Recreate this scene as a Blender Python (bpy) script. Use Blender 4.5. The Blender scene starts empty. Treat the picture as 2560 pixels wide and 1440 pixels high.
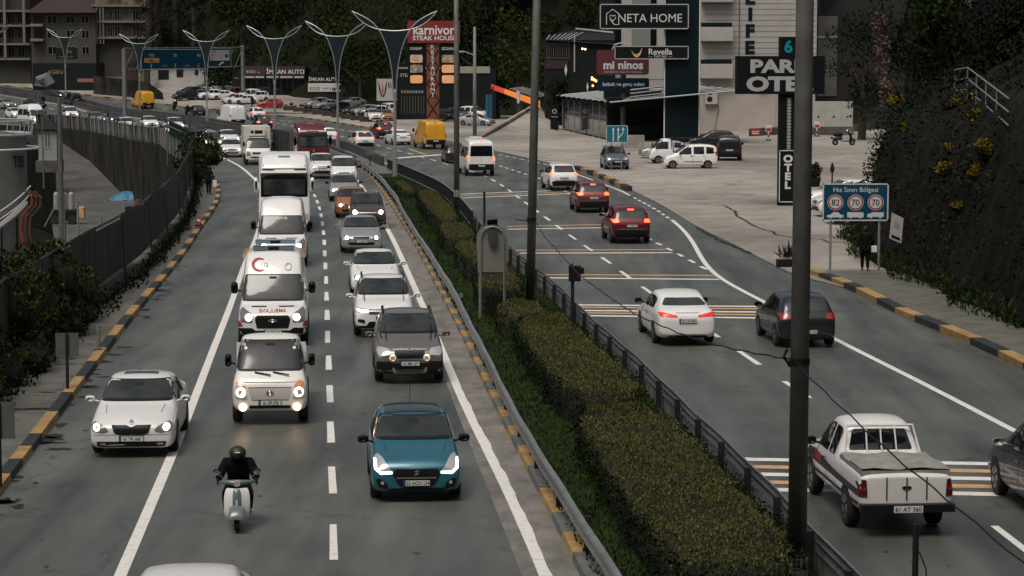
import bpy, bmesh, math, random
import numpy as np
from mathutils import Vector, Matrix
from mathutils.bvhtree import BVHTree
R=random.Random(7); NR=np.random.default_rng(5)
SC=bpy.context.scene; COL=SC.collection
PI=math.pi; sin=math.sin; cos=math.cos; rad=math.radians
# ---------- camera, light ----------
F=5800.; TH=math.atan(580/5800.); CH=8.5
cd=bpy.data.cameras.new('camera'); cam=bpy.data.objects.new('camera',cd); COL.objects.link(cam)
cam.location=(0,0,CH); cam.rotation_euler=(PI/2-TH,0,0)
cd.sensor_width=36; cd.lens=36*F/2560; cd.clip_start=1; cd.clip_end=3000
SC.camera=cam
W=bpy.data.worlds.new('World'); SC.world=W; W.use_nodes=True
SUN_EL=rad(62); SUN_AZ=rad(205)     # azimuth clockwise from +Y: high, behind the camera and a little left
nt=W.node_tree; bg=nt.nodes['Background']; sky=nt.nodes.new('ShaderNodeTexSky')
sky.sky_type='NISHITA'; sky.sun_disc=False; sky.sun_elevation=SUN_EL; sky.sun_rotation=SUN_AZ
sky.air_density=1.0; sky.dust_density=6; sky.ozone_density=1.0
hsv=nt.nodes.new('ShaderNodeHueSaturation'); hsv.inputs['Hue'].default_value=.48; hsv.inputs['Saturation'].default_value=.58
nt.links.new(sky.outputs[0],hsv.inputs['Color']); nt.links.new(hsv.outputs[0],bg.inputs[0]); bg.inputs[1].default_value=.08
sd=bpy.data.lights.new('sun','SUN'); sd.energy=1.5; sd.angle=rad(30); sd.color=(1,.94,.85)
so=bpy.data.objects.new('sun',sd); COL.objects.link(so)
sv=Vector((sin(SUN_AZ)*cos(SUN_EL),cos(SUN_AZ)*cos(SUN_EL),sin(SUN_EL)))
so.rotation_euler=sv.to_track_quat('Z','Y').to_euler(); so.location=(0,0,60)
SC.view_settings.view_transform='Standard'; SC.view_settings.look='None'
SC.view_settings.exposure=.03; SC.view_settings.gamma=1

# ---------- terrain + photograph geometry ----------
def TZ(x,y):
    t=y-342
    if t<=0: return 0.
    return .06*(t*t/20 if t<10 else t-5)
def GZ(u,v,z=0.):
    a=(u-1280)/F; b=-(v-720)/F
    dy=cos(TH)+b*sin(TH); dz=-sin(TH)+b*cos(TH)
    t=(z-CH)/dz
    return (a*t,dy*t)
def G(u,v):
    x,y=GZ(u,v)
    if y<342 or v<150: pass
    a=(u-1280)/F; b=-(v-720)/F
    dy=cos(TH)+b*sin(TH); dz=-sin(TH)+b*cos(TH)
    lo,hi=20.,900.
    for _ in range(50):
        m=(lo+hi)/2
        if CH+dz*m-TZ(a*m,dy*m)>0: lo=m
        else: hi=m
    return (a*lo,dy*lo)
def G3(u,v,dz=0): x,y=G(u,v); return (x,y,TZ(x,y)+dz)
def PY(u,v,Y):
    a=(u-1280)/F; b=-(v-720)/F
    dy=cos(TH)+b*sin(TH); dz=-sin(TH)+b*cos(TH); t=Y/dy
    return (a*t,Y,CH+dz*t)
def XU(u,Y): return PY(u,300,Y)[0]
def ZV(v,Y): return PY(1280,v,Y)[2]

# ---------- materials ----------
MATS={}
def nodes(name):
    m=bpy.data.materials.new(name); m.use_nodes=True; t=m.node_tree
    return m,t,t.nodes['Principled BSDF']
def mat(name,col,rough=.6,metal=0,var=0,scale=3.,spec=.5,emit=None,es=0,coat=0,bump=0,bscale=40,col2=None,stretch=None,detail=5,contrast=None):
    if name in MATS: return MATS[name]
    m,t,p=nodes(name); N=t.nodes; L=t.links
    p.inputs['Base Color'].default_value=(*col,1); p.inputs['Roughness'].default_value=rough
    p.inputs['Metallic'].default_value=metal; p.inputs['Specular IOR Level'].default_value=spec
    p.inputs['Coat Weight'].default_value=coat; p.inputs['Coat Roughness'].default_value=.06
    if emit: p.inputs['Emission Color'].default_value=(*emit,1); p.inputs['Emission Strength'].default_value=es
    if var or col2 or bump:
        tc=N.new('ShaderNodeTexCoord'); mp=N.new('ShaderNodeMapping'); L.new(tc.outputs['Object'],mp.inputs[0])
        if stretch: mp.inputs['Scale'].default_value=stretch
    if var or col2:
        n=N.new('ShaderNodeTexNoise'); n.inputs['Scale'].default_value=scale; n.inputs['Detail'].default_value=detail; n.inputs['Roughness'].default_value=.62
        L.new(mp.outputs[0],n.inputs['Vector'])
        r=N.new('ShaderNodeValToRGB'); L.new(n.outputs[0],r.inputs[0])
        a,b=contrast or (.3,.7); r.color_ramp.elements[0].position=a; r.color_ramp.elements[1].position=b
        c2=col2 or tuple(min(1,c*(1+var)) for c in col); c1=col if col2 else tuple(c*(1-var) for c in col)
        r.color_ramp.elements[0].color=(*c1,1); r.color_ramp.elements[1].color=(*c2,1)
        L.new(r.outputs[0],p.inputs['Base Color'])
    if bump:
        n2=N.new('ShaderNodeTexNoise'); n2.inputs['Scale'].default_value=bscale; n2.inputs['Detail'].default_value=4
        L.new(mp.outputs[0],n2.inputs['Vector']); bp=N.new('ShaderNodeBump'); bp.inputs['Strength'].default_value=bump; bp.inputs['Distance'].default_value=.03
        L.new(n2.outputs[0],bp.inputs['Height']); L.new(bp.outputs[0],p.inputs['Normal'])
    MATS[name]=m; return m
def leafmat(name,cols,rough=.75,spec=.08,patch=.5):
    if name in MATS: return MATS[name]
    m,t,p=nodes(name); N=t.nodes; L=t.links
    g=N.new('ShaderNodeNewGeometry'); r=N.new('ShaderNodeValToRGB'); L.new(g.outputs['Random Per Island'],r.inputs[0])
    e=r.color_ramp.elements
    for i,c in enumerate(cols):
        q=e[i] if i<2 else e.new(.5)
        q.color=(*c,1)
    for i,q in enumerate(sorted(range(len(cols)))): e[i].position=i/(len(cols)-1)
    for i,c in enumerate(cols): e[i].color=(*c,1)
    tc=N.new('ShaderNodeTexCoord'); n=N.new('ShaderNodeTexNoise'); n.inputs['Scale'].default_value=.35; n.inputs['Detail'].default_value=3
    L.new(tc.outputs['Object'],n.inputs['Vector'])
    mx=N.new('ShaderNodeMix'); mx.data_type='RGBA'; mx.blend_type='MULTIPLY'; mx.inputs[0].default_value=.75
    rr=N.new('ShaderNodeValToRGB'); rr.color_ramp.elements[0].position=.35; rr.color_ramp.elements[1].position=.65
    rr.color_ramp.elements[0].color=(patch,patch,patch,1); L.new(n.outputs[0],rr.inputs[0])
    L.new(r.outputs[0],mx.inputs[6]); L.new(rr.outputs[0],mx.inputs[7]); L.new(mx.outputs[2],p.inputs['Base Color'])
    p.inputs['Roughness'].default_value=rough; p.inputs['Specular IOR Level'].default_value=spec
    MATS[name]=m; return m
def asphalt(name,lo,hi,rlo=.38,rhi=.6,ang=.08):
    m,t,p=nodes(name); N=t.nodes; L=t.links
    tc=N.new('ShaderNodeTexCoord')
    def noise(sc,det=4,stretch=None,rough=.6):
        v=tc.outputs['Object']
        if stretch:
            mp=N.new('ShaderNodeMapping'); mp.inputs['Rotation'].default_value=(0,0,-ang); mp.inputs['Scale'].default_value=stretch
            L.new(v,mp.inputs[0]); v=mp.outputs[0]
        n=N.new('ShaderNodeTexNoise'); n.inputs['Scale'].default_value=sc; n.inputs['Detail'].default_value=det; n.inputs['Roughness'].default_value=rough
        L.new(v,n.inputs['Vector']); return n.outputs[0]
    def math_(op,a,b):
        q=N.new('ShaderNodeMath'); q.operation=op
        for i,s in enumerate((a,b)):
            if isinstance(s,(int,float)): q.inputs[i].default_value=s
            else: L.new(s,q.inputs[i])
        return q.outputs[0]
    f=math_('ADD',math_('MULTIPLY',noise(.9,4,(1,.09,1)),.5),math_('ADD',math_('MULTIPLY',noise(.16,3),.30),math_('MULTIPLY',noise(28,3),.20)))
    r=N.new('ShaderNodeValToRGB'); r.color_ramp.elements[0].position=.36; r.color_ramp.elements[1].position=.62
    r.color_ramp.elements[0].color=(*lo,1); r.color_ramp.elements[1].color=(*hi,1)
    L.new(f,r.inputs[0])
    vo=N.new('ShaderNodeTexVoronoi'); vo.feature='DISTANCE_TO_EDGE'; vo.inputs['Scale'].default_value=.16
    ad=N.new('ShaderNodeVectorMath'); ad.operation='ADD'; nz=N.new('ShaderNodeTexNoise'); nz.inputs['Scale'].default_value=.8; nz.inputs['Detail'].default_value=5
    sc=N.new('ShaderNodeVectorMath'); sc.operation='SCALE'; sc.inputs['Scale'].default_value=2.2
    L.new(tc.outputs['Object'],nz.inputs['Vector']); L.new(nz.outputs['Color'],sc.inputs[0]); L.new(tc.outputs['Object'],ad.inputs[0]); L.new(sc.outputs[0],ad.inputs[1]); L.new(ad.outputs[0],vo.inputs['Vector'])
    ck_=N.new('ShaderNodeMapRange'); ck_.inputs[1].default_value=.0; ck_.inputs[2].default_value=.012; ck_.inputs[3].default_value=.62; ck_.inputs[4].default_value=1.; L.new(vo.outputs['Distance'],ck_.inputs[0])
    sp=N.new('ShaderNodeMapRange'); sp.inputs[1].default_value=.66; sp.inputs[2].default_value=.74; sp.inputs[3].default_value=1.; sp.inputs[4].default_value=.6; L.new(noise(1.1,3),sp.inputs[0])
    k_=math_('MULTIPLY',ck_.outputs[0],sp.outputs[0])
    mm=N.new('ShaderNodeVectorMath'); mm.operation='SCALE'; L.new(r.outputs[0],mm.inputs[0]); L.new(k_,mm.inputs['Scale']); L.new(mm.outputs[0],p.inputs['Base Color'])
    q=N.new('ShaderNodeMapRange'); q.inputs[1].default_value=.35; q.inputs[2].default_value=.65; q.inputs[3].default_value=rlo; q.inputs[4].default_value=rhi
    L.new(noise(.5,4,(1,.15,1)),q.inputs[0]); L.new(q.outputs[0],p.inputs['Roughness'])
    bp=N.new('ShaderNodeBump'); bp.inputs['Strength'].default_value=.25; bp.inputs['Distance'].default_value=.01
    L.new(noise(90,2),bp.inputs['Height']); L.new(bp.outputs[0],p.inputs['Normal'])
    p.inputs['Specular IOR Level'].default_value=.6
    MATS[name]=m; return m
M_asph=asphalt('asphalt',(.039,.043,.038),(.142,.147,.126),.36,.56)
def slabmat():
    m,t,p=nodes('plaza_concrete'); N=t.nodes; L=t.links; tc=N.new('ShaderNodeTexCoord')
    def nz(sc,d,a,b,lo,hi,st=(1,1,1)):
        mp=N.new('ShaderNodeMapping'); mp.inputs['Scale'].default_value=st; L.new(tc.outputs['Object'],mp.inputs[0])
        n=N.new('ShaderNodeTexNoise'); n.inputs['Scale'].default_value=sc; n.inputs['Detail'].default_value=d; n.inputs['Roughness'].default_value=.65; L.new(mp.outputs[0],n.inputs['Vector'])
        r=N.new('ShaderNodeMapRange'); r.inputs[1].default_value=a; r.inputs[2].default_value=b; r.inputs[3].default_value=lo; r.inputs[4].default_value=hi; L.new(n.outputs[0],r.inputs[0]); return r.outputs[0]
    def mul(a,b):
        q=N.new('ShaderNodeMath'); q.operation='MULTIPLY'; L.new(a,q.inputs[0]); L.new(b,q.inputs[1]); return q.outputs[0]
    br=N.new('ShaderNodeTexBrick'); br.inputs['Color1'].default_value=(1,1,1,1); br.inputs['Color2'].default_value=(.86,.86,.86,1); br.inputs['Mortar'].default_value=(.5,.5,.5,1)
    br.inputs['Scale'].default_value=1; br.inputs['Mortar Size'].default_value=.035; br.inputs['Mortar Smooth'].default_value=.6; br.inputs['Brick Width'].default_value=5.2; br.inputs['Row Height'].default_value=6.5
    mp=N.new('ShaderNodeMapping'); mp.inputs['Rotation'].default_value=(0,0,.35); L.new(tc.outputs['Object'],mp.inputs[0]); L.new(mp.outputs[0],br.inputs['Vector'])
    bw=N.new('ShaderNodeRGBToBW'); L.new(br.outputs[0],bw.inputs[0])
    f=mul(mul(nz(.07,6,.38,.60,.62,1.,(1,.5,1)),nz(.5,10,.3,.62,.72,1.08)),mul(nz(6,6,.3,.7,.9,1.06),bw.outputs[0]))
    f=mul(f,nz(.23,4,.60,.68,1.,.62))
    sc=N.new('ShaderNodeVectorMath'); sc.operation='SCALE'; sc.inputs[0].default_value=(.43,.39,.34); L.new(f,sc.inputs['Scale']); L.new(sc.outputs[0],p.inputs['Base Color']); p.inputs['Roughness'].default_value=.85; p.inputs['Specular IOR Level'].default_value=.3
    MATS['plaza_concrete']=m; return m
M_conc=slabmat()
M_pave=mat('pavement',(.12,.115,.10),.85,var=.35,scale=1.2,bump=.3,bscale=20)
M_dirtc=mat('gutter_concrete',(.10,.095,.085),.8,col2=(.27,.25,.22),scale=1.6,bump=.3,stretch=(1,.5,1),detail=8)
M_white=mat('road_paint_white',(.62,.60,.55),.6,col2=(.80,.78,.72),scale=4,contrast=(.3,.5))
M_orange=mat('road_paint_orange',(.62,.36,.16),.6,var=.25,scale=4)
M_kyel=mat('kerb_yellow',(.24,.145,.055),.7,col2=(.50,.31,.12),scale=2.5,detail=8)
M_kblk=mat('kerb_black',(.025,.028,.03),.7,var=.5,scale=2.5)
M_kgry=mat('kerb_grey',(.13,.135,.13),.75,var=.3,scale=2.5)
M_earth=mat('earth',(.012,.014,.008),.95,var=.5,scale=.5,spec=.05)
M_rust=mat('galvanised_steel',(.34,.34,.33),.42,metal=.65,var=.25,scale=1.5)
M_dsteel=mat('dark_steel',(.022,.026,.027),.6,metal=.1,var=.3,spec=.2)
M_pole=mat('pole_grey',(.13,.128,.115),.6,metal=.2,var=.3,scale=2)
M_lamp=mat('lamp_post_paint',(.36,.39,.38),.4,metal=.5)
M_black=mat('black_plastic',(.008,.009,.010),.5,spec=.3)
M_rubber=mat('tyre_rubber',(.014,.014,.014),.8,var=.3,scale=20)
M_chrome=mat('chrome',(.6,.6,.6),.18,metal=1)
M_silver=mat('silver_trim',(.45,.45,.45),.3,metal=.8)
M_rim=mat('alloy_rim',(.32,.33,.34),.3,metal=.8)
M_glass=mat('car_glass',(.022,.026,.026),.06,spec=.7,col2=(.05,.053,.05),scale=1.3,contrast=(.4,.62),detail=2)
M_glassd=mat('dark_car_glass',(.008,.009,.01),.05,spec=.6)
M_hl=mat('headlight_glass',(.55,.55,.55),.08,metal=.2,coat=1)
M_on=mat('headlight_lit',(1,.95,.85),.3,emit=(1,.93,.8),es=6)
M_onw=mat('headlight_warm',(1,.8,.6),.3,emit=(1,.66,.36),es=5)
M_drl=mat('daytime_lamp',(1,1,1),.3,emit=(.95,1,1),es=3.2)
M_tlr=mat('tail_light',(.30,.012,.012),.2,coat=1)
M_tlon=mat('tail_light_lit',(1,.1,.05),.3,emit=(1,.07,.03),es=5)
M_amber=mat('amber_lens',(.8,.25,.05),.25,coat=1)
M_plate=mat('plate_white',(.72,.72,.70),.4)
M_pblue=mat('plate_blue',(.02,.08,.35),.4)
M_ink=mat('black_ink',(.01,.01,.01),.5)
M_w=mat('white_gloss',(.78,.77,.74),.4)
def paint(name,c,metal=0.,rough=.32,coat=.6):
    return mat('paint_'+name,c,rough,metal=metal,coat=coat,var=.05,scale=2,spec=.5)

# ---------- mesh helpers ----------
def link(name,me,parent=None,loc=(0,0,0),rz=0):
    o=bpy.data.objects.new(name,me); COL.objects.link(o); o.location=loc; o.rotation_euler=(0,0,rz)
    if parent is not None: o.parent=parent
    return o
def tag(o,label=None,cat=None,group=None,kind=None):
    if label: o['label']=label
    if cat: o['category']=cat
    if group: o['group']=group
    if kind: o['kind']=kind
    return o
def thing(name,label,cat,loc=(0,0,0),rz=0,group=None): return tag(link(name,None,None,loc,rz),label,cat,group)
class MB:
    def __init__(s): s.v=[];s.f=[];s.m=[];s.ms=[];s.x=Matrix.Identity(4)
    def mi(s,m):
        if m not in s.ms: s.ms.append(m)
        return s.ms.index(m)
    def add(s,vs,fs,m):
        k=len(s.v); i=s.mi(m)
        s.v+=[tuple(s.x@Vector(p)) for p in vs]; s.f+=[tuple(k+a for a in f) for f in fs]; s.m+=[i]*len(fs); return s
    def box(s,a,b,m,rz=0,c=None):
        x0,y0,z0=a;x1,y1,z1=b
        vs=[(x0,y0,z0),(x1,y0,z0),(x1,y1,z0),(x0,y1,z0),(x0,y0,z1),(x1,y0,z1),(x1,y1,z1),(x0,y1,z1)]
        if rz:
            cx,cy=c or ((x0+x1)/2,(y0+y1)/2)
            vs=[(cx+(x-cx)*cos(rz)-(y-cy)*sin(rz),cy+(x-cx)*sin(rz)+(y-cy)*cos(rz),z) for x,y,z in vs]
        return s.add(vs,[(0,3,2,1),(4,5,6,7),(0,1,5,4),(1,2,6,5),(2,3,7,6),(3,0,4,7)],m)
    def tube(s,pts,r,m,n=8,cap=True):
        pts=[Vector(p) for p in pts]; rs=r if isinstance(r,(list,tuple)) else [r]*len(pts)
        vs=[];fs=[]
        for i,p in enumerate(pts):
            d=(pts[min(i+1,len(pts)-1)]-pts[max(i-1,0)]); d=d.normalized() if d.length else Vector((0,0,1))
            a=Vector((0,0,1)) if abs(d.z)<.9 else Vector((0,1,0))
            e1=d.cross(a).normalized(); e2=d.cross(e1).normalized()
            for j in range(n):
                t=2*PI*j/n; vs.append(tuple(p+e1*cos(t)*rs[i]+e2*sin(t)*rs[i]))
        for i in range(len(pts)-1):
            for j in range(n):
                k=(j+1)%n; fs.append((i*n+j,i*n+k,(i+1)*n+k,(i+1)*n+j))
        if cap: fs+= [tuple(range(n))[::-1],tuple((len(pts)-1)*n+j for j in range(n))]
        return s.add(vs,fs,m)
    def disc(s,c,r,m,axis='y',n=20,r2=None,th=.0):
        # flat disc / ring facing -y (axis y) or up (axis z)
        vs=[];fs=[]
        def P(a,q):
            if axis=='y': return (c[0]+q*cos(a),c[1],c[2]+q*sin(a))
            if axis=='x': return (c[0],c[1]+q*cos(a),c[2]+q*sin(a))
            return (c[0]+q*cos(a),c[1]+q*sin(a),c[2])
        for j in range(n): vs.append(P(2*PI*j/n,r))
        if r2 is None: return s.add(vs,[tuple(range(n))],m)
        for j in range(n): vs.append(P(2*PI*j/n,r2))
        return s.add(vs,[(j,(j+1)%n,n+(j+1)%n,n+j) for j in range(n)],m)
    def prism(s,poly,z0,z1,m,mt=None):
        n=len(poly)
        if sum(poly[i][0]*poly[(i+1)%n][1]-poly[(i+1)%n][0]*poly[i][1] for i in range(n))<0: poly=poly[::-1]
        vs=[(x,y,z0) for x,y in poly]+[(x,y,z1) for x,y in poly]
        s.add(vs,[(i,(i+1)%n,n+(i+1)%n,n+i) for i in range(n)]+[tuple(range(n))[::-1]],m)
        return s.add([(x,y,z1) for x,y in poly],[tuple(range(n))],mt or m)
    def xz(s,poly,y0,y1,m):
        n=len(poly)
        if sum(poly[i][0]*poly[(i+1)%n][1]-poly[(i+1)%n][0]*poly[i][1] for i in range(n))<0: poly=poly[::-1]
        vs=[(x,y0,z) for x,z in poly]+[(x,y1,z) for x,z in poly]
        return s.add(vs,[(i,(i+1)%n,n+(i+1)%n,n+i)[::-1] for i in range(n)]+[tuple(range(n)),tuple(range(n,2*n))[::-1]],m)
    def text(s,txt,x,y,z,size,m,bold=0,align='CENTER',sx=1.,shear=0,rz=0,th=0.,mirror=False):
        """lettering standing in the xz plane, read from -y, centred at x,z"""
        vs,fs=textmesh(txt,bold,shear)
        w=max(v[0] for v in vs)-min(v[0] for v in vs); x0=min(v[0] for v in vs); zz=[v[1] for v in vs]
        off={'CENTER':-(x0+w/2),'LEFT':-x0}[align]
        k=-1 if mirror else 1
        return s.add([(x+(v[0]+off)*size*sx*k,y,z+(v[1]-.35)*size) for v in vs],[f[::-1] for f in fs] if mirror else fs,m)
    def mesh(s,name='m'):
        me=bpy.data.meshes.new(name); me.from_pydata(s.v,[],s.f)
        for m in s.ms: me.materials.append(m)
        if len(s.ms)>1: me.polygons.foreach_set('material_index',s.m)
        me.update(); return me
    def build(s,name,parent=None,smooth=False,bevel=0,loc=(0,0,0),rz=0):
        me=s.mesh(name)
        if bevel:
            bm=bmesh.new(); bm.from_mesh(me); bmesh.ops.bevel(bm,geom=bm.edges[:],offset=bevel,segments=2,affect='EDGES',profile=.6); bm.to_mesh(me); bm.free()
        if smooth: me.polygons.foreach_set('use_smooth',[True]*len(me.polygons))
        return link(name,me,parent,loc,rz)
_T={}
def textmesh(txt,bold=0,shear=0):
    k=(txt,bold,shear)
    if k in _T: return _T[k]
    c=bpy.data.curves.new('t','FONT'); c.body=txt; c.size=1; c.resolution_u=3; c.offset=bold; c.shear=shear; c.fill_mode='FRONT'
    o=bpy.data.objects.new('t',c); COL.objects.link(o)
    dg=bpy.context.evaluated_depsgraph_get(); me=o.evaluated_get(dg).to_mesh()
    vs=[tuple(v.co) for v in me.vertices]; fs=[tuple(p.vertices) for p in me.polygons]
    o.evaluated_get(dg).to_mesh_clear(); bpy.data.objects.remove(o); bpy.data.curves.remove(c)
    _T[k]=(vs,fs); return _T[k]
def resample(pts,step):
    out=[tuple(pts[0])]; 
    for a,b in zip(pts,pts[1:]):
        a=Vector(a);b=Vector(b); n=max(1,int(round((b-a).length/step)))
        for i in range(1,n+1): out.append(tuple(a.lerp(b,i/n)))
    return out
def smooth_pts(p,it=3):
    p=[Vector(q) for q in p]
    for _ in range(it):
        p=[p[0]]+[(p[i-1]+p[i]*2+p[i+1])/4 for i in range(1,len(p)-1)]+[p[-1]]
    return [tuple(q) for q in p]
def line2(px,step=3.,it=4): # picture points -> smoothed ground polyline
    return smooth_pts(resample([G(*q) for q in px],step),it)
def normals(p):
    out=[]
    for i in range(len(p)):
        a=Vector(p[max(0,i-1)][:2]);b=Vector(p[min(len(p)-1,i+1)][:2]); d=(b-a).normalized(); out.append((d.y,-d.x))
    return out
def ribbon(mb,p,o1,o2,z,m,seg=None):
    """strip along polyline between side offsets (right positive)"""
    ns=normals(p); vs=[]
    for q,n in zip(p,ns):
        for o in (o1,o2):
            x=q[0]+n[0]*o;y=q[1]+n[1]*o; vs.append((x,y,TZ(x,y)+z))
    for i in range(len(p)-1):
        mm=m if not callable(m) else m(i)
        if mm: mb.add([vs[2*i],vs[2*i+1],vs[2*i+3],vs[2*i+2]],[(0,1,2,3)],mm)
def arc(p):
    s=[0]
    for a,b in zip(p,p[1:]): s.append(s[-1]+(Vector(b[:2])-Vector(a[:2])).length)
    return s
def at_arc(p,s,d):
    for i in range(len(p)-1):
        if s[i+1]>=d:
            t=(d-s[i])/max(1e-6,s[i+1]-s[i]); return tuple(Vector(p[i][:2]).lerp(Vector(p[i+1][:2]),t))
    return tuple(p[-1][:2])
def dashes(mb,p,length,gap,w,z,m,start=0,end=None):
    s=arc(p); d=start
    while d+length<(end or s[-1]):
        a=at_arc(p,s,d); b=at_arc(p,s,d+length); v=(Vector(b)-Vector(a)).normalized(); n=(v.y,-v.x)
        j=lambda:R.uniform(-.015,.015)
        mb.add([(q[0]+n[0]*o*w/2+j(),q[1]+n[1]*o*w/2,TZ(*q)+z) for q,o in ((a,-1),(a,1),(b,1),(b,-1))],[(0,1,2,3)],m)
        d+=length+gap
def sheet(name,poly,z,m,step=8.,kind='structure',zf=None):
    """ground polygon cut on a grid so it follows the terrain"""
    bm=bmesh.new(); vs=[bm.verts.new((x,y,0)) for x,y in poly]; f=bm.faces.new(vs); f.normal_update()
    if f.normal.z<0: f.normal_flip()
    bmesh.ops.triangulate(bm,faces=bm.faces[:])
    ys=[p[1] for p in poly]; xs=[p[0] for p in poly]
    for lo,hi,ax in ((min(ys),max(ys),1),(min(xs),max(xs),0)):
        k=math.floor(lo/step)*step+step
        while k<hi:
            n=Vector((0,1,0)) if ax else Vector((1,0,0))
            bmesh.ops.bisect_plane(bm,geom=bm.verts[:]+bm.edges[:]+bm.faces[:],plane_co=n*k,plane_no=n); k+=step
    for v in bm.verts: v.co.z=(zf or TZ)(v.co.x,v.co.y)+z
    me=bpy.data.meshes.new(name); bm.to_mesh(me); bm.free(); me.materials.append(m)
    return tag(link(name,me),kind=kind)

# ================= SETTING =================
KL=line2([(0,1240),(60,1165),(150,1040),(215,955),(270,880),(330,800),(390,730),(430,680),(470,630),(500,580),(535,530),(552,500),(552,470),(540,445),(520,425),(490,400)])
KL=[(KL[0][0]+.9,KL[0][1]-16)]+[(KL[0][0]+.45,KL[0][1]-8)]+KL
ROADL=[(-6,25),(-6.44,37.45)]
LL=line2([(300,1440),(455,1080),(530,880),(580,755),(610,660),(640,600),(655,540),(662,490),(640,450),(600,415),(560,395),(520,382),(480,372),(430,352),(360,332),(280,318)],3,5)
LL=[(LL[0][0]+.9,LL[0][1]-11)]+LL
LD=line2([(835,1440),(830,1135),(820,870),(815,690),(810,580),(800,520),(783,480),(755,440),(720,410),(680,380),(620,355)],3,4)
LR=line2([(1370,1440),(1320,1320),(1260,1200),(1200,1090),(1150,990),(1100,860),(1060,770),(1020,680),(985,600),(950,540),(925,500),(905,465),(870,425),(830,395),(780,365),(700,338),(600,318),(500,300)],3,4)
LR=[(LR[0][0]+.9,LR[0][1]-12)]+LR
KM=line2([(1450,1440),(1375,1290),(1320,1180),(1270,1090),(1220,990),(1180,900),(1150,830),(1110,760),(1075,690),(1040,620),(1010,570),(985,530),(960,490),(930,450),(900,425),(870,405),(835,390),(780,360),(690,332),(600,315),(500,297),(400,284),(300,273),(200,262),(60,248)],3,4)
KM=[(KM[0][0]+1.,KM[0][1]-12)]+KM
GL_px=[(1545,1440),(1440,1280),(1340,1130),(1250,960),(1170,800),(1130,720),(1080,640),(1040,580),(1005,525),(990,490),(950,440),(900,400),(830,375)]
GR_px=[(2140,1440),(1900,1190),(1750,1050),(1620,920),(1500,820),(1400,720),(1300,640),(1200,560),(1150,500),(1100,460),(1020,425),(960,400),(880,375),(820,363),(700,337),(640,325),(500,295),(380,275),(250,261),(120,247),(-60,232)]
GLW=smooth_pts(resample([(2.7,22)]+[GZ(u,v,.75) for u,v in GL_px]+[(-16.6,200)],2),4)
GRW=smooth_pts(resample([(6.1,22)]+[GZ(u,v,.75) for u,v in GR_px],2),4)
def xat(p,y):
    for a,b in zip(p,p[1:]):
        if (a[1]-y)*(b[1]-y)<=0 and a[1]!=b[1]: return a[0]+(b[0]-a[0])*(y-a[1])/(b[1]-a[1])
    return p[-1][0]
def slope(p,y,d=6): return (xat(p,y+d)-xat(p,y-d))/(2*d)
RRL=line2([(2560,1090),(2320,965),(2090,850),(1900,750),(1840,722)],3,2)
RRL=[(13.4,26)]+RRL
FN=line2([(-60,1040),(60,935),(160,850),(250,770),(350,700),(437,595),(462,560),(480,500),(487,450)],3,3)   # near fence base
F2=[G(u,v) for u,v in [(487,450),(470,418),(425,388),(400,364),(335,353),(225,331),(155,322),(90,318),(20,313),(-80,308)]]
WALLB=[(17.0,20),(16.6,45),(15.9,68),(15.38,77),(15.2,86),(14.9,92),(15.1,100),(15.6,106),(17.2,110.5),(20.8,113),(22.4,121),(24.4,136),(27.,152),(31.,176),(35,200)]
# base terrain far below / around
sheet('ground',[(-1500,-200),(1500,-200),(1500,2500),(-1500,2500)],-11.5,M_earth,500,zf=lambda x,y:0)
road_poly=[(FN[0][0]-1,20)]+[(x,y) for x,y in FN]+F2+[(-260,F2[-1][1]),(-260,520),(160,520),(160,200)]+WALLB[::-1]
sheet('road',road_poly,0,M_asph,10)
def YZ(x,y): return -6. if y<238 else min(-.6,-6+.125*(y-238))
def GF(u,v,zf):
    a=(u-1280)/F; b=-(v-720)/F
    dy=cos(TH)+b*sin(TH); dz=-sin(TH)+b*cos(TH); lo,hi=20.,900.
    for _ in range(50):
        m=(lo+hi)/2
        if CH+dz*m-zf(a*m,dy*m)>0: lo=m
        else: hi=m
    return (a*lo,dy*lo)
# median centre beyond the curve
MC=[(-8.6,163),(-15.6,208),(-24.4,238.5),(-37.2,283.7),(-53,331),(-67,362),(-88,392),(-118,420),(-160,445)]
MC=smooth_pts(resample(MC,3),4)
cut=lambda p,a,b:[q for q in p if a<=q[1]<=b]
def off(p,o): return [(q[0]+n[0]*o,q[1]+n[1]*o) for q,n in zip(p,normals(p))]
KM=smooth_pts(cut(KM,0,176)+off(cut(MC,195,999),-1.3),3)
LR=smooth_pts(cut(LR,0,172)+off(cut(MC,192,999),-2.3),3)
LD=smooth_pts(cut(LD,0,170)+off(cut(MC,195,999),-5.8),3)
GRW=smooth_pts(cut(GRW,0,172)+off(cut(MC,190,999),1.1),3)
# ---- plaza and forecourt ----
RK2=[G(*q) for q in [(-60,207),(0,213),(100,224),(200,236),(330,252),(470,268),(600,281),(760,295),(915,319),(1000,334),(1120,352),(1240,378),(1365,406),(1450,424),(1584,478),(1660,516),(1742,569),(1817,603),(1880,635),(1940,668),(1990,690)]]
RK2=smooth_pts(resample(RK2,4),2)
plaza=RK2+[(12.2,85),(15.2,86),(14.9,92),(15.1,100),(15.6,106),(17.2,110.5),(20.8,113),(22.4,121),(24.4,136),(27.,152),(31.,176),(35,200),(70,300),(160,400),(160,520),(-260,520)]
M_conc2=M_conc
sheet('plaza',plaza,.03,M_conc,9)
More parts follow.
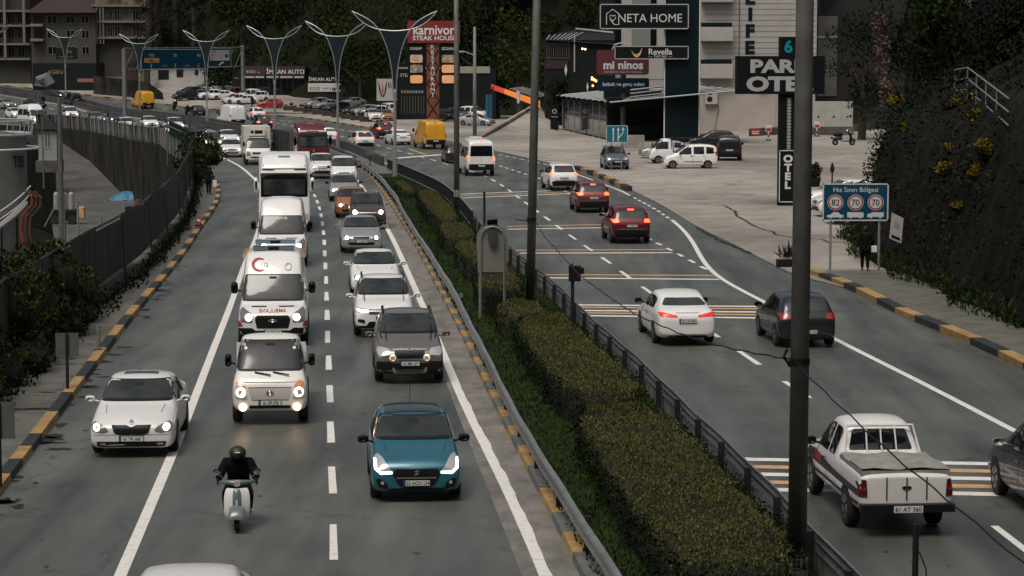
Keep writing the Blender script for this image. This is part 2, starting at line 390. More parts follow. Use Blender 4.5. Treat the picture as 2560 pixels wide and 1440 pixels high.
# wide apron of darker asphalt beyond the forecourt on the far left
# ---- pavements ----
s=MB(); 
a=resample([KL[0]]+KL[1:],3); 
mb=MB()
NK=normals(KL)
def strip_between(p,q,z,m,name):
    """surface between two polylines sampled by y"""
    ys=np.arange(max(p[0][1],q[0][1]),min(p[-1][1],q[-1][1]),2.)
    b=MB()
    for y0,y1 in zip(ys,ys[1:]):
        pts=[(xat(p,y0),y0),(xat(q,y0),y0),(xat(q,y1),y1),(xat(p,y1),y1)]
        b.add([(x,y,TZ(x,y)+z) for x,y in pts],[(0,1,2,3)],m)
    return b
FNx=[(FN[0][0]-.3,20)]+FN
KLs=cut(KL,0,186); 
b=strip_between(FNx,off(KL,-.28),.135,M_pave,'x'); tag(b.build('pavement'),kind='structure')
# ---- kerbs ----
def kerb(p,o1,o2,h,block,mats,name,z0=0.):
    q=resample(p,block); ns=normals(q); b=MB()
    for i in range(len(q)-1):
        m=mats[i%len(mats)]
        A=[(q[i][0]+ns[i][0]*o,q[i][1]+ns[i][1]*o) for o in (o1,o2)]; B=[(q[i+1][0]+ns[i+1][0]*o,q[i+1][1]+ns[i+1][1]*o) for o in (o1,o2)]
        zs=[TZ(*c)+z0 for c in (A[0],A[1],B[1],B[0])]; pts=(A[0],A[1],B[1],B[0])
        j=R.uniform(-.012,.012)
        vs=[(c[0],c[1],z) for c,z in zip(pts,zs)]+[(c[0]+(-.02 if k in(1,2) else .02),c[1],z+h+j) for k,(c,z) in enumerate(zip(pts,zs))]
        b.add(vs,[(0,1,5,4),(1,2,6,5),(2,3,7,6),(3,0,4,7),(4,5,6,7)],m)
    return tag(b.build(name),kind='structure')
kerb(KL,-.30,0,.16,2.15,[M_kyel,M_kblk],'kerb')
kerb(cut(KM,0,192),0,.38,.13,1.7,[M_kyel,M_kgry],'kerb')
RKF=line2([(2018,683),(2080,705),(2150,735),(2240,785),(2340,825),(2440,865),(2560,925)],3,1)
RKF=RKF+[(14.6,50),(15.0,28)]
kerb(RKF,-.34,.02,.20,2.4,[M_kyel,M_kblk],'kerb')
b=strip_between([(17.2,25)]+[(x+.3,y) for x,y in WALLB[1:6]],off(RKF[::-1],.36),.19,M_pave,'x')
tag(b.build('pavement'),kind='structure')
kerb([q for q in RK2 if q[1]>246 or False],-.05,.3,.15,2.6,[M_kyel,M_kyel,M_kblk],'kerb')
kerb(line2([(1450,424),(1500,440),(1584,478)],3,1),0.1,.45,.3,2.3,[M_kblk,M_kyel],'kerb')
# ---- gutter, markings ----
gb=MB(); ribbon(gb,cut(KM,0,150),-.95,-.0,.004,M_dirtc); tag(gb.build('gutter'),kind='structure')
mk=MB()
ribbon(mk,LL,-.10,.11,.010,M_white); 
q=smooth_pts(resample(cut(LR,0,600),.7),0); ns=normals(q)
vs=[]
for i in range(len(q)):
    y=q[i][1]; w=(.012*sin(i*.9)+.010*sin(i*2.3)+R.uniform(-.008,.008)) if y<60 else 0
    for o_ in (-.12,.10+w): vs.append((q[i][0]+ns[i][0]*o_,q[i][1]+ns[i][1]*o_,TZ(*q[i][:2])+.010))
mk.add(vs,[(2*i,2*i+1,2*i+3,2*i+2) for i in range(len(q)-1)],M_white)
dashes(mk,LD,3.,3.,.15,.010,M_white,start=1.2)
ribbon(mk,off(cut(GRW,0,170),.62),-.05,.07,.010,M_white)
ribbon(mk,off(cut(MC,175,999),1.9),-.05,.07,.010,M_white)
c=line2([(1680,550),(1712,578),(1734,608),(1750,640),(1768,668),(1797,696),(1845,722),(1905,752),(2090,850),(2320,965),(2560,1090)],1.2,10)+[(13.4,26)]; ribbon(mk,c,-.10,.10,.010,M_white)
c=line2([(1575,489),(1560,480),(1440,435)],3,1); ribbon(mk,c,-.08,.08,.010,M_white)
dashes(mk,line2([(1672,546),(1640,524),(1575,489)],3,1),1.2,1.2,.16,.010,M_white)
dashes(mk,line2([(1435,431),(1365,411),(1240,385)],3,1),1.6,1.4,.16,.010,M_white)
dashes(mk,line2([(1766,674),(1700,637),(1632,603),(1500,530),(1375,455),(1240,412)],3,2),1.4,1.6,.17,.010,M_white)
dashes(mk,line2([(2700,1480),(2530,1350),(2390,1240),(2010,985),(1890,908),(1800,845),(1625,733),(1535,665),(1440,600),(1345,530),(1255,463),(1210,438),(1100,405),(1000,378),(900,352),(780,325),(640,298),(500,281)],3,2),3.,3.3,.15,.010,M_white,start=2.2)
dashes(mk,line2([(1130,378),(1000,350),(860,326),(700,300),(520,280),(300,260)],3,1),3,3,.15,.010,M_white)
def stripe(p,q,m,w=.38):
    a=G(*p);b_=G(*q); d=(Vector(b_)-Vector(a)).normalized(); n=(-d.y,d.x)
    mk.add([(a[0],a[1],.006),(b_[0],b_[1],.006),(b_[0]+n[0]*w,b_[1]+n[1]*w,.006),(a[0]+n[0]*w,a[1]+n[1]*w,.006)],[(0,1,2,3)],m)
for l,r,m in [((1150,491),(1425,480),M_orange),((1150,496),(1440,484),M_white),((1150,486),(1410,476),M_white),
  ((1268,567),(1520,562),M_orange),((1272,574),(1528,570),M_white),((1290,627),(1665,625),M_orange),((1300,634),(1683,633),M_white),
  ((1350,688),(1785,690),M_orange),((1362,696),(1798,700),M_white),
  ((1435,764),(1893,768),M_white),((1442,770),(1895,774),M_orange),((1450,778),(1897,782),M_white),((1458,784),(1899,789),M_orange),((1464,791),(1901,797),M_white),
  ((1853,1152),(2640,1167),M_white),((1872,1171),(2660,1186),M_orange),((1889,1190),(2690,1206),M_white),((1909,1210),(2720,1226),M_orange),((1929,1229),(2750,1246),M_white)]:
    stripe(l,r,m)
for p,q in [((1018,372),(1060,386)),((930,384),(962,390)),((1108,352),(1180,345))]: stripe(p,q,M_orange if q[0]<1100 else M_white,.25)
ga=[G(1000,393),G(1155,380)]; stripe((1000,396),(1150,384),M_white,.9)
tag(mk.build('road_markings'),kind='structure')
# cracks and raised slab edge in the plaza
M_crack=mat('crack',(.03,.028,.025),.9)
ck=MB()
for pts in [[(1790,515),(1808,514),(1838,530),(1840,540),(1872,558),(1895,570),(1930,580),(1945,590),(1990,597),(2060,600),(2075,610)],[(1742,569),(1800,602),(1880,635)],[(1690,655),(1700,600)][:1]]:
    if len(pts)>2:
        p=resample([G(*q) for q in pts],.8); p=[(x+R.uniform(-.06,.06),y+R.uniform(-.15,.15)) for x,y in p]; ribbon(ck,p,-.07,.09,.036,M_crack)
tag(ck.build('pavement_cracks'),kind='structure')
# ---- median ground ----
M_grass=mat('grass_ground',(.012,.024,.006),.95,spec=.1,col2=(.03,.055,.014),scale=2.2,bump=.8,bscale=25)
b=strip_between(off(cut(KM,0,172),.36),cut(GRW,0,170),.12,M_grass,'x'); tag(b.build('median_strip'),kind='structure')
b=MB(); ribbon(b,cut(MC,166,999),-1.2,1.,.13,M_kgry); tag(b.build('median_strip'),kind='structure')
# low concrete lip below the right rail
def wallrib(p,o,w,z0,z1,m,name=None,parent=None):
    b=MB(); ns=normals(p)
    for i in range(len(p)-1):
        c=[(p[k][0]+ns[k][0]*oo,p[k][1]+ns[k][1]*oo) for k,oo in ((i,o-w/2),(i,o+w/2),(i+1,o+w/2),(i+1,o-w/2))]
        zz=[TZ(*q) for q in c]
        b.add([(q[0],q[1],z+z0) for q,z in zip(c,zz)]+[(q[0],q[1],z+z1) for q,z in zip(c,zz)],[(0,1,5,4),(1,2,6,5),(2,3,7,6),(3,0,4,7),(4,5,6,7)],m)
    return b.build(name,parent) if name else b
M_lip=mat('concrete_lip',(.20,.20,.185),.8,var=.35,scale=1.5,bump=.2)
tag(wallrib(cut(GRW,0,116),.16,.14,0,.36,M_lip,'kerb'),kind='structure')
# ---- guardrails ----
def guardrail(p,side,label,sp,ymax=999):
    t=thing('guardrail',label,'guardrail',(p[0][0],p[0][1],0)); ox,oy=p[0][0],p[0][1]
    q=resample(p,1.); ns=normals(q); prof=[(0,.76),(.07,.72),(.08,.665),(.01,.61),(.01,.59),(.08,.535),(.07,.48),(0,.44)]
    vs=[];fs=[];n=len(prof)
    for k,(c,nn) in enumerate(zip(q,ns)):
        wob=.02*sin(k*.37)+.015*sin(k*1.1)
        for o,z in prof:
            x=c[0]+nn[0]*(o*side+.05*side); y=c[1]+nn[1]*(o*side+.05*side); vs.append((x-ox,y-oy,z+wob+TZ(x,y)))
    for k in range(len(q)-1):
        for j in range(n-1): fs.append((k*n+j,k*n+j+1,(k+1)*n+j+1,(k+1)*n+j))
    b=MB(); b.add(vs,fs,M_rust); o=b.build('rail',t,True)
    md=o.modifiers.new('s','SOLIDIFY'); md.thickness=.008
    s=arc(q); d=.8; me=None
    while d<s[-1]:
        x,y=at_arc(q,s,d); d+=sp
        if me is None: me=MB().box((-.06,-.045,0),(.06,.045,.74),M_dsteel).mesh('post')
        link('post',me,t,(x-ox-.03*side,y-oy,TZ(x,y)),-slope(p,y,3) if y<p[-1][1]-4 and y>p[0][1]+4 else 0)
    return t
guardrail(off(cut(GLW,0,196),.13),-1,'bent silver guardrail on the left edge of the hedge strip, beside the oncoming cars',4.)
guardrail(cut(GRW,0,118),1,'silver guardrail on dark posts between the hedges and the striped right road',2.95)
# baluster railing further up the median
def railing(p,label,h,sp,mm,mt,name='median_railing'):
    t=thing(name,label,'railing',(p[0][0],p[0][1],0)); ox,oy=p[0]
    s=arc(p); b=MB(); d=0
    while d<s[-1]:
        x,y=at_arc(p,s,d); d+=sp; b.box((x-ox-.035,y-oy-.035,.1+TZ(x,y)),(x-ox+.035,y-oy+.035,h-.02+TZ(x,y)),mm)
    b.build('balusters',t)
    for z in (.2,h):
        c=MB(); c.tube([(x-ox,y-oy,z+TZ(x,y)) for x,y in p],.05,mt,6); c.build('handrail',t)
    w=MB(); 
    return t
railing(cut(GRW,112,174),'dark baluster railing along the right side of the median beside the lamp posts',.95,.45,M_dsteel,M_rust)
wb=wallrib(off(cut(GRW,112,174),.2),0,.12,0,.38,mat('kerb_white',(.42,.41,.38),.8,var=.3))
tag(wb.build('kerb'),kind='structure')
M_barr=mat('barrier_concrete',(.055,.052,.05),.85,var=.4,scale=.8)
for o_,lb in ((-1.1,'dark concrete barrier on the near side of the far lamp posts'),(1.0,'dark concrete barrier on the far side of the lamp posts')):
    tag(wallrib(off(cut(MC,178,999),o_),0,.3,0,.85,M_barr,'median_barrier'),lb,'barrier')
# ---- near fence ----
M_panel=mat('corrugated_panel',(.028,.028,.025),.7,metal=.1,col2=(.07,.066,.056),scale=.7,stretch=(2,2,.25),detail=6)
M_base=mat('old_concrete',(.05,.047,.041),.9,col2=(.14,.128,.105),scale=.8,bump=.5,detail=8)
M_green=mat('green_metal',(.008,.035,.024),.6)
t=thing('boundary_fence','dark corrugated metal fence on a low concrete wall along the left pavement','fence',(FN[0][0],FN[0][1],0)); ox,oy=FN[0]
fp=[(x-ox,y-oy) for x,y in FN]; q=resample(fp,.18); nn=normals(q)
b=MB(); vs=[];
for i,((x,y),n) in enumerate(zip(q,nn)):
    o=(0,.07,.07,0)[i%4]-.25
    zt=2.55+.18*((i//34)%2)
    vs+=[(x+n[0]*o,y+n[1]*o,.7),(x+n[0]*o,y+n[1]*o,zt)]
b.add(vs,[(2*i,2*i+2,2*i+3,2*i+1) for i in range(len(q)-1)],M_panel); b.build('panels',t)
b=MB(); nq=normals(fp)
for i in range(len(fp)-1):
    h=.62+.14*sin(i*.9); c=[(fp[k][0]+nq[k][0]*o,fp[k][1]+nq[k][1]*o) for k,o in ((i,-.45),(i,.0),(i+1,.0),(i+1,-.45))]
    b.add([(x,y,-.1) for x,y in c]+[(x,y,h) for x,y in c],[(0,1,5,4),(1,2,6,5),(2,3,7,6),(3,0,4,7),(4,5,6,7)],M_base)
b.build('concrete_base',t)
b=MB(); b.tube([(x+n[0]*-.25,y+n[1]*-.25,2.66) for (x,y),n in zip(fp,nq)],.05,M_green,6); b.build('top_rail',t)
s=arc(fp); d=20
while d<s[-1]-2:
    x,y=at_arc(fp,s,d); d+=9.5
    b=MB(); b.tube([(x-.2,y+1.2,2.5),(x+.12,y-.4,.9),(x+.14,y-.2,.1)],.035,M_black,5); b.build('brace',t)
# lower retaining wall under the fences
M_ret=mat('retaining_concrete',(.014,.014,.012),.95,spec=.15,col2=(.055,.048,.037),scale=.5,bump=.9,bscale=3,detail=12,stretch=(1,1,.5),contrast=(.38,.66))
F2w=[F2[0]]+F2[1:]
rw=[(FN[0][0]-.5,FN[0][1])]+[(x-.5,y) for x,y in FN[1:-2]]+[(x,y) for x,y in F2w]
b=MB()
rr=resample(rw,4)
for a_,c_ in zip(rr,rr[1:]): b.add([(a_[0],a_[1],-11.4),(c_[0],c_[1],-11.4),(c_[0],c_[1],-.01),(a_[0],a_[1],-.01)],[(0,1,2,3)],M_ret)
tag(b.build('retaining_wall'),'stained concrete retaining wall below the slatted fence, dropping to the yard','wall')
# slatted fence
M_slat=mat('slat_white',(.20,.20,.185),.6,var=.3,scale=1)
M_net=mat('dark_netting',(.005,.009,.008),.9,spec=.1)
f2=F2[1:]; ox,oy=f2[0]
t=thing('slatted_fence','fence of pale slanting slats on top of the retaining wall beside the queue','fence',(ox,oy,0))
p=[(x-ox,y-oy) for x,y in f2[:7]]; s=arc(p); d=1.2; b=MB(); c=MB(); k=0
while d<s[-1]:
    x,y=at_arc(p,s,d); x2,y2=at_arc(p,s,d+.28*(1 if (k//3)%2 else -1)); k+=1
    if d>5: b.tube([(x,y,.12),(x2,y2,1.75)],.04,M_slat,5)
    if k%9==0:
        c=MB(); c.box((x-.07,y-.07,0),(x+.07,y+.07,2.),M_dsteel); c.build('post',t)
    d+=.52
b.build('slats',t)
c=MB(); 
for a_,e_ in zip(p,p[1:]):
    c.add([(a_[0],a_[1]+.12,0.02),(e_[0],e_[1]+.12,.02),(e_[0],e_[1]+.12,1.6),(a_[0],a_[1]+.12,1.6)],[(0,1,2,3)],M_net)
c.build('backing_net',t)
for z in (.35,1.5):
    c=MB(); c.tube([(x,y+.04,z) for x,y in p],.035,M_dsteel,5); c.build('handrail',t)
# green corner netting
t=thing('netted_railing','green and white railing with dark netting at the corner of the pavement','railing',(F2[0][0],F2[0][1],0)); ox,oy=F2[0]
p=[(FN[-7][0]-ox-.2,FN[-7][1]-oy),(0,0),(F2[1][0]-ox,F2[1][1]-oy),(F2[2][0]-ox,F2[2][1]-oy)]; q=resample(p,1.3)
b=MB()
for x,y in q: b.box((x-.04,y-.04,0),(x+.04,y+.04,3.),M_green)
b.build('posts',t)
for z,m in ((2.9,M_green),(2.5,M_slat),(1.7,M_green)):
    b=MB(); b.tube([(x,y,z) for x,y in p],.05,m,6); b.build('handrail',t)
b=MB(); 
for a_,e_ in zip(p[1:],p[2:]): b.add([(a_[0],a_[1],0),(e_[0],e_[1],0),(e_[0],e_[1],2.8),(a_[0],a_[1],2.8)],[(0,1,2,3)],M_net)
b.build('netting',t)
# ---- yard ----
yl=[GF(u,v,YZ) for u,v in [(40,345),(62,350),(100,374),(132,412),(140,470),(130,560)]]
M_yard=mat('yard_concrete',(.045,.044,.039),.9,col2=(.115,.11,.097),scale=.3,bump=.3,bscale=4,detail=8)
yard=[(-40,150),(-30,120),(-14,120)]+[(x-.52,y) for x,y in FN if y>121][:-2]+[F2[0]]+F2[1:7]+[(-62,290)]+yl[1:]
sheet('yard',[(-34,118)]+[(x-.52,y) for x,y in FN if y>119]+F2[1:8]+[(F2[8][0],F2[8][1]),yl[0]]+yl[1:]+[(-33.5,170)],0,M_yard,6,zf=YZ)
b=MB(); rr=resample([yl[0]]+yl[1:]+[(-33.5,170),(-34,118)],3)
for a_,c_ in zip(rr,rr[1:]): b.add([(a_[0],a_[1],-11.4),(c_[0],c_[1],-11.4),(c_[0],c_[1],YZ(*c_)),(a_[0],a_[1],YZ(*a_))],[(0,1,2,3)],M_earth)
tag(b.build('earth_bank'),kind='structure')
ox,oy=yl[1]; t=thing('picket_fence','dark picket fence along the left edge of the yard ramp','fence',(ox,oy,0)); b=MB()
p=resample(yl[1:5],.45)
for x,y in p: b.box((x-ox-.03,y-oy-.03,YZ(x,y)),(x-ox+.03,y-oy+.03,YZ(x,y)+1.5),M_dsteel)
b.build('pickets',t); b=MB(); b.tube([(x-ox,y-oy,YZ(x,y)+1.35) for x,y in p],.03,M_dsteel,5); b.build('handrail',t)
# ---- concrete ramp rising to the terrace ----
b=MB(); A=Vector((*G(1205,347),.03)); B=Vector(PY(1347,262,302)); E_=Vector((*G(1440,385),.035)); D=Vector((*G(1400,322),.035)); n=8; vs=[]
for i in range(n+1):
    l=A.lerp(B,i/n); r=E_.lerp(D,i/n); l.z=.03+(B.z-.03)*(i/n)**1.2
    for k in range(n+1):
        t_=k/n; q=l.lerp(r,t_); q.z=.035+(l.z-.03)*(1-t_)**1.4; vs.append(tuple(q))
b.add(vs,[(i*(n+1)+k,i*(n+1)+k+1,(i+1)*(n+1)+k+1,(i+1)*(n+1)+k) for i in range(n) for k in range(n)],M_conc)
b.add([tuple(A),tuple(B),(B.x,B.y+.05,B.z+.3),(A.x,A.y+.05,.3),(A.x-.35,A.y+.4,.3),(B.x-.35,B.y+.4,B.z+.3),(A.x-.35,A.y+.4,0),(B.x-.35,B.y+.4,0)],[(0,1,2,3),(3,2,5,4),(4,5,7,6)],M_conc)
b.add([tuple(B),tuple(D),(D.x,D.y+9,D.z),(B.x,B.y+9,0),(B.x,B.y+4,B.z)],[(0,1,2,4),(4,2,3)],M_conc)
tag(b.build('ramp'),kind='structure')

# dirt, damp patches and litter along the kerbs
M_stain=mat('damp_stain',(.012,.012,.010),.75,var=.4,scale=5); sb=MB()
def stain(x,y,a,b_,z):
    n=14; ph=R.uniform(0,6); sb.add([(x+a*cos(2*PI*k/n)*(1+.45*sin(3*2*PI*k/n+ph)+.25*R.uniform(-1,1)),y+b_*sin(2*PI*k/n)*(1+.35*sin(2*2*PI*k/n+ph)+.3*R.uniform(-1,1)),z) for k in range(n)],[tuple(range(n))],M_stain)
for _ in range(60):
    y=37+R.random()**1.4*60; x=xat(KL,y); stain(x+R.uniform(.0,.75)*R.random(),y,R.uniform(.05,.32),R.uniform(.08,.30),.0065)
for _ in range(34):
    y=40+R.random()*90; x=xat(KL,y)-.3; stain(x-R.uniform(.1,1.6),y,R.uniform(.1,.5),R.uniform(.05,.16),.142)
sb2=sb; sb=MB(); M_old=M_stain; M_stain=mat('oil_spot',(.032,.033,.031),.5)
for _ in range(150):
    y=38+R.random()**1.3*120; lane=R.choice((1.75,5.2,8.6)); x=xat(LR,y)-lane+R.gauss(0,.35) if R.random()<.55 else xat(GRW,y)+R.choice((2.3,5.8))+R.gauss(0,.4); stain(x,y,R.uniform(.02,.06),R.uniform(.03,.14),.0055)
tag(sb.build('oil_spots'),kind='structure'); tag(sb2.build('kerbside_dirt'),kind='structure')
pb=MB(); M_seal=mat('crack_sealant',(.036,.037,.034),.6)
# ================= VEHICLES =================
def loft(st,lvl=2):
    vs=[];fs=[];n=0
    for (y,zb,w,zsh,zt,wt) in st:
        dz=zt-zsh
        half=[(w*.55,zb),(w*.88,zb),(w*.985,zb+.10),(w,zb+(zsh-zb)*.5),(w*.985,zb+(zsh-zb)*.86),(w*.955,zsh)]
        if dz>.2: half+=[(wt+(w*.955-wt)*.10,zt-.10*dz),(wt*.93,zt-.01*dz),(wt*.55,zt+.03)]
        else: half+=[(wt+(w*.955-wt)*.35,zsh+dz*.6),(wt*.9,zt),(wt*.5,zt+.015)]
        ring=[(0,zb)]+half+[(0,half[-1][1]+.008)]+[(-x,z) for x,z in half[::-1]]
        n=len(ring); vs+=[(x,y,z) for x,z in ring]
    for i in range(len(st)-1):
        for j in range(n):
            k=(j+1)%n; fs.append((i*n+j,i*n+k,(i+1)*n+k,(i+1)*n+j))
    # caps as strips joining left and right
    for base,fl in ((0,0),((len(st)-1)*n,1)):
        m=n//2
        for j in range(0,m):
            a=base+j; b=base+j+1; c=base+(n-j-1)%n; d=base+(n-j)%n
            f=[x for k,x in enumerate((a,b,c,d)) if x not in (a,b,c,d)[:k]]
            if len(f)>2: fs.append(tuple(f if fl else f[::-1]))
    me=bpy.data.meshes.new('body'); me.from_pydata(vs,[],[f[::-1] for f in fs]); o=bpy.data.objects.new('b',me); COL.objects.link(o)
    md=o.modifiers.new('s','SUBSURF'); md.levels=lvl; dg=bpy.context.evaluated_depsgraph_get()
    m2=bpy.data.meshes.new_from_object(o.evaluated_get(dg)); bpy.data.objects.remove(o); bpy.data.meshes.remove(me)
    bm=bmesh.new(); bm.from_mesh(m2); bmesh.ops.recalc_face_normals(bm,faces=bm.faces); bm.to_mesh(m2); bm.free()
    m2.polygons.foreach_set('use_smooth',[True]*len(m2.polygons)); return m2
def rnd(poly,r=.05):
    out=[];n=len(poly)
    for i in range(n):
        p=Vector(poly[i]);a=Vector(poly[i-1]);b=Vector(poly[(i+1)%n]); q=min(r,(a-p).length*.4); w=min(r,(b-p).length*.4)
        s=p+(a-p).normalized()*q; e=p+(b-p).normalized()*w
        out+= [tuple(s),tuple(s.lerp(p,.6).lerp(e.lerp(p,.6),.5)),tuple(e)]
    return out
def decal(bvh,side,poly,o=.006,step=.08,r=.03,thick=.0):
    """lay a flat outline onto the body surface, seen from front/rear/left/right/top"""
    if r: poly=rnd(poly,r)
    bm=bmesh.new(); f0=bm.faces.new([bm.verts.new((a,b,0)) for a,b in poly]); f0.normal_update(); bmesh.ops.triangulate(bm,faces=bm.faces[:])
    for ax in (0,1):
        c=[v[ax] for v in poly]; k=math.floor(min(c)/step)*step+step
        while k<max(c):
            nn=Vector((1,0,0)) if ax==0 else Vector((0,1,0)); bmesh.ops.bisect_plane(bm,geom=bm.verts[:]+bm.edges[:]+bm.faces[:],plane_co=nn*k,plane_no=nn); k+=step
    D={'front':lambda a,b:(Vector((a,6,b)),Vector((0,-1,0))),'rear':lambda a,b:(Vector((a,-6,b)),Vector((0,1,0))),
       'right':lambda a,b:(Vector((3,a,b)),Vector((-1,0,0))),'left':lambda a,b:(Vector((-3,a,b)),Vector((1,0,0))),'top':lambda a,b:(Vector((a,b,6)),Vector((0,0,-1)))}[side]
    for v in bm.verts:
        p,d=D(v.co.x,v.co.y); h=bvh.ray_cast(p,d)
        if h[0] is None: h=bvh.find_nearest(p+d*3)
        nrm=h[1] if h[1].dot(d)<0 else -h[1]
        v.co=h[0]+nrm*o
    for f in bm.faces: f.normal_update()
    dd=D(0,0)[1]
    for f in bm.faces:
        if f.normal.dot(dd)>0: f.normal_flip()
    vs=[tuple(v.co) for v in bm.verts]; bm.verts.index_update(); fs=[tuple(v.index for v in f.verts) for f in bm.faces]; bm.free()
    return vs,fs
def interp(st,y,k):
    for a,b in zip(st,st[1:]):
        if (a[0]-y)*(b[0]-y)<=0 and a[0]!=b[0]: return a[k]+(b[k]-a[k])*(y-a[0])/(b[0]-a[0])
    return st[0][k]
M_under=mat('underbody_black',(.008,.008,.009),.8)
class Kind: pass
def make_kind(name,st,iws,irw,axles,r,wf=.92,win=None,parts=(),lvl=2,mirror=(.62,.98),track=None,split_glass=False,rearwin=True,nowheel=()):
    """build once: list of (part name, mesh, material key, parent name, location)"""
    K=Kind(); K.parts=[]; K.ax=axles; K.st=st
    body=loft(st,lvl); bm=bmesh.new(); bm.from_mesh(body); bvh=BVHTree.FromBMesh(bm); bm.free(); K.bvh=bvh
    W=max(s[2] for s in st); K.W=W
    P=K.parts; P.append(('body',body,'paint',None,(0,0,0)))
    def D(pname,mk,side,polys,o=.006,r=.03,parent='body',step=.08):
        vs_,fs_=[],[]
        b=MB()
        for poly in polys: b.add(*decal(bvh,side,poly,o,step,r),M_black)
        me=b.mesh(pname); me.polygons.foreach_set('use_smooth',[True]*len(me.polygons)); P.append((pname,me,mk,parent,(0,0,0)))
    K.D=D
    if iws:
        a,b_=st[iws[0]],st[iws[1]]; w0=min(a[5]*1.08,W*.88); w1=b_[5]*.93; z0=a[4]+.035; z1=b_[4]-.045
        D('windscreen_seal','under','front',[[(-w0-.03,z0-.025),(w0+.03,z0-.025),(w1+.035,z1+.03),(-w1-.035,z1+.03)]],.004,.06)
        D('windscreen','glass','front',[[(-w0,z0),(w0,z0),(w1,z1),(-w1,z1)]],.009,.06)
        D('wiper','black','front',[[(-w0*.9,z0-.03),(w0*.9,z0-.03),(w0*.88,z0+.015),(-w0*.88,z0+.015)]],.014,.01,parent='windscreen')
        K.ws=(w0,w1,z0,z1)
        D('interior_mirror','under','front',[[(-.11,z1-.10),(.11,z1-.10),(.11,z1-.04),(-.11,z1-.04)]],.011,.01,parent='windscreen')
    if irw and rearwin:
        a,b_=st[irw[0]],st[irw[1]]; w0=min(a[5]*.98,W*.84); w1=b_[5]*.84; z0=a[4]+.03; z1=b_[4]-.05
        D('rear_window','glass','rear',[[(-w0,z0),(w0,z0),(w1,z1),(-w1,z1)]],.008,.06)
    if win and name in ('hatch','sedan','suv','mpv','pickup'):
        for sd in ('left','right'):
            ys=[win[0][0][0]+.12]+[ (a[1][0]+b2[0][0])/2 for a,b2 in zip(win,win[1:])][:2]
            D('door_seam','under',sd,[[(y-.008,.34),(y+.008,.34),(y+.008,interp(st,y,3)-.02),(y-.008,interp(st,y,3)-.02)] for y in ys],.006,0)
            for y in ys[1:]: D('door_handle','mirror',sd,[[(y+.06,interp(st,y,3)-.12),(y+.22,interp(st,y,3)-.12),(y+.22,interp(st,y,3)-.09),(y+.06,interp(st,y,3)-.09)]],.02,.005)
        yc=st[iws[0]][0]+.12 if iws else 0
        if iws and name!='mpv':
            ye=st[-4][0]; w_=W*.70
            D('bonnet_seam','under','top',[[(sx*w_,yc),(sx*w_*.92,ye),(sx*(w_*.92-.012),ye),(sx*(w_-.012),yc)] for sx in (-1,1)],.005,0)
    for poly in (win or []):
        for sd in ('left','right'): D('side_window','glassd',sd,[poly],.008,.05)
    tr=track or (W*.985-.11)
    for ay in axles:
        for sx in (-1,1):
            sd='left' if sx<0 else 'right'; rr=r*1.16
            arcp=[(ay+rr*cos(t),r+rr*sin(t)) for t in [PI*(-.12+1.24*k/14) for k in range(15)]]
            zb=.2; arcp=[(a,max(b,.21)) for a,b in arcp]
            D('wheel_arch','under',sd,[arcp],.004,0)
            b=MB(); b.tube([(-.11,0,0),(-.085,0,0),(.085,0,0),(.11,0,0)],[r*.9,r,r,r*.9],M_rubber,24)
            me=b.mesh('wheel'); me.polygons.foreach_set('use_smooth',[len(p.vertices)==4 for p in me.polygons])
            P.append(('wheel',me,'tyre',None,(sx*(tr+.015),ay,r)))
            if name not in nowheel:
                b=MB(); x=sx*.113; b.disc((x,0,0),r*.62,M_rim,'x',20)
                b.disc((x+sx*.003,0,0),r*.17,M_black,'x',10)
                for k in range(5):
                    t=2*PI*k/5+.3; c,s_=cos(t),sin(t); q=[(.2,-.12),(.57,-.2),(.57,.02),(.2,-.02)]
                    b.add([(x+sx*.004,r*(a*c-b2*s_),r*(a*s_+b2*c)) for a,b2 in q],[(0,1,2,3)],M_black)
                me=b.mesh('rim'); P.append(('rim',me,None,('wheel',len(P)-1),(0,0,0)))
    if mirror:
        my,mz=mirror
        for sx in (-1,1):
            b=MB(); w=interp(st,my,2)*.96; mw,mh=K_mir
            b.tube([(sx*(w-.04),my,mz-.03),(sx*(w+.06),my,mz)],.025,M_black,6)
            c=(sx*(w+.05+mw/2),my,mz+mh*.2)
            vs=[];
            for (fy,sc) in ((.06,.55),(.03,.95),(-.04,1.),(-.06,.9)):
                for k in range(10):
                    t=2*PI*k/10; ct,st2=cos(t),sin(t); vs.append((c[0]+math.copysign(abs(ct)**.6,ct)*mw/2*sc,c[1]+fy,c[2]+math.copysign(abs(st2)**.6,st2)*mh/2*sc))
            b.add(vs,[(i*10+k,i*10+(k+1)%10,(i+1)*10+(k+1)%10,(i+1)*10+k) for i in range(3) for k in range(10)]+[tuple(range(10)),tuple(range(30,40))[::-1]],M_black)
            me=b.mesh('wing_mirror'); me.polygons.foreach_set('use_smooth',[True]*len(me.polygons))
            P.append(('wing_mirror',me,'mirror',None,(0,0,0)))
    return K
K_mir=(.22,.15)
def wins(st,ys,belt=.05,top=.12,inset=.03):
    out=[]
    for a,b in ys:
        zb=max(interp(st,a,3),interp(st,b,3))+belt
        def zt(y): return interp(st,y,4)-top*(1 if interp(st,y,4)-interp(st,y,3)>.25 else .6)
        n=4; pts=[(a,zb)]+[(b,zb)]; up=[]
        for k in range(n+1):
            y=b+(a-b)*k/n; z=zt(y)
            if z>zb+.03: up.append((y,z))
        out.append(pts+up)
    return out
S={}
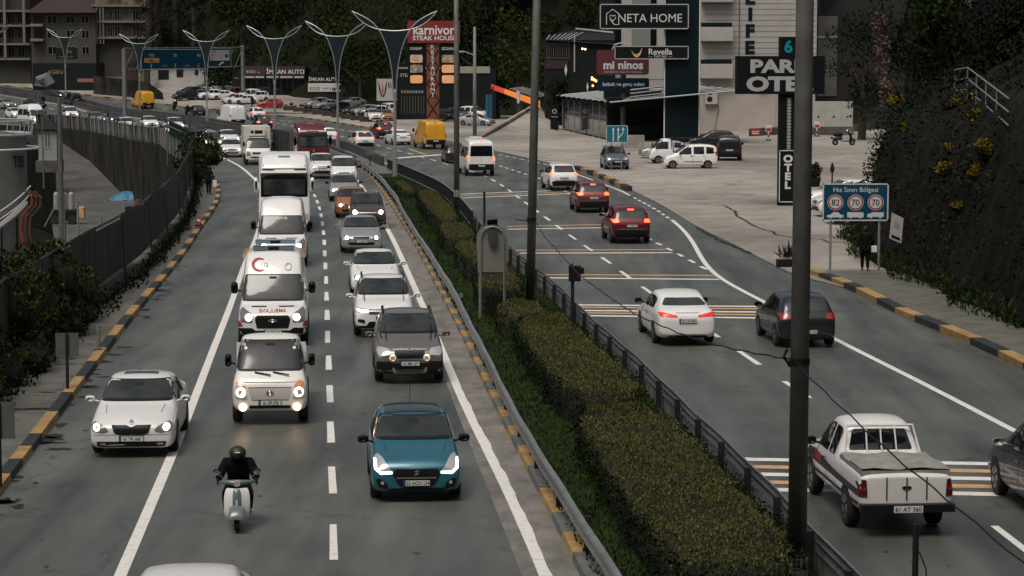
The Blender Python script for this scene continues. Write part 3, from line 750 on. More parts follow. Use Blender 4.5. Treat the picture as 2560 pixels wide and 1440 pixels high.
S['hatch']=[(-1.93,.36,.66,.62,.66,.60),(-1.88,.26,.80,.82,.90,.70),(-1.74,.22,.84,.96,1.04,.66),(-1.52,.2,.86,.98,1.36,.64),(-1.25,.18,.865,.97,1.45,.65),(-.5,.18,.868,.95,1.50,.67),(.12,.18,.868,.93,1.46,.66),(.30,.18,.868,.92,1.38,.67),(.88,.18,.868,.90,1.05,.75),(1.02,.18,.868,.88,.99,.75),(1.40,.18,.868,.80,.92,.70),(1.72,.18,.86,.72,.84,.66),(1.86,.21,.83,.64,.74,.60),(1.93,.30,.77,.54,.62,.54)]
S['sedan']=[(-2.36,.38,.70,.66,.72,.62),(-2.30,.28,.82,.86,.96,.74),(-2.05,.22,.87,.98,1.08,.74),(-1.72,.2,.89,.98,1.12,.68),(-1.05,.18,.9,.96,1.38,.62),(-.75,.18,.9,.95,1.44,.64),(-.2,.18,.9,.93,1.47,.67),(.25,.18,.9,.92,1.44,.66),(.45,.18,.9,.91,1.36,.67),(1.05,.18,.9,.88,1.03,.77),(1.22,.18,.9,.86,.97,.77),(1.75,.18,.895,.78,.89,.72),(2.10,.18,.885,.70,.80,.68),(2.26,.21,.85,.62,.71,.62),(2.33,.30,.79,.52,.60,.56)]
S['suv']=[(-2.14,.46,.72,.74,.80,.64),(-2.08,.34,.84,.94,1.02,.72),(-1.96,.28,.88,1.05,1.14,.70),(-1.72,.26,.895,1.06,1.52,.67),(-1.45,.24,.90,1.05,1.62,.68),(-.6,.24,.905,1.03,1.68,.70),(.05,.24,.905,1.01,1.65,.70),(.25,.24,.905,1.0,1.56,.70),(.88,.24,.905,.98,1.19,.79),(1.02,.24,.905,.97,1.12,.79),(1.6,.24,.905,.92,1.05,.75),(1.90,.24,.895,.84,.97,.70),(2.07,.28,.865,.74,.86,.64),(2.14,.38,.81,.62,.74,.58)]
S['van']=[(-2.90,.50,.92,1.0,1.02,.8),(-2.86,.42,1.0,1.25,2.30,.86),(-2.7,.4,1.02,1.28,2.52,.86),(-1.0,.36,1.03,1.28,2.62,.86),(.5,.32,1.03,1.26,2.64,.84),(.90,.30,1.03,1.24,2.56,.82),(1.30,.30,1.03,1.20,2.02,.84),(1.95,.30,1.03,1.10,1.26,.90),(2.08,.30,1.03,1.06,1.18,.90),(2.50,.30,1.02,.98,1.10,.86),(2.72,.32,.99,.88,1.0,.80),(2.82,.40,.93,.76,.86,.74)]
S['mpv']=[(-2.08,.45,.78,.9,.92,.66),(-2.03,.34,.85,1.08,1.55,.68),(-1.88,.28,.87,1.1,1.74,.70),(-1.2,.25,.88,1.08,1.82,.70),(-.3,.24,.88,1.06,1.82,.69),(.25,.24,.88,1.04,1.76,.66),(.48,.24,.88,1.02,1.64,.66),(1.12,.24,.88,1.0,1.20,.76),(1.25,.24,.88,.98,1.10,.76),(1.65,.24,.875,.90,1.02,.72),(1.92,.25,.86,.78,.90,.66),(2.06,.30,.80,.66,.74,.6)]
S['bigcar']=None
def glow_disc(b,x,y,z,r,m): b.disc((x,y,z),r,m,'y',14)
def bulb(K,x,z,r=.07,side='front',name='headlamp_bulb'):
    for sx in (-1,1):
        n=14; K.D(name,'lamp',side,[[(sx*x+r*cos(2*PI*k/n),z+r*sin(2*PI*k/n)) for k in range(n)]],.02,0,parent=None,step=.3)
def both(poly): return [poly],[[(-x,z) for x,z in poly]]
def lamps(K,pn,mk,side,poly,o=.012,r=.04,parent='body'):
    for p in both(poly): K.D(pn,mk,side,p,o,r,parent)
def plate(K,side,z,x=0,txt=None,yoff=.03,w=.52):
    d=Vector((0,-1 if side=='front' else 1,0)); h=K.bvh.ray_cast(Vector((x,6 if side=='front' else -6,z)),d); y=h[0].y-d.y*yoff if h[0] else 0
    b=MB(); t=txt or '61 AB 123'; 
    b.x=Matrix.Translation((x,y,z))@(Matrix.Rotation(PI,4,'Z') if side=='front' else Matrix.Identity(4))
    b.box((-w/2,0,-.06),(w/2,.02,.06),M_black); b.box((-w/2+.01,-.004,-.052),(w/2-.01,.001,.052),M_plate); b.box((-w/2+.01,-.006,-.052),(-w/2+.05,0,.052),M_pblue)
    if t!='-': b.text(t,.022,-.008,0,.10,M_ink,.014,sx=.86)
    K.parts.append(('number_plate',b.mesh('number_plate'),None,None,(0,0,0)))
def scale_st(st,L=1,W=1,H=1,lift=0): return [(y*L,zb,w*W,zsh*H+lift,zt*H+lift,wt*W) for y,zb,w,zsh,zt,wt in st]
KIND={}
# --- teal hatch ---
st=S['hatch']; K=make_kind('hatch',st,(8,6),(2,4),(1.22,-1.23),.30,win=wins(st,[(.55,-.33),(-.40,-1.15)]),mirror=(.62,1.0)); KIND['swift']=K
K.D('roof_panel','roof','top',[[(-.52,-1.42),(.52,-1.42),(.56,.12),(-.56,.12)]],.010,.1)
K.D('grille','black','front',[[(-.40,.65),(.40,.65),(.46,.55),(.34,.34),(.2,.29),(-.2,.29),(-.34,.34),(-.46,.55)]],.010)
lamps(K,'headlight','hl','front',[(.44,.60),(.52,.66),(.64,.84),(.74,.88),(.80,.80),(.80,.66),(.70,.57)])
lamps(K,'daytime_lamp','drl','front',[(.46,.565),(.68,.55),(.795,.64),(.80,.80),(.755,.80),(.75,.66),(.66,.60),(.46,.605)],.02,.01)
K.D('grille_bar','silver','front',[[(-.38,.47),(.38,.47),(.38,.495),(-.38,.495)]],.022,.0)
K.D('badge','silver','front',[[(-.055,.57),(.01,.525),(.055,.545),(-.01,.59),(.055,.60),(.0,.635),(-.055,.61),(.0,.575)]],.02,0)
lamps(K,'fog_lamp','hl','front',[(.62,.36),(.68,.36),(.68,.42),(.62,.42)])
lamps(K,'lower_trim','black','front',[(.52,.26),(.72,.30),(.78,.46),(.70,.48),(.58,.40)],.008)
K.D('lower_intake','black','front',[[(-.56,.245),(.56,.245),(.50,.275),(-.50,.275)]],.010,0)
plate(K,'front',.385,0,'25 ACN 134')
b=MB(); b.tube([(0,-1.1,1.49),(0,-1.22,1.86)],.008,M_black,5); K.parts.append(('antenna',b.mesh('antenna'),None,None,(0,0,0)))
# --- white liftback saloon ---
st=scale_st(S['sedan'],1.02,1.01,1.0); K=make_kind('sedan',st,(9,7),(3,4),(1.42,-1.38),.32,win=wins(st,[(.72,-.12),(-.2,-1.0)]),mirror=(.82,1.02)); KIND['superb']=K
K.D('sunroof','glassd','top',[[(-.36,-.35),(.36,-.35),(.38,.0),(-.38,.0)]],.008,.04)
K.D('grille','black','front',[[(-.42,.70),(-.1,.70),(0,.66),(.1,.70),(.42,.70),(.36,.54),(.24,.50),(-.24,.50),(-.36,.54)]],.010,.02)
K.D('badge','silver','front',[[(.045*cos(k),.745+.045*sin(k)) for k in [j*PI/5 for j in range(10)]]],.018,0)
lamps(K,'headlight','hldark','front',[(.47,.58),(.56,.68),(.78,.76),(.86,.68),(.82,.57),(.6,.545)])
bulb(K,.73,.65,.07)
K.D('lower_intake','black','front',[[(-.74,.36),(.74,.36),(.70,.25),(-.70,.25)]],.010)
lamps(K,'fog_lamp','silver','front',[(.54,.29),(.66,.29),(.66,.33),(.54,.33)],.018,.01)
plate(K,'front',.42,0,'61 YK 660'); K.D('bumper_line','under','front',[[(-.80,.50),(.80,.50),(.80,.508),(-.80,.508)]],.008,0); lamps(K,'tail_light','tl','rear',[(.48,.82),(.80,.86),(.80,.98),(.5,.96)])
# --- generic front and rear dressing ---
def dress(K,z1,hw=.62,gh=.16,plate_f=None,plate_r=None,bar=None,rearlow=True,tl=None,W=None,tail3=True,hlm='hldark',br=.075,black_low=False):
    w=K.W
    K.D('grille','black','front',[[(-w*.42,z1),(w*.42,z1),(w*.36,z1-gh),(-w*.36,z1-gh)]],.010,.04)
    if bar: K.D('grille_bar','silver','front',[[(-w*.42,z1-gh*.42),(w*.42,z1-gh*.42),(w*.42,z1-gh*.58),(-w*.42,z1-gh*.58)]],.018,0)
    lamps(K,'headlight',hlm,'front',[(w*.50,z1-.11),(w*.56,z1+.0),(w*.78,z1+.06),(w*.86,z1+.01),(w*.83,z1-.12),(w*.7,z1-.15)])
    bulb(K,w*.70,z1-.045,br)
    zi=z1-gh-.22
    K.D('lower_intake','black','front',[[(-w*.66,zi+.06),(w*.66,zi+.06),(w*.58,zi-.06),(-w*.58,zi-.06)]],.010,.03)
    if black_low: K.D('bumper_skirt','black','front',[[(-w*.86,zi-.04),(w*.86,zi-.04),(w*.8,zi-.15),(-w*.8,zi-.15)]],.008,.03)
    plate(K,'front',zi+.10,0,plate_f)
    t=tl or [(w*.52,z1+.08),(w*.84,z1+.10),(w*.86,z1+.24),(w*.56,z1+.22)]
    lamps(K,'tail_light','tl','rear',t,.014)
    zb0=K.st[1][1]
    if rearlow: K.D('rear_skirt','black','rear',[[(-w*.80,zb0-.02),(w*.80,zb0-.02),(w*.90,zb0+.26),(w*.62,zb0+.30),(-w*.62,zb0+.30),(-w*.90,zb0+.26)]],.010,.04)
    plate(K,'rear',z1+.06 if tail3 else (z1-.04 if z1>.8 else .48),0,plate_r)
def add_rails(K,y0,y1,x):
    for sx in (-1,1):
        z0=interp(K.st,y0,4); z1=interp(K.st,y1,4); b=MB()
        b.tube([(sx*x,y0,z0+.0),(sx*x,y0-.12,z0+.075),(sx*x*.98,(y0+y1)/2,max(z0,z1)+.10),(sx*x,y1+.12,z1+.075),(sx*x,y1,z1)],.022,M_black,6)
        K.parts.append(('roof_rail',b.mesh('roof_rail'),'rail',None,(0,0,0)))
st=S['sedan']; K=make_kind('sedan',st,(9,7),(3,4),(1.38,-1.35),.32,win=wins(st,[(.72,-.12),(-.2,-1.0)]),mirror=(.82,1.02)); KIND['sedan']=K
dress(K,.70,gh=.07,plate_f='61 AEL 72',plate_r='07 LW 800',tl=[(.30,.86),(.78,.88),(.84,.98),(.74,1.0),(.30,.91)],rearlow=False,tail3=True)
K.D('boot_trim','silver','rear',[[(-.34,.975),(.34,.975),(.34,.99),(-.34,.99)]],.012,0)
K.D('rear_skirt','black','rear',[[(-.62,.26),(.62,.26),(.55,.33),(-.55,.33)]],.008,.02)
st=S['hatch']; K=make_kind('hatch',scale_st(st,1.03,1.0,1.0),(8,6),(2,4),(1.26,-1.27),.31,win=wins(scale_st(st,1.03),[(.55,-.33),(-.40,-1.1)]),mirror=(.64,1.0)); KIND['hatch']=K
dress(K,.70,gh=.09,plate_r='61 AEC 744',tl=[(.50,.86),(.80,.82),(.82,1.0),(.58,1.02)],tail3=False,rearlow=False)
K.D('badge','silver','rear',[[(.05*cos(j*PI/5),.90+.05*sin(j*PI/5)) for j in range(10)]],.014,0)
st=S['suv']; K=make_kind('suv',st,(8,6),(2,4),(1.30,-1.32),.35,win=wins(st,[(.55,-.38),(-.46,-1.15),(-1.22,-1.6)]),mirror=(.62,1.12)); KIND['suv']=K
dress(K,.86,gh=.13,plate_r='61 ADB 40',bar=True,black_low=True,tl=[(.56,.98),(.84,.96),(.86,1.10),(.62,1.14)],tail3=False)
K.D('brake_light','tl3','rear',[[(-.14,1.50),(.14,1.50),(.14,1.55),(-.14,1.55)]],.02,.01)
K.D('bumper_strip','silver','rear',[[(-.62,.655),(.62,.655),(.62,.68),(-.62,.68)]],.016,.0)
st=S['suv']; K=make_kind('suv',st,(8,6),(2,4),(1.30,-1.32),.35,win=wins(st,[(.55,-.38),(-.46,-1.15),(-1.22,-1.6)]),mirror=(.62,1.12)); KIND['duster']=K
dress(K,.88,gh=.14,bar=True,black_low=True,hlm='hl',br=.10); add_rails(K,0,-1.5,.64)
# boxy taupe SUV
st=scale_st(S['suv'],.985,.99,1.0); K=make_kind('suv',st,(8,6),(2,4),(1.28,-1.3),.35,win=wins(st,[(.55,-.38),(-.46,-1.15),(-1.22,-1.6)]),mirror=(.62,1.12)); KIND['yeti']=K
lamps(K,'headlight','hl','front',[(.50,.76),(.80,.74),(.85,.86),(.80,.95),(.54,.92)],.014)
lamps(K,'fog_lamp','hl','front',[(.44+.10*cos(j*PI/6),.70+.10*sin(j*PI/6)) for j in range(12)],.02,0); bulb(K,.44,.70,.075)
K.D('grille','black','front',[[(-.40,.86),(.40,.86),(.36,.68),(-.36,.68)]],.012,.03)
K.D('grille_frame','silver','front',[[(-.44,.87),(-.1,.88),(0,.86),(.1,.88),(.44,.87),(.44,.91),(.1,.92),(0,.945),(-.1,.92),(-.44,.91)]],.02,0)
K.D('grille_frame','silver','front',[[(-.38,.64),(.38,.64),(.42,.67),(-.42,.67)]],.02,.0)
K.D('bumper_skirt','black','front',[[(-.86,.30),(.86,.30),(.86,.60),(.5,.60),(.46,.56),(-.46,.56),(-.5,.60),(-.86,.60)]],.010,.03)
K.D('skid_plate','silver','front',[[(-.40,.44),(-.34,.34),(.34,.34),(.40,.44),(.46,.44),(.42,.29),(-.42,.29),(-.46,.44)]],.02,.0)
plate(K,'front',.545,0,'61 BM 127'); add_rails(K,0,-1.5,.64); lamps(K,'tail_light','tl','rear',[(.56,.98),(.84,.96),(.86,1.10),(.62,1.14)])
# big white SUV with wide grille
st=scale_st(S['suv'],1.04,1.01,.99); K=make_kind('suv',st,(8,6),(2,4),(1.34,-1.36),.36,win=wins(st,[(.55,-.38),(-.46,-1.2),(-1.27,-1.65)]),mirror=(.62,1.10)); KIND['tiguan']=K
K.D('grille','black','front',[[(-.48,.86),(.48,.86),(.46,.72),(-.46,.72)]],.010,.02)
for z in (.75,.80,.85): K.D('grille_bar','silver','front',[[(-.48,z),(.48,z),(.48,z+.014),(-.48,z+.014)]],.018,0)
lamps(K,'headlight','hl','front',[(.46,.74),(.50,.87),(.80,.90),(.86,.84),(.80,.76)]); lamps(K,'daytime_lamp','drl','front',[(.48,.76),(.78,.79),(.84,.84),(.80,.86),(.52,.82)],.02,.01)
K.D('lower_intake','black','front',[[(-.46,.50),(.46,.50),(.56,.36),(-.56,.36)]],.010,.03); lamps(K,'fog_recess','black','front',[(.58,.44),(.82,.50),(.80,.58),(.6,.56)],.010)
K.D('bumper_skirt','black','front',[[(-.84,.30),(.84,.30),(.84,.37),(-.84,.37)]],.008,.01); plate(K,'front',.60,0,'61 ADK 61'); add_rails(K,0,-1.6,.65)
# --- vans ---
def van_kind(st,wn,front='transit',axles=(1.85,-1.75)):
    K=make_kind('van',st,(7,6),(1,2),axles,.35,win=wn,mirror=(1.55,1.55),rearwin=False); return K
K_mir=(.22,.36)
st=S['van']; wv=wins(st,[(1.72,1.0)],.06,.75)
K=van_kind(st,[[(1.72,1.18),(1.0,1.22),(1.0,1.78),(1.34,1.78)]]); KIND['ambulance']=K
def van_front(K,low='black',gr=True,txt=None,pl='61 AB 129'):
    if gr:
        K.D('grille','black','front',[[(-.46,.92),(.46,.92),(.52,.82),(.46,.55),(-.46,.55),(-.52,.82)]],.012,.04)
        K.D('badge','silver','front',[[(.13*cos(j*PI/8),.77+.05*sin(j*PI/8)) for j in range(16)]],.03,0)
    lamps(K,'headlight','hldark','front',[(.58,.72),(.62,.98),(.88,1.12),(.95,1.02),(.93,.74)],.014); bulb(K,.70,.86,.10)
    K.D('bumper_skirt',low,'front',[[(-1.0,.32),(1.0,.32),(1.0,.56),(.6,.56),(.5,.48),(-.5,.48),(-.6,.56),(-1.0,.56)]],.012,.03)
    plate(K,'front',.44,0,pl)
    for sx in (-1,1): K.D('bonnet_vent','black','front',[[(sx*.18,1.13),(sx*.62,1.13),(sx*.62,1.15),(sx*.18,1.15)]],.012,0)
van_front(K,'black',pl='61 AB 136')
def body_text(K,txt,side,x,z,size,m,bold=.01,mirror=False,sx=1,name='lettering',tilt=0,yy=None):
    d=Vector((0,-1 if side=='front' else 1,0)); vs,fs=textmesh(txt,bold,0); w=max(v[0] for v in vs)-min(v[0] for v in vs); b=MB(); k=-1 if side=='front' else 1
    if mirror: k=-k
    out=[]
    for v in vs:
        px=x+k*(v[0]-w/2)*size*sx; pz=z+(v[1]-.35)*size; h=K.bvh.ray_cast(Vector((px,6 if side=='front' else -6,pz)),d)
        if h[0] is None: h=K.bvh.find_nearest(Vector((px,2 if side=='front' else -2,pz)))
        out.append(tuple(h[0]-d*.015+Vector((0,0,.008))))
    b.add(out,fs,m); K.parts.append((name,b.mesh(name),None,None,(0,0,0)))
M_red=mat('red_vinyl',(.38,.03,.03),.5); M_grey=mat('grey_vinyl',(.35,.36,.38),.5); M_bluel=mat('beacon_blue',(.14,.20,.25),.15,coat=1)
body_text(K,'AMBULANS','front',0,1.05,.125,M_red,.004,mirror=True,sx=1.25)
# crescent, ring emblem on the raised roof front
n=16; cres=[(.42+.23*cos(t),2.27+.19*sin(t)) for t in [rad(-125)+rad(250)*k/n for k in range(n+1)]]+[(.375+.185*cos(t),2.27+.15*sin(t)) for t in [rad(120)-rad(240)*k/n for k in range(n+1)]]
K.D('crescent_emblem','red','front',[cres],.02,0); body_text(K,'112','front',.28,2.27,.15,M_grey,.01,name='emblem_lettering')
ring=[(-.42+.2*cos(2*PI*k/24),2.10+.16*sin(2*PI*k/24)) for k in range(24)]; 
body_text(K,'o','front',-.42,2.27,.5,M_grey,-.02,name='round_emblem'); body_text(K,'T','front',-.42,2.27,.12,M_grey,.0,name='round_emblem')
for sx in (-1,1): K.D('red_stripe','red','front',[[(sx*.86,.60),(sx*1.0,.60),(sx*1.0,.78),(sx*.92,.74)]],.014,.01)
for yy in (.45,-1.9):
    b=MB(); b.box((-.62,yy-.12,2.66),(.62,yy+.12,2.78),M_bluel); b.box((-.16,yy-.125,2.67),(.16,yy+.125,2.76),M_black)
    K.parts.append(('beacon_bar',b.mesh('beacon_bar'),None,None,(0,0,0)))
for sx in (-1,1):
    for yy in (.3,-.4,-1.1,-1.8):
        b=MB().box((sx*.9-.05,yy-.1,2.42),(sx*.9+.05,yy+.1,2.54),M_amber if yy<-1 else M_hl); K.parts.append(('side_lamp',b.mesh('side_lamp'),None,None,(0,0,0)))
K=van_kind(st,[[(1.72,1.18),(1.0,1.22),(1.0,1.78),(1.34,1.78)],[(.85,1.32),(-.7,1.32),(-.7,2.05),(.85,2.05)],[(-.85,1.32),(-2.5,1.32),(-2.5,2.05),(-.85,2.05)]]); KIND['minibus']=K
van_front(K,'paint',gr=False,pl='61 M 045'); K.D('grille','black','front',[[(-.46,.86),(.46,.86),(.40,.66),(-.40,.66)]],.012,.04)
b=MB(); b.box((-.42,-.2,2.61),(.42,.5,2.70),M_w); K.parts.append(('roof_vent',b.mesh('roof_vent'),None,None,(0,0,0)))
body_text(K,'SERViS','front',0,1.90,.13,M_w,.015,sx=1.2,name='windscreen_sign')
def van_rear(K,pl='61 T 210',win=True):
    if win: K.D('rear_window','glassd','rear',[[(-.80,1.42),(.80,1.42),(.76,2.15),(-.76,2.15)]],.008,.08)
    lamps(K,'tail_light','tl','rear',[(.86,1.10),(.97,1.10),(.97,1.42),(.88,1.42)],.014,.01)
    K.D('rear_skirt','black','rear',[[(-.92,.44),(.92,.44),(.92,.86),(-.92,.86)]],.008,.04); plate(K,'rear',.74,0,pl)
    K.D('brake_light','tl3','rear',[[(-.12,2.42),(.12,2.42),(.12,2.47),(-.12,2.47)]],.02,.01)
    K.D('door_seam','black','rear',[[(-.006,.9),(.006,.9),(.006,2.40),(-.006,2.40)]],.006,0)
van_rear(K)
K=van_kind(st,[[(1.72,1.18),(1.0,1.22),(1.0,1.78),(1.34,1.78)]]); KIND['cargovan']=K; van_front(K,'black'); van_rear(K,'61 D 881',False)
K_mir=(.2,.2)
st=S['mpv']; K=make_kind('mpv',st,(7,5),(1,2),(1.38,-1.3),.31,win=wins(st,[(.85,-.05),(-.22,-1.02),(-1.18,-1.75)],.04,.16),mirror=(.85,1.12)); KIND['mpv']=K
dress(K,.84,gh=.10,plate_f='61 S 552',tl=[(.72,1.0),(.84,1.0),(.84,1.35),(.76,1.35)],tail3=False)
K.D('door_strip','black','left',[[(.55,.52),(-.9,.52),(-.9,.57),(.55,.57)]],.01,.01); K.D('door_strip','black','right',[[(.55,.52),(-.9,.52),(-.9,.57),(.55,.57)]],.01,.01)
K.D('door_handle','black','left',[[(-.02,.96),(-.14,.96),(-.14,1.0),(-.02,1.0)],[(-.20,.96),(-.32,.96),(-.32,1.0),(-.20,1.0)]],.014,0)
# --- cab-over pickup (small white truck) ---
K_mir=(.16,.30)
S['cabover']=[(-.02,.42,.80,1.1,1.15,.7),(.0,.38,.84,1.12,1.80,.66),(.12,.34,.86,1.12,1.93,.68),(.55,.32,.87,1.12,1.97,.68),(.85,.32,.87,1.1,1.90,.66),(1.02,.32,.87,1.08,1.76,.68),(1.52,.32,.87,1.04,1.22,.76),(1.62,.32,.87,1.00,1.12,.76),(1.74,.32,.85,.90,1.00,.74),(1.82,.34,.80,.78,.86,.68),(1.85,.42,.72,.6,.66,.6)]
st=S['cabover']; K=make_kind('cabover',st,(6,4),None,(1.15,-1.9),.31,win=[[(1.42,1.16),(.35,1.16),(.35,1.74),(.95,1.74)]],mirror=(1.35,1.40)); KIND['h100']=K
K.D('bonnet_seam','black','front',[[(-.7,.985),(.7,.985),(.7,.995),(-.7,.995)]],.008,0)
K.D('grille','grille','front',[[(-.50,.86),(.50,.86),(.42,.60),(-.42,.60)]],.012,.04); K.D('grille_frame','black','front',[[(-.50,.865),(.50,.865),(.50,.88),(-.50,.88)]],.016,0)
K.D('badge','silver','front',[[(.09*cos(j*PI/8),.75+.055*sin(j*PI/8)) for j in range(16)]],.022,0)
lamps(K,'headlight','hl','front',[(.52,.62),(.56,.94),(.68,1.02),(.78,.98),(.79,.64)],.014); bulb(K,.66,.77,.11)
lamps(K,'indicator','amber','front',[(.57,.90),(.62,1.0),(.70,1.03),(.78,.97),(.74,.90)],.02,.02); bulb(K,.62,.43,.085)
K.D('lower_intake','black','front',[[(-.48,.40),(.48,.40),(.48,.47),(-.48,.47)]],.012,.02); plate(K,'front',.53,0,'61 EP 578')
for sx in (-1,1): K.D('roof_lamp','silver','front',[[(sx*.60+.045*cos(j*PI/5),1.775+.03*sin(j*PI/5)) for j in range(10)]],.018,0)
for sx in (-1,1): K.D('inspection_sticker','white','front',[[(sx*.56+.04*cos(j*PI/5),1.70+.035*sin(j*PI/5)) for j in range(10)]],.02,0)
for sx in (0,.42):
    b=MB(); b.tube([(-sx-.02,1.66,1.15),(-sx+.35,1.58,1.21)],.016,M_black,5); K.parts.append(('wiper',b.mesh('wiper'),None,None,(0,0,0)))
def flatbed(K,rack=False,col='paint'):
    b=MB(); b.box((-.80,-3.0,.80),(.80,-.10,.90),M_black); b.box((-.35,-3.0,.5),(-.25,.4,.8),M_black); b.box((.25,-3.0,.5),(.35,.4,.8),M_black)
    K.parts.append(('chassis',b.mesh('chassis'),None,None,(0,0,0)))
    b=MB()
    for x in (-.82,.80): b.box((x,-3.0,.90),(x+.02,-.10,1.26),M_w)
    b.box((-.82,-3.02,.90),(.82,-3.0,1.26),M_w); b.box((-.82,-.12,.9),(.82,-.10,1.7),M_w)
    K.parts.append(('load_bed',b.mesh('load_bed'),'paint',None,(0,0,0)))
flatbed(K)
# --- heavy lorry cab ---
K_mir=(.22,.8)
S['lorry']=[(-.05,.60,1.1,2.2,2.3,1.0),(.0,.55,1.18,2.2,3.55,1.12),(.2,.5,1.22,2.2,3.78,1.14),(1.1,.45,1.245,2.2,3.72,1.12),(1.75,.40,1.245,2.15,3.30,1.12),(1.98,.40,1.245,2.1,2.86,1.14),(2.16,.38,1.245,1.80,1.86,1.14),(2.22,.36,1.24,1.5,1.62,1.14),(2.30,.34,1.22,.9,1.0,1.12),(2.32,.40,1.15,.7,.8,1.0)]
st=S['lorry']; K=make_kind('lorry',st,None,None,(1.25,-2.2),.5,win=[[(1.85,1.9),(.95,1.9),(.95,2.62),(1.8,2.62)]],mirror=(1.95,2.1)); KIND['lorry']=K
K.D('windscreen','glassd','front',[[(-1.13,1.72),(1.13,1.72),(1.12,2.86),(-1.12,2.86)]],.012,.06)
K.D('windscreen_lower','glass','front',[[(-1.0,1.84),(1.0,1.84),(1.0,2.56),(-1.0,2.56)]],.02,.05,parent='windscreen')
K.D('sun_visor','roofline','front',[[(-1.05,2.98),(-.55,2.98),(-.42,3.04),(.42,3.04),(.55,2.98),(1.05,2.98),(1.05,3.08),(.5,3.08),(-.5,3.08),(-1.05,3.08)]],.014,.01)
K.D('grille','grillep','front',[[(-.62,1.52),(.62,1.52),(.56,.72),(-.56,.72)]],.012,.05)
for z in (.85,1.02,1.19,1.36): K.D('grille_bar','black','front',[[(-.55,z),(.55,z),(.55,z+.035),(-.55,z+.035)]],.02,0)
K.D('badge','silver','front',[[(.09*cos(j*PI/6),1.44+.09*sin(j*PI/6)) for j in range(12)]],.026,0)
lamps(K,'headlight','hl','front',[(.78,.62),(.80,.84),(1.14,.92),(1.16,.66)],.014); bulb(K,1.0,.75,.08); plate(K,'front',.52,0,'34 TR 6161')
for sx in (-1,1): K.D('roof_lamp','lamp','front',[[(sx*1.0+.04*cos(j*PI/5),3.2+.04*sin(j*PI/5)) for j in range(10)]],.02,0)
K.D('roof_hatch','silver','front',[[(-.28,3.58),(.28,3.58),(.28,3.66),(-.28,3.66)]],.01,.01)
def lorry_extra(K,kind):
    b=MB()
    if kind=='box':
        b.box((-1.25,-8,.95),(1.25,-.55,3.5),M_w); me=b.mesh('trailer')
    else:
        b.box((-1.25,-8,1.1),(-1.18,-.6,2.9),M_silver); b.box((1.18,-8,1.1),(1.25,-.6,2.9),M_silver); b.box((-1.18,-.7,1.1),(1.18,-.6,3.0),M_silver); b.box((-1.18,-8,1.1),(1.18,-7.9,2.9),M_silver); b.box((-1.18,-7.9,1.1),(1.18,-.7,1.3),M_dsteel)
        for k in range(12):
            for sx in (-1,1): b.box((sx*1.28-.03,-7.8+k*.62,1.1),(sx*1.28+.03,-7.7+k*.62,2.9),M_dsteel)
        me=b.mesh('trailer')
    return me
# --- small refrigerated lorry: cab + box ---
K_mir=(.18,.4)
S['boxcab']=[(-.02,.55,.92,1.3,1.4,.8),(.0,.5,.96,1.3,2.0,.84),(.2,.46,.98,1.3,2.12,.86),(.8,.42,1.0,1.3,2.12,.86),(1.1,.42,1.0,1.26,2.0,.88),(1.5,.4,1.0,1.2,1.3,.92),(1.62,.4,1.0,1.1,1.18,.92),(1.74,.4,.97,.85,.92,.88),(1.78,.45,.9,.7,.76,.8)]
st=S['boxcab']; K=make_kind('boxcab',st,(5,3),None,(1.05,-2.0),.38,win=[[(1.3,1.36),(.3,1.36),(.3,1.9),(1.0,1.9)]],mirror=(1.35,1.55)); KIND['boxlorry']=K
K.D('grille','black','front',[[(-.5,1.0),(.5,1.0),(.42,.84),(-.42,.84)]],.012,.04); lamps(K,'headlight','hldark','front',[(.56,.78),(.62,1.0),(.9,1.1),(.92,.72)],.014)
K.D('lower_intake','black','front',[[(-.6,.66),(.6,.66),(.6,.56),(-.6,.56)]],.012,.02); plate(K,'front',.50,0,'61 KN 71')
b=MB(); b.box((-1.05,-4.6,.85),(1.05,-.15,2.95),M_w); K.parts.append(('cargo_box',b.mesh('cargo_box'),'box',None,(0,0,0)))
b=MB(); b.box((-.62,-.15,2.25),(.62,.28,2.75),M_w); b.box((-.42,.28,2.40),(.2,.29,2.66),M_black); b.box((.28,.28,2.42),(.5,.29,2.64),M_black); K.parts.append(('cooling_unit',b.mesh('cooling_unit'),'box',None,(0,0,0)))
b=MB(); b.box((-.4,-4.4,.5),(.4,.1,.85),M_black); K.parts.append(('chassis',b.mesh('chassis'),None,None,(0,0,0)))
# --- old pickup with covered bed ---
K_mir=(.2,.16)
S['pickup']=[(-2.55,.52,.80,1.02,1.04,.70),(-2.50,.44,.85,1.06,1.12,.74),(-2.2,.40,.86,1.07,1.14,.76),(-.62,.36,.865,1.06,1.14,.76),(-.52,.36,.865,1.06,1.20,.72),(-.36,.36,.865,1.05,1.60,.60),(-.2,.36,.865,1.05,1.70,.60),(.45,.36,.865,1.04,1.73,.60),(.75,.36,.865,1.03,1.66,.60),(.92,.36,.865,1.02,1.56,.62),(1.4,.36,.865,1.0,1.16,.72),(1.55,.36,.865,.98,1.10,.72),(2.2,.38,.85,.92,1.0,.68),(2.45,.42,.80,.8,.9,.6),(2.52,.5,.7,.7,.75,.5)]
st=S['pickup']; K=make_kind('pickup',st,(10,8),None,(1.65,-1.45),.36,win=wins(st,[(1.12,.28),(.18,-.28)],.04,.12),mirror=(1.05,1.12)); KIND['pickup']=K
K.D('rear_window','glassd','rear',[[(-.60,1.22),(.60,1.22),(.50,1.58),(-.50,1.58)]],.008,.05)
for x in (-.28,0,.28): 
    b=MB(); b.tube([(x,-.66,1.16),(x*.95,-.46,1.66)],.016,M_w,6); K.parts.append(('window_bar',b.mesh('window_bar'),'paint',None,(0,0,0)))
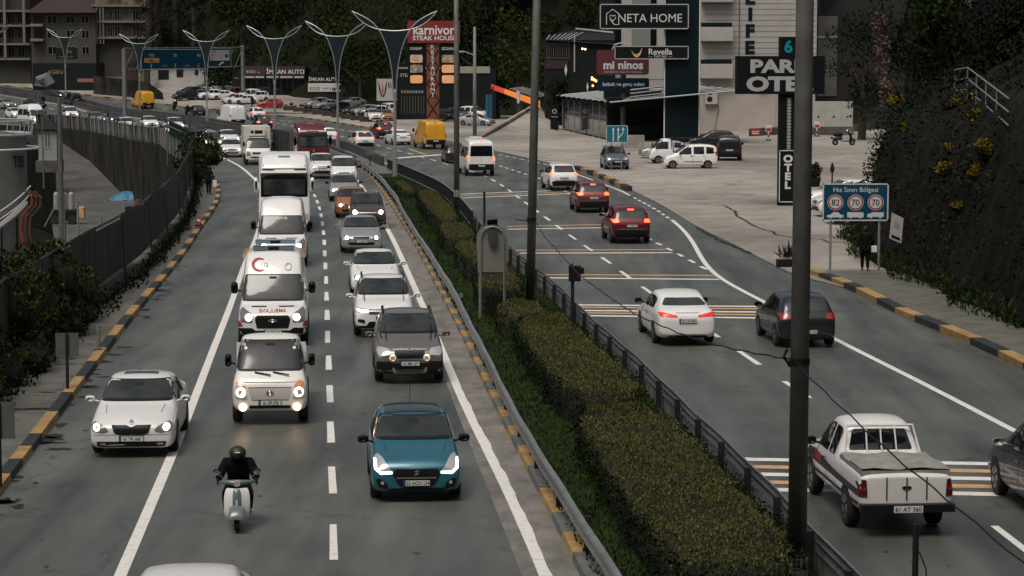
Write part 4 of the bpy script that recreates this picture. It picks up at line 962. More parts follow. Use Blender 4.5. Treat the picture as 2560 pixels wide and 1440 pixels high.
b=MB(); b.tube([(-.72,-.66,1.14),(-.62,-.42,1.66),(.62,-.42,1.66),(.72,-.66,1.14)],.028,M_w,6); K.parts.append(('cab_guard',b.mesh('cab_guard'),'paint',None,(0,0,0)))
M_tarp=mat('tarpaulin',(.27,.26,.235),.8,var=.3,scale=3,bump=.4,bscale=6)
b=MB(); b.x=Matrix.Identity(4); n=7
vs=[(-.80+1.6*i/n,-2.46+1.8*j/n,1.195+.02*sin(i*1.7+j)+.012*cos(j*2.1)) for j in range(n+1) for i in range(n+1)]
b.add(vs,[(j*(n+1)+i,j*(n+1)+i+1,(j+1)*(n+1)+i+1,(j+1)*(n+1)+i) for j in range(n) for i in range(n)],M_tarp)
b.box((-.80,-2.46,1.10),(.80,-.66,1.17),M_tarp); K.parts.append(('bed_cover',b.mesh('bed_cover'),None,None,(0,0,0)))
lamps(K,'tail_light','tldark','rear',[(.70,.72),(.84,.72),(.84,1.02),(.72,1.02)],.016,.01)
for sx in (-1,1): K.D('tail_light_bulb','tl','rear',[[(sx*.77+.035*cos(j*PI/4),.86+.035*sin(j*PI/4)) for j in range(8)]],.024,0)
for x in (-.36,0,.36): K.D('tailgate_strap','black','rear',[[(x-.012,.66),(x+.012,.66),(x+.012,1.06),(x-.012,1.06)]],.014,0)
K.D('badge','black','rear',[[(.09*cos(j*PI/6),.88+.035*sin(j*PI/6)) for j in range(12)]],.016,0)
b=MB(); b.box((-.84,-2.70,.46),(.84,-2.50,.60),M_black); K.parts.append(('rear_bumper',b.mesh('rear_bumper'),None,None,(0,0,0))); 
b=MB(); b.x=Matrix.Translation((0,-2.71,.52)); b.box((-.26,0,-.06),(.26,.02,.06),M_plate); b.text('61 AT 360',0,-.004,0,.11,M_ink,.01); K.parts.append(('number_plate',b.mesh('number_plate'),None,None,(0,0,0)))
M_dark=mat('dark_stripe',(.02,.025,.04),.4); 
for sd in ('left','right'):
    K.D('side_stripe','stripe',sd,[[(2.0,.74),(-2.4,.72),(-2.4,.84),(-.4,.86),(1.2,.96),(1.9,.92)]],.008,.0); K.D('side_moulding','black',sd,[[(2.1,.55),(-2.4,.55),(-2.4,.61),(2.1,.61)]],.012,0)
    K.D('red_stripe','red',sd,[[(1.3,.80),(.6,.80),(.75,.94),(1.3,.97)]],.014,0)
KM_={'white':M_w,'glass':M_glass,'glassd':M_glassd,'black':M_black,'under':M_under,'tyre':M_rubber,'hl':M_hl,'hldark':mat('headlight_dark',(.16,.16,.17),.1,coat=1),'drl':M_drl,'silver':M_silver,'tl':M_tlr,'tl3':M_tlr,'tldark':mat('tail_dark',(.08,.01,.01),.3),
 'amber':M_amber,'red':M_red,'stripe':M_dark,'box':mat('white_box_body',(.60,.57,.50),.5,var=.08),'grille':mat('grille_greywhite',(.50,.48,.46),.5),'rail':M_black,'mirror':M_black}
NAMEOV={}
def veh(kind,name,u,v,paint_,label,cat,group=None,near='front',hd=0.,lights=None,tail=None,mir=None,roof=None,over=None,pos=None,extra=None,skip=(),z=None,pitch=0.):
    """u,v: picture point of the ground under the middle of the near axle; hd: heading in radians, 0 = away from camera"""
    K=KIND[kind]; x,y=pos or G(u,v); ax=K.ax[0] if near=='front' else K.ax[-1]
    d=(-sin(hd),cos(hd)); cx,cy=x-d[0]*ax,y-d[1]*ax
    t=thing(name,label,cat,(cx,cy,(TZ(cx,cy)+.012) if z is None else z),hd,group)
    if pitch: t.rotation_euler=(pitch,0,hd)
    M=dict(KM_); M['paint']=paint_; M['roof']=roof or paint_; M['mirror']=mir or M_black; M['grillep']=paint_; M['roofline']=M_black; M['lamp']=lights or M_hl
    if tail: M['tl']=tail; M['tl3']=tail
    if over: M.update(over)
    objs=[]
    for i,(pn,me,mk,par,loc) in enumerate(K.parts):
        if pn in skip: objs.append(None); continue
        if pn in ('roof_panel',) and not roof: objs.append(None); continue
        par_o=t
        if isinstance(par,tuple): par_o=objs[par[1]]
        o=link(pn,me,par_o,loc); objs.append(o)
        if mk:
            if not me.materials: me.materials.append(M_black)
            o.material_slots[0].link='OBJECT'; o.material_slots[0].material=M[mk]
    if extra: extra(t)
    return t
def hdL(y): m=slope(KM,min(y,420),7); return PI+math.atan2(-m,1)      # oncoming
def hdR(y): m=slope(GRW,min(y,420),7); return math.atan2(-m,1)        # going away
P_white=paint('white',(.84,.83,.80)); P_white2=paint('pearl_white',(.80,.775,.745)); P_cream=paint('cream',(.80,.775,.72)); P_teal=paint('teal',(.022,.135,.19),.2); P_taupe=paint('taupe',(.24,.205,.18),.5)
P_silver=paint('silver',(.46,.46,.45),.5); P_grey=paint('grey',(.22,.23,.24),.5); P_dgrey=paint('charcoal',(.018,.021,.024),.3); P_black=paint('black',(.010,.012,.014)); P_brown=paint('brown',(.10,.07,.055),.4)
P_orange=paint('orange',(.50,.17,.055),.3); P_red=paint('red',(.14,.010,.012),.2); P_rust=paint('copper_red',(.20,.035,.022),.3); P_yel=paint('yellow',(.72,.36,.025)); P_navy=paint('navy',(.03,.06,.09),.4); P_wine=paint('wine',(.11,.014,.018)); P_bright=paint('bright_red',(.42,.02,.015)); P_steel=paint('steel_blue',(.13,.17,.20),.4)
Q='cars queuing towards the camera'; RC='vehicles driving away on the right road'
def L_(kind,name,u,v,p,label,cat='car',**k):
    y=G(u,v)[1]; k.setdefault('lights',M_on); k.setdefault('hd',hdL(y)+k.pop('dh',0)); return veh(kind,name,u,v,p,label,cat,k.pop('group',Q),**k)
def R_(kind,name,u,v,p,label,cat='car',**k):
    y=G(u,v)[1]; k.setdefault('hd',hdR(y)+k.pop('dh',0)); return veh(kind,name,u,v,p,label,cat,k.pop('group',RC),near='rear',**k)
L_('sedan','parked_car' if 0 else 'car',468,0,P_white2,'pale car at the bottom edge, only its roof in view',pos=(-4.25,29.6),lights=None,hd=PI+.1)
L_('superb','car',340,1128,P_white2,'white saloon with a sunroof crossing the left line, headlights on',mir=P_white2,dh=-.02)
L_('h100','small_truck',677,1053,P_cream,'cream cab-over pickup with orange indicators behind the scooter',cat='truck',over={'lamp':M_onw})
L_('ambulance','ambulance',684,858,P_white,'white ambulance with red crescent and blue roof lights',cat='ambulance',group='vans and lorries in the queue')
L_('minibus','minibus',705,664,P_white,'white service minibus behind the ambulance',cat='minibus',group='vans and lorries in the queue')
t=L_('lorry','lorry',712,578,P_white,'big white lorry with black windscreen surround behind the minibus',cat='lorry',group='vans and lorries in the queue',mir=P_white,over={'lamp':M_hl})
link('trailer',lorry_extra(None,'box'),t)
t=L_('lorry','lorry',778,420,P_wine,'dark red lorry pulling a grey ribbed tipper trailer',cat='lorry',group='vans and lorries in the queue',mir=M_black,dh=.13,over={'roofline':M_w,'lamp':M_on})
t.scale=(1,1,.93); link('trailer',lorry_extra(None,'tip'),t)
L_('boxlorry','refrigerated_lorry',645,412,P_cream,'cream refrigerated lorry with cooling unit over the cab',cat='lorry',group='vans and lorries in the queue',lights=None)
L_('swift','car',1038,1241,P_teal,'teal hatchback with black roof and bright white daytime lamps',roof=P_black)
L_('yeti','car',1022,951,P_taupe,'taupe boxy SUV with roof rails and round fog lamps lit',over={'lamp':M_onw},mir=P_taupe)
L_('tiguan','car',960,837,P_white,'white SUV with chrome barred grille just behind the taupe SUV',mir=P_white)
L_('sedan','car',938,735,P_white,'white saloon between the silver saloon and the white SUV',mir=P_white)
L_('sedan','car',903,629,P_silver,'silver saloon with a wide black lower grille, followed by the brown SUV',mir=P_silver)
L_('duster','car',919,571,P_brown,'dark brown SUV with silver roof rails overlapping the orange car',mir=P_silver,over={'rail':M_silver})
L_('hatch','car',880,543,P_orange,'orange hatchback beside the dark brown SUV')
L_('hatch','car',860,502,P_silver,'silver hatchback with bright headlights ahead of the orange car',mir=M_black)
L_('mpv','car',860,462,P_white,'white tall car directly behind the silver hatchback',lights=None)
L_('suv','car',806,446,P_white,'white SUV beside the big white lorry, next to the left guardrail',mir=P_white,lights=None)
L_('hatch','car',579,393,P_white2,'off-white hatchback with lit lamps just left of the refrigerated lorry')
L_('sedan','car',575,364,P_white,'white car with two bright headlights behind the off-white hatchback')
L_('duster','car',531,378,P_grey,'grey-brown SUV with warm lamps in the outer queue lane',over={'lamp':M_onw})
L_('suv','car',482,364,P_dgrey,'dark SUV with headlights on beside the corner netting')
L_('sedan','car',497,346,P_dgrey,'dark car behind the dark SUV, one headlight shining')
L_('suv','car',690,384,P_grey,'grey car hidden between the refrigerated lorry and the red lorry',lights=None)
L_('sedan','car',428,346,P_white,'white car behind the end of the slatted fence, left of the dark SUV')
L_('suv','car',440,332,P_white,'white car just behind another white car near the fence end')
L_('sedan','car',377,322,P_white,'white saloon alone in the middle of the far queue')
L_('hatch','car',318,327,P_cream,'beige car seen over the slatted fence',lights=None)
L_('hatch','car',290,311,P_navy,'dark blue car beside the beige car over the slatted fence')
L_('suv','car',245,315,P_silver,'grey SUV with one bright lamp over the slatted fence')
L_('mpv','car',180,301,P_white,'white box-shaped van behind the first slats of the fence',cat='van',over={'lamp':M_onw})
L_('minibus','minibus',95,316,P_white,'white minibus beside the guard hut',cat='minibus',dh=.25,group='vans and lorries in the queue')
L_('hatch','car',45,297,P_white,'small white hatchback at the left end of the queue',dh=.2)
L_('hatch','car',24,273,P_silver,'silver car with orange-lit lamps, far left of the queue',over={'lamp':M_onw},dh=.3)
L_('sedan','car',98,271,P_dgrey,'dark low car above the minibus roof',lights=None,dh=.25)
# right carriageway
R_('pickup','pickup',2228,1312,P_white2,'old white pickup with a tarpaulin-covered bed and red side stripe',cat='pickup')
veh('suv','car',2485,1240,P_black,'black car leaving the frame at the right edge','car',RC,near='front',hd=hdR(46)-.04,pos=(10.3,44.6),mir=P_silver)
R_('sedan','car',1706,857,P_white,'white saloon with thin red tail lights crossing the five-stripe band',tail=mat('tail_soft',(.5,.02,.015),.25,emit=(1,.04,.03),es=.45))
R_('hatch','car',2008,864,P_dgrey,'dark hatchback half hidden by the tall foreground pole')
R_('suv','car',1573,607,P_red,'red coupe SUV braking, nearest of the red cars',tail=M_tlon)
R_('suv','car',1480,531,P_rust,'copper red SUV braking ahead of the red coupe SUV',tail=M_tlon)
R_('suv','car',1406,476,P_white,'white SUV with black tailgate panel ahead of the copper red SUV',over={'tl':M_tlon},mir=M_black)
R_('minibus','minibus',1198,439,P_white,'white minibus seen from behind, between the two lamp posts',cat='minibus',tail=M_tlon)
R_('hatch','car',1140,408,P_dgrey,'dark car alongside the white minibus, behind the lamp post')
R_('cargovan','van',1083,372,P_yel,'yellow high-roof van seen from behind',cat='van')
R_('sedan','car',1002,362,P_white,'white saloon behind a lamp post, left of the yellow van')
R_('suv','car',962,346,P_wine,'dark red SUV braking beside the white saloon',tail=M_tlon)
R_('suv','car',910,374,P_white,'white SUV with full-width tail light beside the baluster railing',tail=M_tlon)
R_('sedan','car',820,357,P_white,'white car emerging right of the red lorry cab',tail=M_tlon)
R_('suv','car',660,328,P_black,'black SUV braking beside the white cargo van',tail=M_tlon)
R_('suv','car',645,300,P_white,'white SUV with lit tail lights in front of the red parked car',tail=M_tlon)
R_('cargovan','van',588,316,P_white,'large white panel van turning, seen from behind',cat='van',dh=.15)
R_('hatch','car',497,290,P_black,'black car beside the motorcycle on the far road')
R_('cargovan','van',366,272,P_yel,'orange-yellow van driving away under the blue gantry',cat='van',over={'paint':P_yel})
R_('mpv','car',188,263,P_black,'black van on the far road by the first lamp post',cat='van')
veh('suv','car',150,251,P_black,'black SUV with small lit lamps joining the far road','car',RC,near='front',hd=PI+1.0,lights=M_on)
# parked vehicles on the right plaza
PK='cars parked on the hotel forecourt'
veh('duster','parked_car',1541,424,P_steel,'dark blue-grey SUV parked nose-out under the lane sign','parked car',PK,near='front',hd=PI+.08,lights=None)
veh('mpv','parked_car',0,0,P_white,'white small van parked side-on in front of the black monolith','parked car',PK,pos=(12.05,176),near='front',hd=PI/2+.10,mir=M_black)
def rack(t):
    b=MB()
    for x in (-.8,.8): b.tube([(x,-3,2.0),(x,.3,2.0)],.03,M_dsteel,6)
    for y in (-3,-1.9,-.9,.1): b.tube([(-.8,y,.9),(-.8,y,2.0),(.8,y,2.0),(.8,y,.9)],.03,M_dsteel,6)
    b.build('ladder_rack',t)
    b=MB(); b.box((-.7,-2.9,.92),(.7,-.2,1.45),M_black); b.build('load_cover',t,bevel=.1)
veh('h100','parked_truck',0,0,P_white,'white open-bed truck with a dark ladder rack parked behind the small van','parked truck',PK,pos=(11.5,184.5),near='front',hd=PI/2+.1,extra=rack)
t=veh('mpv','parked_car',1822,402,P_black,'black van parked with its back to the camera beside the white van','parked car',PK,near='rear',hd=-.06); t.scale=(1.18,1.15,1.12)
veh('suv','parked_car',0,0,P_dgrey,'dark SUV hidden behind the ladder rack and the black van','parked car',PK,pos=(17.2,214),near='front',hd=PI/2)
veh('sedan','parked_car',0,0,P_silver,'grey car whose nose shows behind the white open-bed truck','parked car',PK,pos=(11.6,194),near='front',hd=PI/2+.1)
for i,(x,y,lb) in enumerate([(16.75,117.5,'white SUV parked at the rock wall, nearest of the three'),(16.9,123,'white SUV parked at the rock wall, middle of the three'),(17.1,128.5,'white SUV parked at the rock wall, farthest of the three')]):
    veh('suv','parked_car',0,0,P_white,lb,'parked car',PK,pos=(x,y),near='front',hd=PI/2+.12,mir=P_white)
# dealer rows
DR='cars parked on the dealers forecourt'
def park(kind,u,v,p,lb,hd,gr=DR,near='front'):
    veh(kind,'parked_car',u,v,p,lb,'parked car',gr,near=near,hd=hd,mir=p)
a0=PI/2+.62
for kind,u,v,p,lb in [('suv',446,252,P_dgrey,'dark SUV at the left end of the dealer rows'),('suv',478,250,P_grey,'grey SUV next to the dark one in the dealer rows'),
  ('suv',505,250,P_white,'white SUV in the front dealer row, third from the left'),('sedan',535,250,P_white,'white car left of the gantry post in the front dealer row'),
  ('mpv',560,247,P_rust,'white and red car between white ones in the dealer row'),('suv',568,262,P_white,'white SUV nearest the road behind the white panel van'),
  ('sedan',590,262,P_white,'white car touching the gantry post'),('suv',622,255,P_white,'white SUV right of the gantry post'),('suv',502,233,P_grey,'grey car in the back dealer row, left end'),
  ('suv',528,232,P_white,'white SUV in the back dealer row'),('suv',555,231,P_white,'second white SUV in the back dealer row'),('sedan',578,230,P_dgrey,'dark car in the back dealer row'),('sedan',516,222,P_silver,'silver car at the very back of the dealer lot'),('suv',545,221,P_dgrey,'dark SUV at the very back of the dealer lot'),('suv',572,221,P_grey,'grey SUV at the very back of the dealer lot'),('suv',456,243,P_black,'black SUV behind the dark one at the left end of the dealer rows'),('sedan',488,241,P_silver,'silver car squeezed between the front and back dealer rows'),('mpv',600,252,P_white,'white van beside the gantry post in the dealer rows'),('sedan',610,247,P_grey,'grey car behind the white van by the gantry post')]:
    park(kind,u,v,p,lb,a0)
veh('hatch','parked_car',655,271,P_bright,'bright red hatchback parked side-on by the planters','parked car',DR,near='front',hd=PI/2+.2)
a1=PI/2+.70
for kind,u,v,p,lb in [('suv',775,272,P_silver,'silver SUV below the white rental board'),('sedan',800,274,P_silver,'silver saloon beside the first silver SUV'),('suv',825,283,P_dgrey,'dark SUV in the row below the white rental board'),('sedan',862,268,P_silver,'silver coupe at the back, under the trees'),
  ('sedan',872,286,P_dgrey,'dark saloon in the middle of the planter row'),('suv',893,291,P_silver,'silver SUV right of the dark saloon'),('suv',920,294,P_white,'white SUV in the row left of the eagle billboard'),('mpv',945,290,P_white,'tall white van in front of the eagle billboard')]:
    park(kind,u,v,p,lb,a1)
veh('suv','parked_car',938,305,P_white,'white SUV nose-on at the end of the planter row','parked car',DR,near='front',hd=PI+.25,mir=P_white)
veh('hatch','parked_car',968,303,P_orange,'orange car half hidden by the lamp post','parked car',DR,near='front',hd=PI+.2)
for kind,u,v,p,lb,h in [('suv',1125,303,P_dgrey,'dark SUV parked right of the steakhouse tower',PI+.6),('suv',1158,301,P_grey,'grey SUV behind the lamp post, right of the steakhouse tower',PI+.55),('sedan',1150,288,P_silver,'silver saloon in the second row by the steakhouse',PI+.9),('mpv',1208,300,P_white,'white car parked between the concrete pole and the ramp',PI+.95),('sedan',1215,315,P_silver,'silver-grey saloon parked at the foot of the ramp',PI+1.1),('hatch',1188,298,P_dgrey,'dark car behind the concrete pole',PI+.8)]:
    veh(kind,'parked_car',u,v,p,lb,'parked car','cars parked by the steakhouse',near='front',hd=h,mir=p)
# ================= STREET FURNITURE =================
def lamp_meshes():
    P=[]
    b=MB(); b.tube([(0,0,0),(0,0,1.4)],[.20,.17],mat('lamp_base',(.20,.21,.20),.5),8); b.tube([(0,0,1.4),(0,0,6.)],[.12,.10],M_lamp,8); P.append(('post',b.mesh('post')))
    for sx in (-1,1):
        c=smooth_pts(resample([(sx*.09,0,5.6),(sx*.16,0,7.4),(sx*.42,0,8.8),(sx*.9,0,10.1),(sx*1.15,0,10.5),(sx*1.8,0,11.1),(sx*3.,0,11.6)],.4),3)
        b=MB(); b.tube(c,.047,M_lamp,6); P.append(('curved_arm',b.mesh('curved_arm')))
    arc_=smooth_pts(resample([(-3,0,11.6),(-2.5,0,11.0),(-1.75,0,10.5),(-1,0,10.3),(0,0,10.22),(1,0,10.3),(1.75,0,10.5),(2.5,0,11.0),(3,0,11.6)],.35),2)
    b=MB(); b.tube(arc_,.042,M_lamp,6); P.append(('cross_arc',b.mesh('cross_arc')))
    mp=mat('lamp_panel',(.012,.022,.026),.6,spec=.2)
    b=MB(); b.xz([(-.12,6.2),(-.2,7.5),(-.45,8.8),(-.9,10.1),(-.95,10.28),(0,10.2),(.95,10.28),(.9,10.1),(.45,8.8),(.2,7.5),(.12,6.2)],-.012,.012,mp); P.append(('infill_panel',b.mesh('infill_panel')))
    for sx in (-1,1):
        b=MB(); b.xz([(sx*x,z) for x,z in [(1.15,10.42),(1.75,10.52),(2.5,11.02),(2.9,11.5),(1.8,11.06),(1.3,10.62)]],-.015,.015,mp); P.append(('leaf_lamp',b.mesh('leaf_lamp')))
    return P
LP=lamp_meshes()
lamp_px=[(988,445,'leaf-winged street lamp nearest the grassy median, left of the steakhouse tower'),(845,378,'leaf-winged street lamp between the red lorry and the white rental board'),(688,348,'leaf-winged street lamp in front of the dark dealer shed'),(518,315,'leaf-winged street lamp in front of the blue gantry sign, right side'),(350,290,'leaf-winged street lamp beside the orange-yellow van'),(165,258,'leaf-winged street lamp in front of the grey-brown apartment house'),(-12,240,'leaf-winged street lamp at the left edge, only one wing in view')]
for u,v,lb in lamp_px:
    x,y,z=G3(u,v); t=thing('street_lamp',lb,'street lamp',(x,y,z),-.25 if u<900 else -.1,'leaf-winged lamps along the median')
    for n_,me in LP: link(n_,me,t)
def pole(name,lb,u,v,h,r0,r1,m=M_pole,lean=0,base=None,pos=None,cat='pole',z0=0):
    x,y=pos or G(u,v); t=thing(name,lb,cat,(x,y,z0)); b=MB(); b.tube([(0,0,-.1),(lean*h*.5,0,h*.5),(lean*h,0,h)],[r0,(r0+r1)/2,r1],m,14); b.build('shaft',t,True)
    if base: b=MB(); b.tube([(0,0,-.1),(0,0,base)],[r0*1.25,r0*1.2],M_base,12); b.build('footing',t)
    return t
PA=pole('utility_pole','tall dark concrete pole in the right foreground with a cable tied round it',0,0,16,.155,.13,pos=(4.57,36.6),base=.5,lean=.002)
PB=pole('utility_pole','dark leaning pole rising from the middle hedge behind the arch sign',1325,762,15,.155,.12,lean=.0215)
PC=pole('utility_pole','dark pole by the farthest hedge with a pale band near its foot',1142,552,14,.15,.12)
b=MB(); b.tube([(0,0,1.25),(0,0,1.6)],.157,M_conc,12); b.build('paint_band',PC)
b=MB(); b.tube([(0,0,3.62),(0,0,3.72)],.17,M_black,10); b.tube([(-.15,-.05,3.6),(-.26,-.1,3.75),(-.2,0,3.85)],.03,M_black,5); b.build('clamp',PA)
b=MB(); b.tube([(.05,0,2.85),(.05,0,3.0)],.165,M_black,10); b.tube([(-.1,0,2.9),(-.5,0,2.93)],.02,M_black,5); b.build('clamp',PB)
t=pole('concrete_pole','pale concrete pole beside the parked cars at the foot of the ramp',1187,340,11.6,.22,.14,mat('pole_concrete',(.22,.21,.185),.8,var=.2))
b=MB(); b.tube([(-.5,0,10.9),(.6,0,11.4)],.05,M_dsteel,6); b.tube([(-1.2,0,9.0),(-.1,0,8.6)],.05,M_lamp,6); b.box((-1.7,-.1,8.9),(-1.1,.1,9.05),M_hl); b.build('cross_arm',t)
def cable(name,lb,pts,r=.014):
    p=[PY(*q) for q in pts]; p=smooth_pts(resample(p,.5),2); o=p[0]
    b=MB(); q=[(x-o[0]+.012*sin(i*1.9),y-o[1],z-o[2]+.012*cos(i*1.9)) for i,(x,y,z) in enumerate(p)]; b.tube(q,r,M_black,5)
    return tag(b.build(name,loc=o),lb,'cable')
cable('overhead_cable','twisted black cable sagging from the leaning pole to the foreground pole',[(1334,545,79.9),(1360,590,74),(1410,645,66),(1450,690,61),(1536,752,54),(1592,788,50.5),(1705,836,45.5),(1775,859,43),(1874,881,40),(1985,900,36.7)])
cable('overhead_cable','twisted black cable running from the foreground pole down to the bottom right corner',[(1985,900,36.6),(2020,941,35.5),(2125,1039,33),(2237,1144,31),(2327,1215,29.5),(2440,1309,28),(2560,1410,26.5),(2640,1475,25.5)],.012)
# thin pole, lower right
t=thing('sign_post','thin dark post with a looped wire at the bottom edge, right of the tall pole','post',(4.42,25,0)); b=MB(); b.tube([(0,0,0),(0,0,3.4)],.035,M_dsteel,8); b.build('shaft',t); b=MB(); b.tube([(.04,0,3.1),(.12,0,2.9),(.13,0,2.6),(.04,0,2.4)],.008,M_black,5); b.build('wire_loop',t); b=MB(); b.tube([(0,0,2.2),(0,0,2.3)],.3,M_black,14); b.build('cap_plate',t)
# arch sign
x,y=G(1231,806); t=thing('arch_sign','back of a grey arch-shaped sign on two legs with a small solar panel on top','sign',(x,y,.1),.02)
M_arch=mat('arch_sheet',(.30,.29,.265),.45,metal=.4,var=.12,scale=1)
hw=.40; top=2.62
out=[(-hw,1.7-.2)]+[(hw*1.1*cos(a_),top+hw*1.1*sin(a_)) for a_ in [PI-PI*k/16 for k in range(17)]]+[(hw,1.5)]
b=MB(); b.xz([(x_*1.15,z) for x_,z in out],-.02,.02,M_arch); b.build('sheet',t)
for o_,w_ in ((-.07,.03),(.03,.022)):
    pass
b=MB(); b.tube([(-.37,-.08,0),(-.37,-.08,2.62)]+[(.37*cos(a_),-.08,2.62+.37*sin(a_)) for a_ in [PI-PI*k/12 for k in range(1,12)]]+[(.37,-.08,2.62),(.37,-.08,0)],.028,M_rust,8); b.build('tube_frame',t)
b=MB(); b.tube([(-.40,.04,0),(-.40,.04,2.6)],.04,M_arch,6); b.build('leg',t); b=MB(); b.tube([(.40,.04,0),(.40,.04,2.6)],.04,M_arch,6); b.build('leg',t)
b=MB(); b.box((-.36,-.06,1.48),(.36,-.03,1.52),M_black); b.build('bottom_bar',t)
b=MB(); b.xz([(-.14,2.85),(.14,2.85),(.14,2.55),(.07,2.42),(-.07,2.42),(-.14,2.55)],-.22,-.05,mat('box_grey',(.05,.055,.06),.5)); b.build('control_box',t)
b=MB(); b.add([(-.17,-.15,3.20),(.17,-.15,3.23),(.17,.12,3.06),(-.17,.12,3.03)],[(0,1,2,3)],M_glassd); b.add([(-.17,-.15,3.17),(.17,-.15,3.2),(.17,.12,3.03),(-.17,.12,3.0)],[(3,2,1,0)],M_black); b.tube([(0,0,2.85),(0,0,3.1)],.02,M_dsteel,6); b.build('solar_panel',t)
# traffic signal box
x,y=G(1431,822); t=thing('traffic_signal','dark boxy traffic signal on a post beside the right guardrail','traffic signal',(x,y,0))
b=MB(); b.tube([(0,0,0),(0,0,1.55)],.055,M_dsteel,8); b.tube([(.02,0,.0),(.02,0,.75)],.09,M_dsteel,8); b.build('post',t)
b=MB(); b.box((-.12,-.12,1.5),(.26,.16,1.98),M_black); b.box((.26,-.08,1.72),(.36,.12,1.92),M_black); b.tube([(-.02,0,1.98),(-.02,0,2.06)],.03,M_black,6); b.build('signal_head',t,bevel=.015)
# thin post by arch sign
x,y=G(1211,640); t=thing('marker_post','thin dark vertical post behind the arch sign','post',(x,y,0)); b=MB(); b.tube([(0,0,0),(0,0,2.75)],.05,M_dsteel,6); b.build('shaft',t)
x,y=G(1153,790); t=thing('marker_post','short pale stub post in the grass by the left guardrail','post',(x,y,0)); b=MB(); b.box((-.05,-.05,0),(.05,.05,.75),M_lip); b.build('stub',t)
# speed zone sign
M_sblue=mat('sign_blue',(.004,.062,.105),.5,spec=.2); M_sw=mat('sign_white',(.62,.62,.60),.45); M_sred=mat('sign_red',(.35,.02,.03),.45); M_teal=mat('sign_teal',(.008,.15,.20),.4)
x,y=G(2136,688); t=thing('speed_sign','blue speed limit sign showing 82, 70 and 70 on two posts by the rock wall','sign',(x,y,.14))
W2,z0,z1=1.28,1.98,3.44
b=MB(); b.box((-W2,-.02,z0),(W2,.02,z1),M_sblue); 
for a_,c_ in (((-W2,z0),(W2,z0+.05)),((-W2,z1-.05),(W2,z1)),((-W2,z0),(-W2+.05,z1)),((W2-.05,z0),(W2,z1))): b.box((a_[0],-.028,a_[1]),(c_[0],-.022,c_[1]),M_sw)
b.text('Hız Sınırı Bölgesi',0,-.03,3.20,.26,M_sw,.008,sx=1.0)
for cx,n_ in ((-.78,'82'),(0,'70'),(.78,'70')):
    b.disc((cx,-.030,2.70),.31,M_sw,n=28); b.disc((cx,-.033,2.70),.29,M_sred,n=28); b.disc((cx,-.036,2.70),.235,M_sw,n=28); b.text(n_,cx,-.040,2.70,.34,M_ink,.008,sx=.95)
car_=[(-.32,.02),(-.32,.11),(-.18,.13),(-.10,.22),(.12,.22),(.20,.13),(.32,.11),(.32,.02)]
bus_=[(-.32,.02),(-.32,.20),(-.30,.22),(.29,.22),(.32,.17),(.32,.02)]; trk=[(-.32,.02),(-.32,.12),(-.28,.17),(-.16,.17),(-.16,.22),(.32,.22),(.32,.04),(-.2,.04)]
for cx,sh in ((-.78,car_),(0,bus_),(.78,trk)):
    b.add([(cx+x_,-.030,2.10+z_) for x_,z_ in sh],[tuple(range(len(sh)))],M_sw)
    for wx in (-.18,.19): b.disc((cx+wx,-.033,2.12),.045,M_sw,n=10)
b.build('sign_panel',t)
for sx in (-1,1): b=MB(); b.tube([(sx*.95,.06,0),(sx*.95,.06,3.3)],.05,M_lamp,8); b.box((sx*.95-.14,-.08,0),(sx*.95+.14,.2,.05),M_conc); b.build('post',t)
# lane sign
x,y=G(1541,430); t=thing('lane_sign','teal lane sign with three white arrows on two posts above a kerb tip','sign',(x,y,.1)); k=1/34.
b=MB(); b.box((-26*k,-.02,2.05),(28*k,.02,3.32),M_teal); 
for a_,c_ in (((-26*k,2.05),(28*k,2.09)),((-26*k,3.28),(28*k,3.32)),((-26*k,2.05),(-24.5*k,3.32)),((26.5*k,2.05),(28*k,3.32))): b.box((a_[0],-.026,a_[1]),(c_[0],-.021,c_[1]),M_sw)
for cx in (-.24,.12): b.box((cx-.045,-.028,2.15),(cx+.045,-.024,3.0),M_sw); b.add([(cx-.11,-.026,2.98),(cx+.11,-.026,2.98),(cx,-.026,3.2)],[(0,1,2)],M_sw)
b.tube([(.12,-.025,2.35),(.34,-.025,2.62),(.46,-.025,2.72),(.48,-.025,3.0)],.04,M_sw,4); b.add([(.37,-.03,2.98),(.59,-.03,2.98),(.48,-.03,3.2)],[(0,1,2)],M_sw); b.build('sign_panel',t)
for px in (-13,13): b=MB(); b.tube([(px*k,.05,0),(px*k,.05,3.2)],.04,M_rust,6); b.build('post',t)
b=MB(); b.disc((-13*k,-.03,1.55),.29,mat('dull_red_disc',(.06,.025,.025),.6),n=20); b.disc((-13*k,-.034,1.55),.22,M_dsteel,n=20); b.build('round_plate',t)
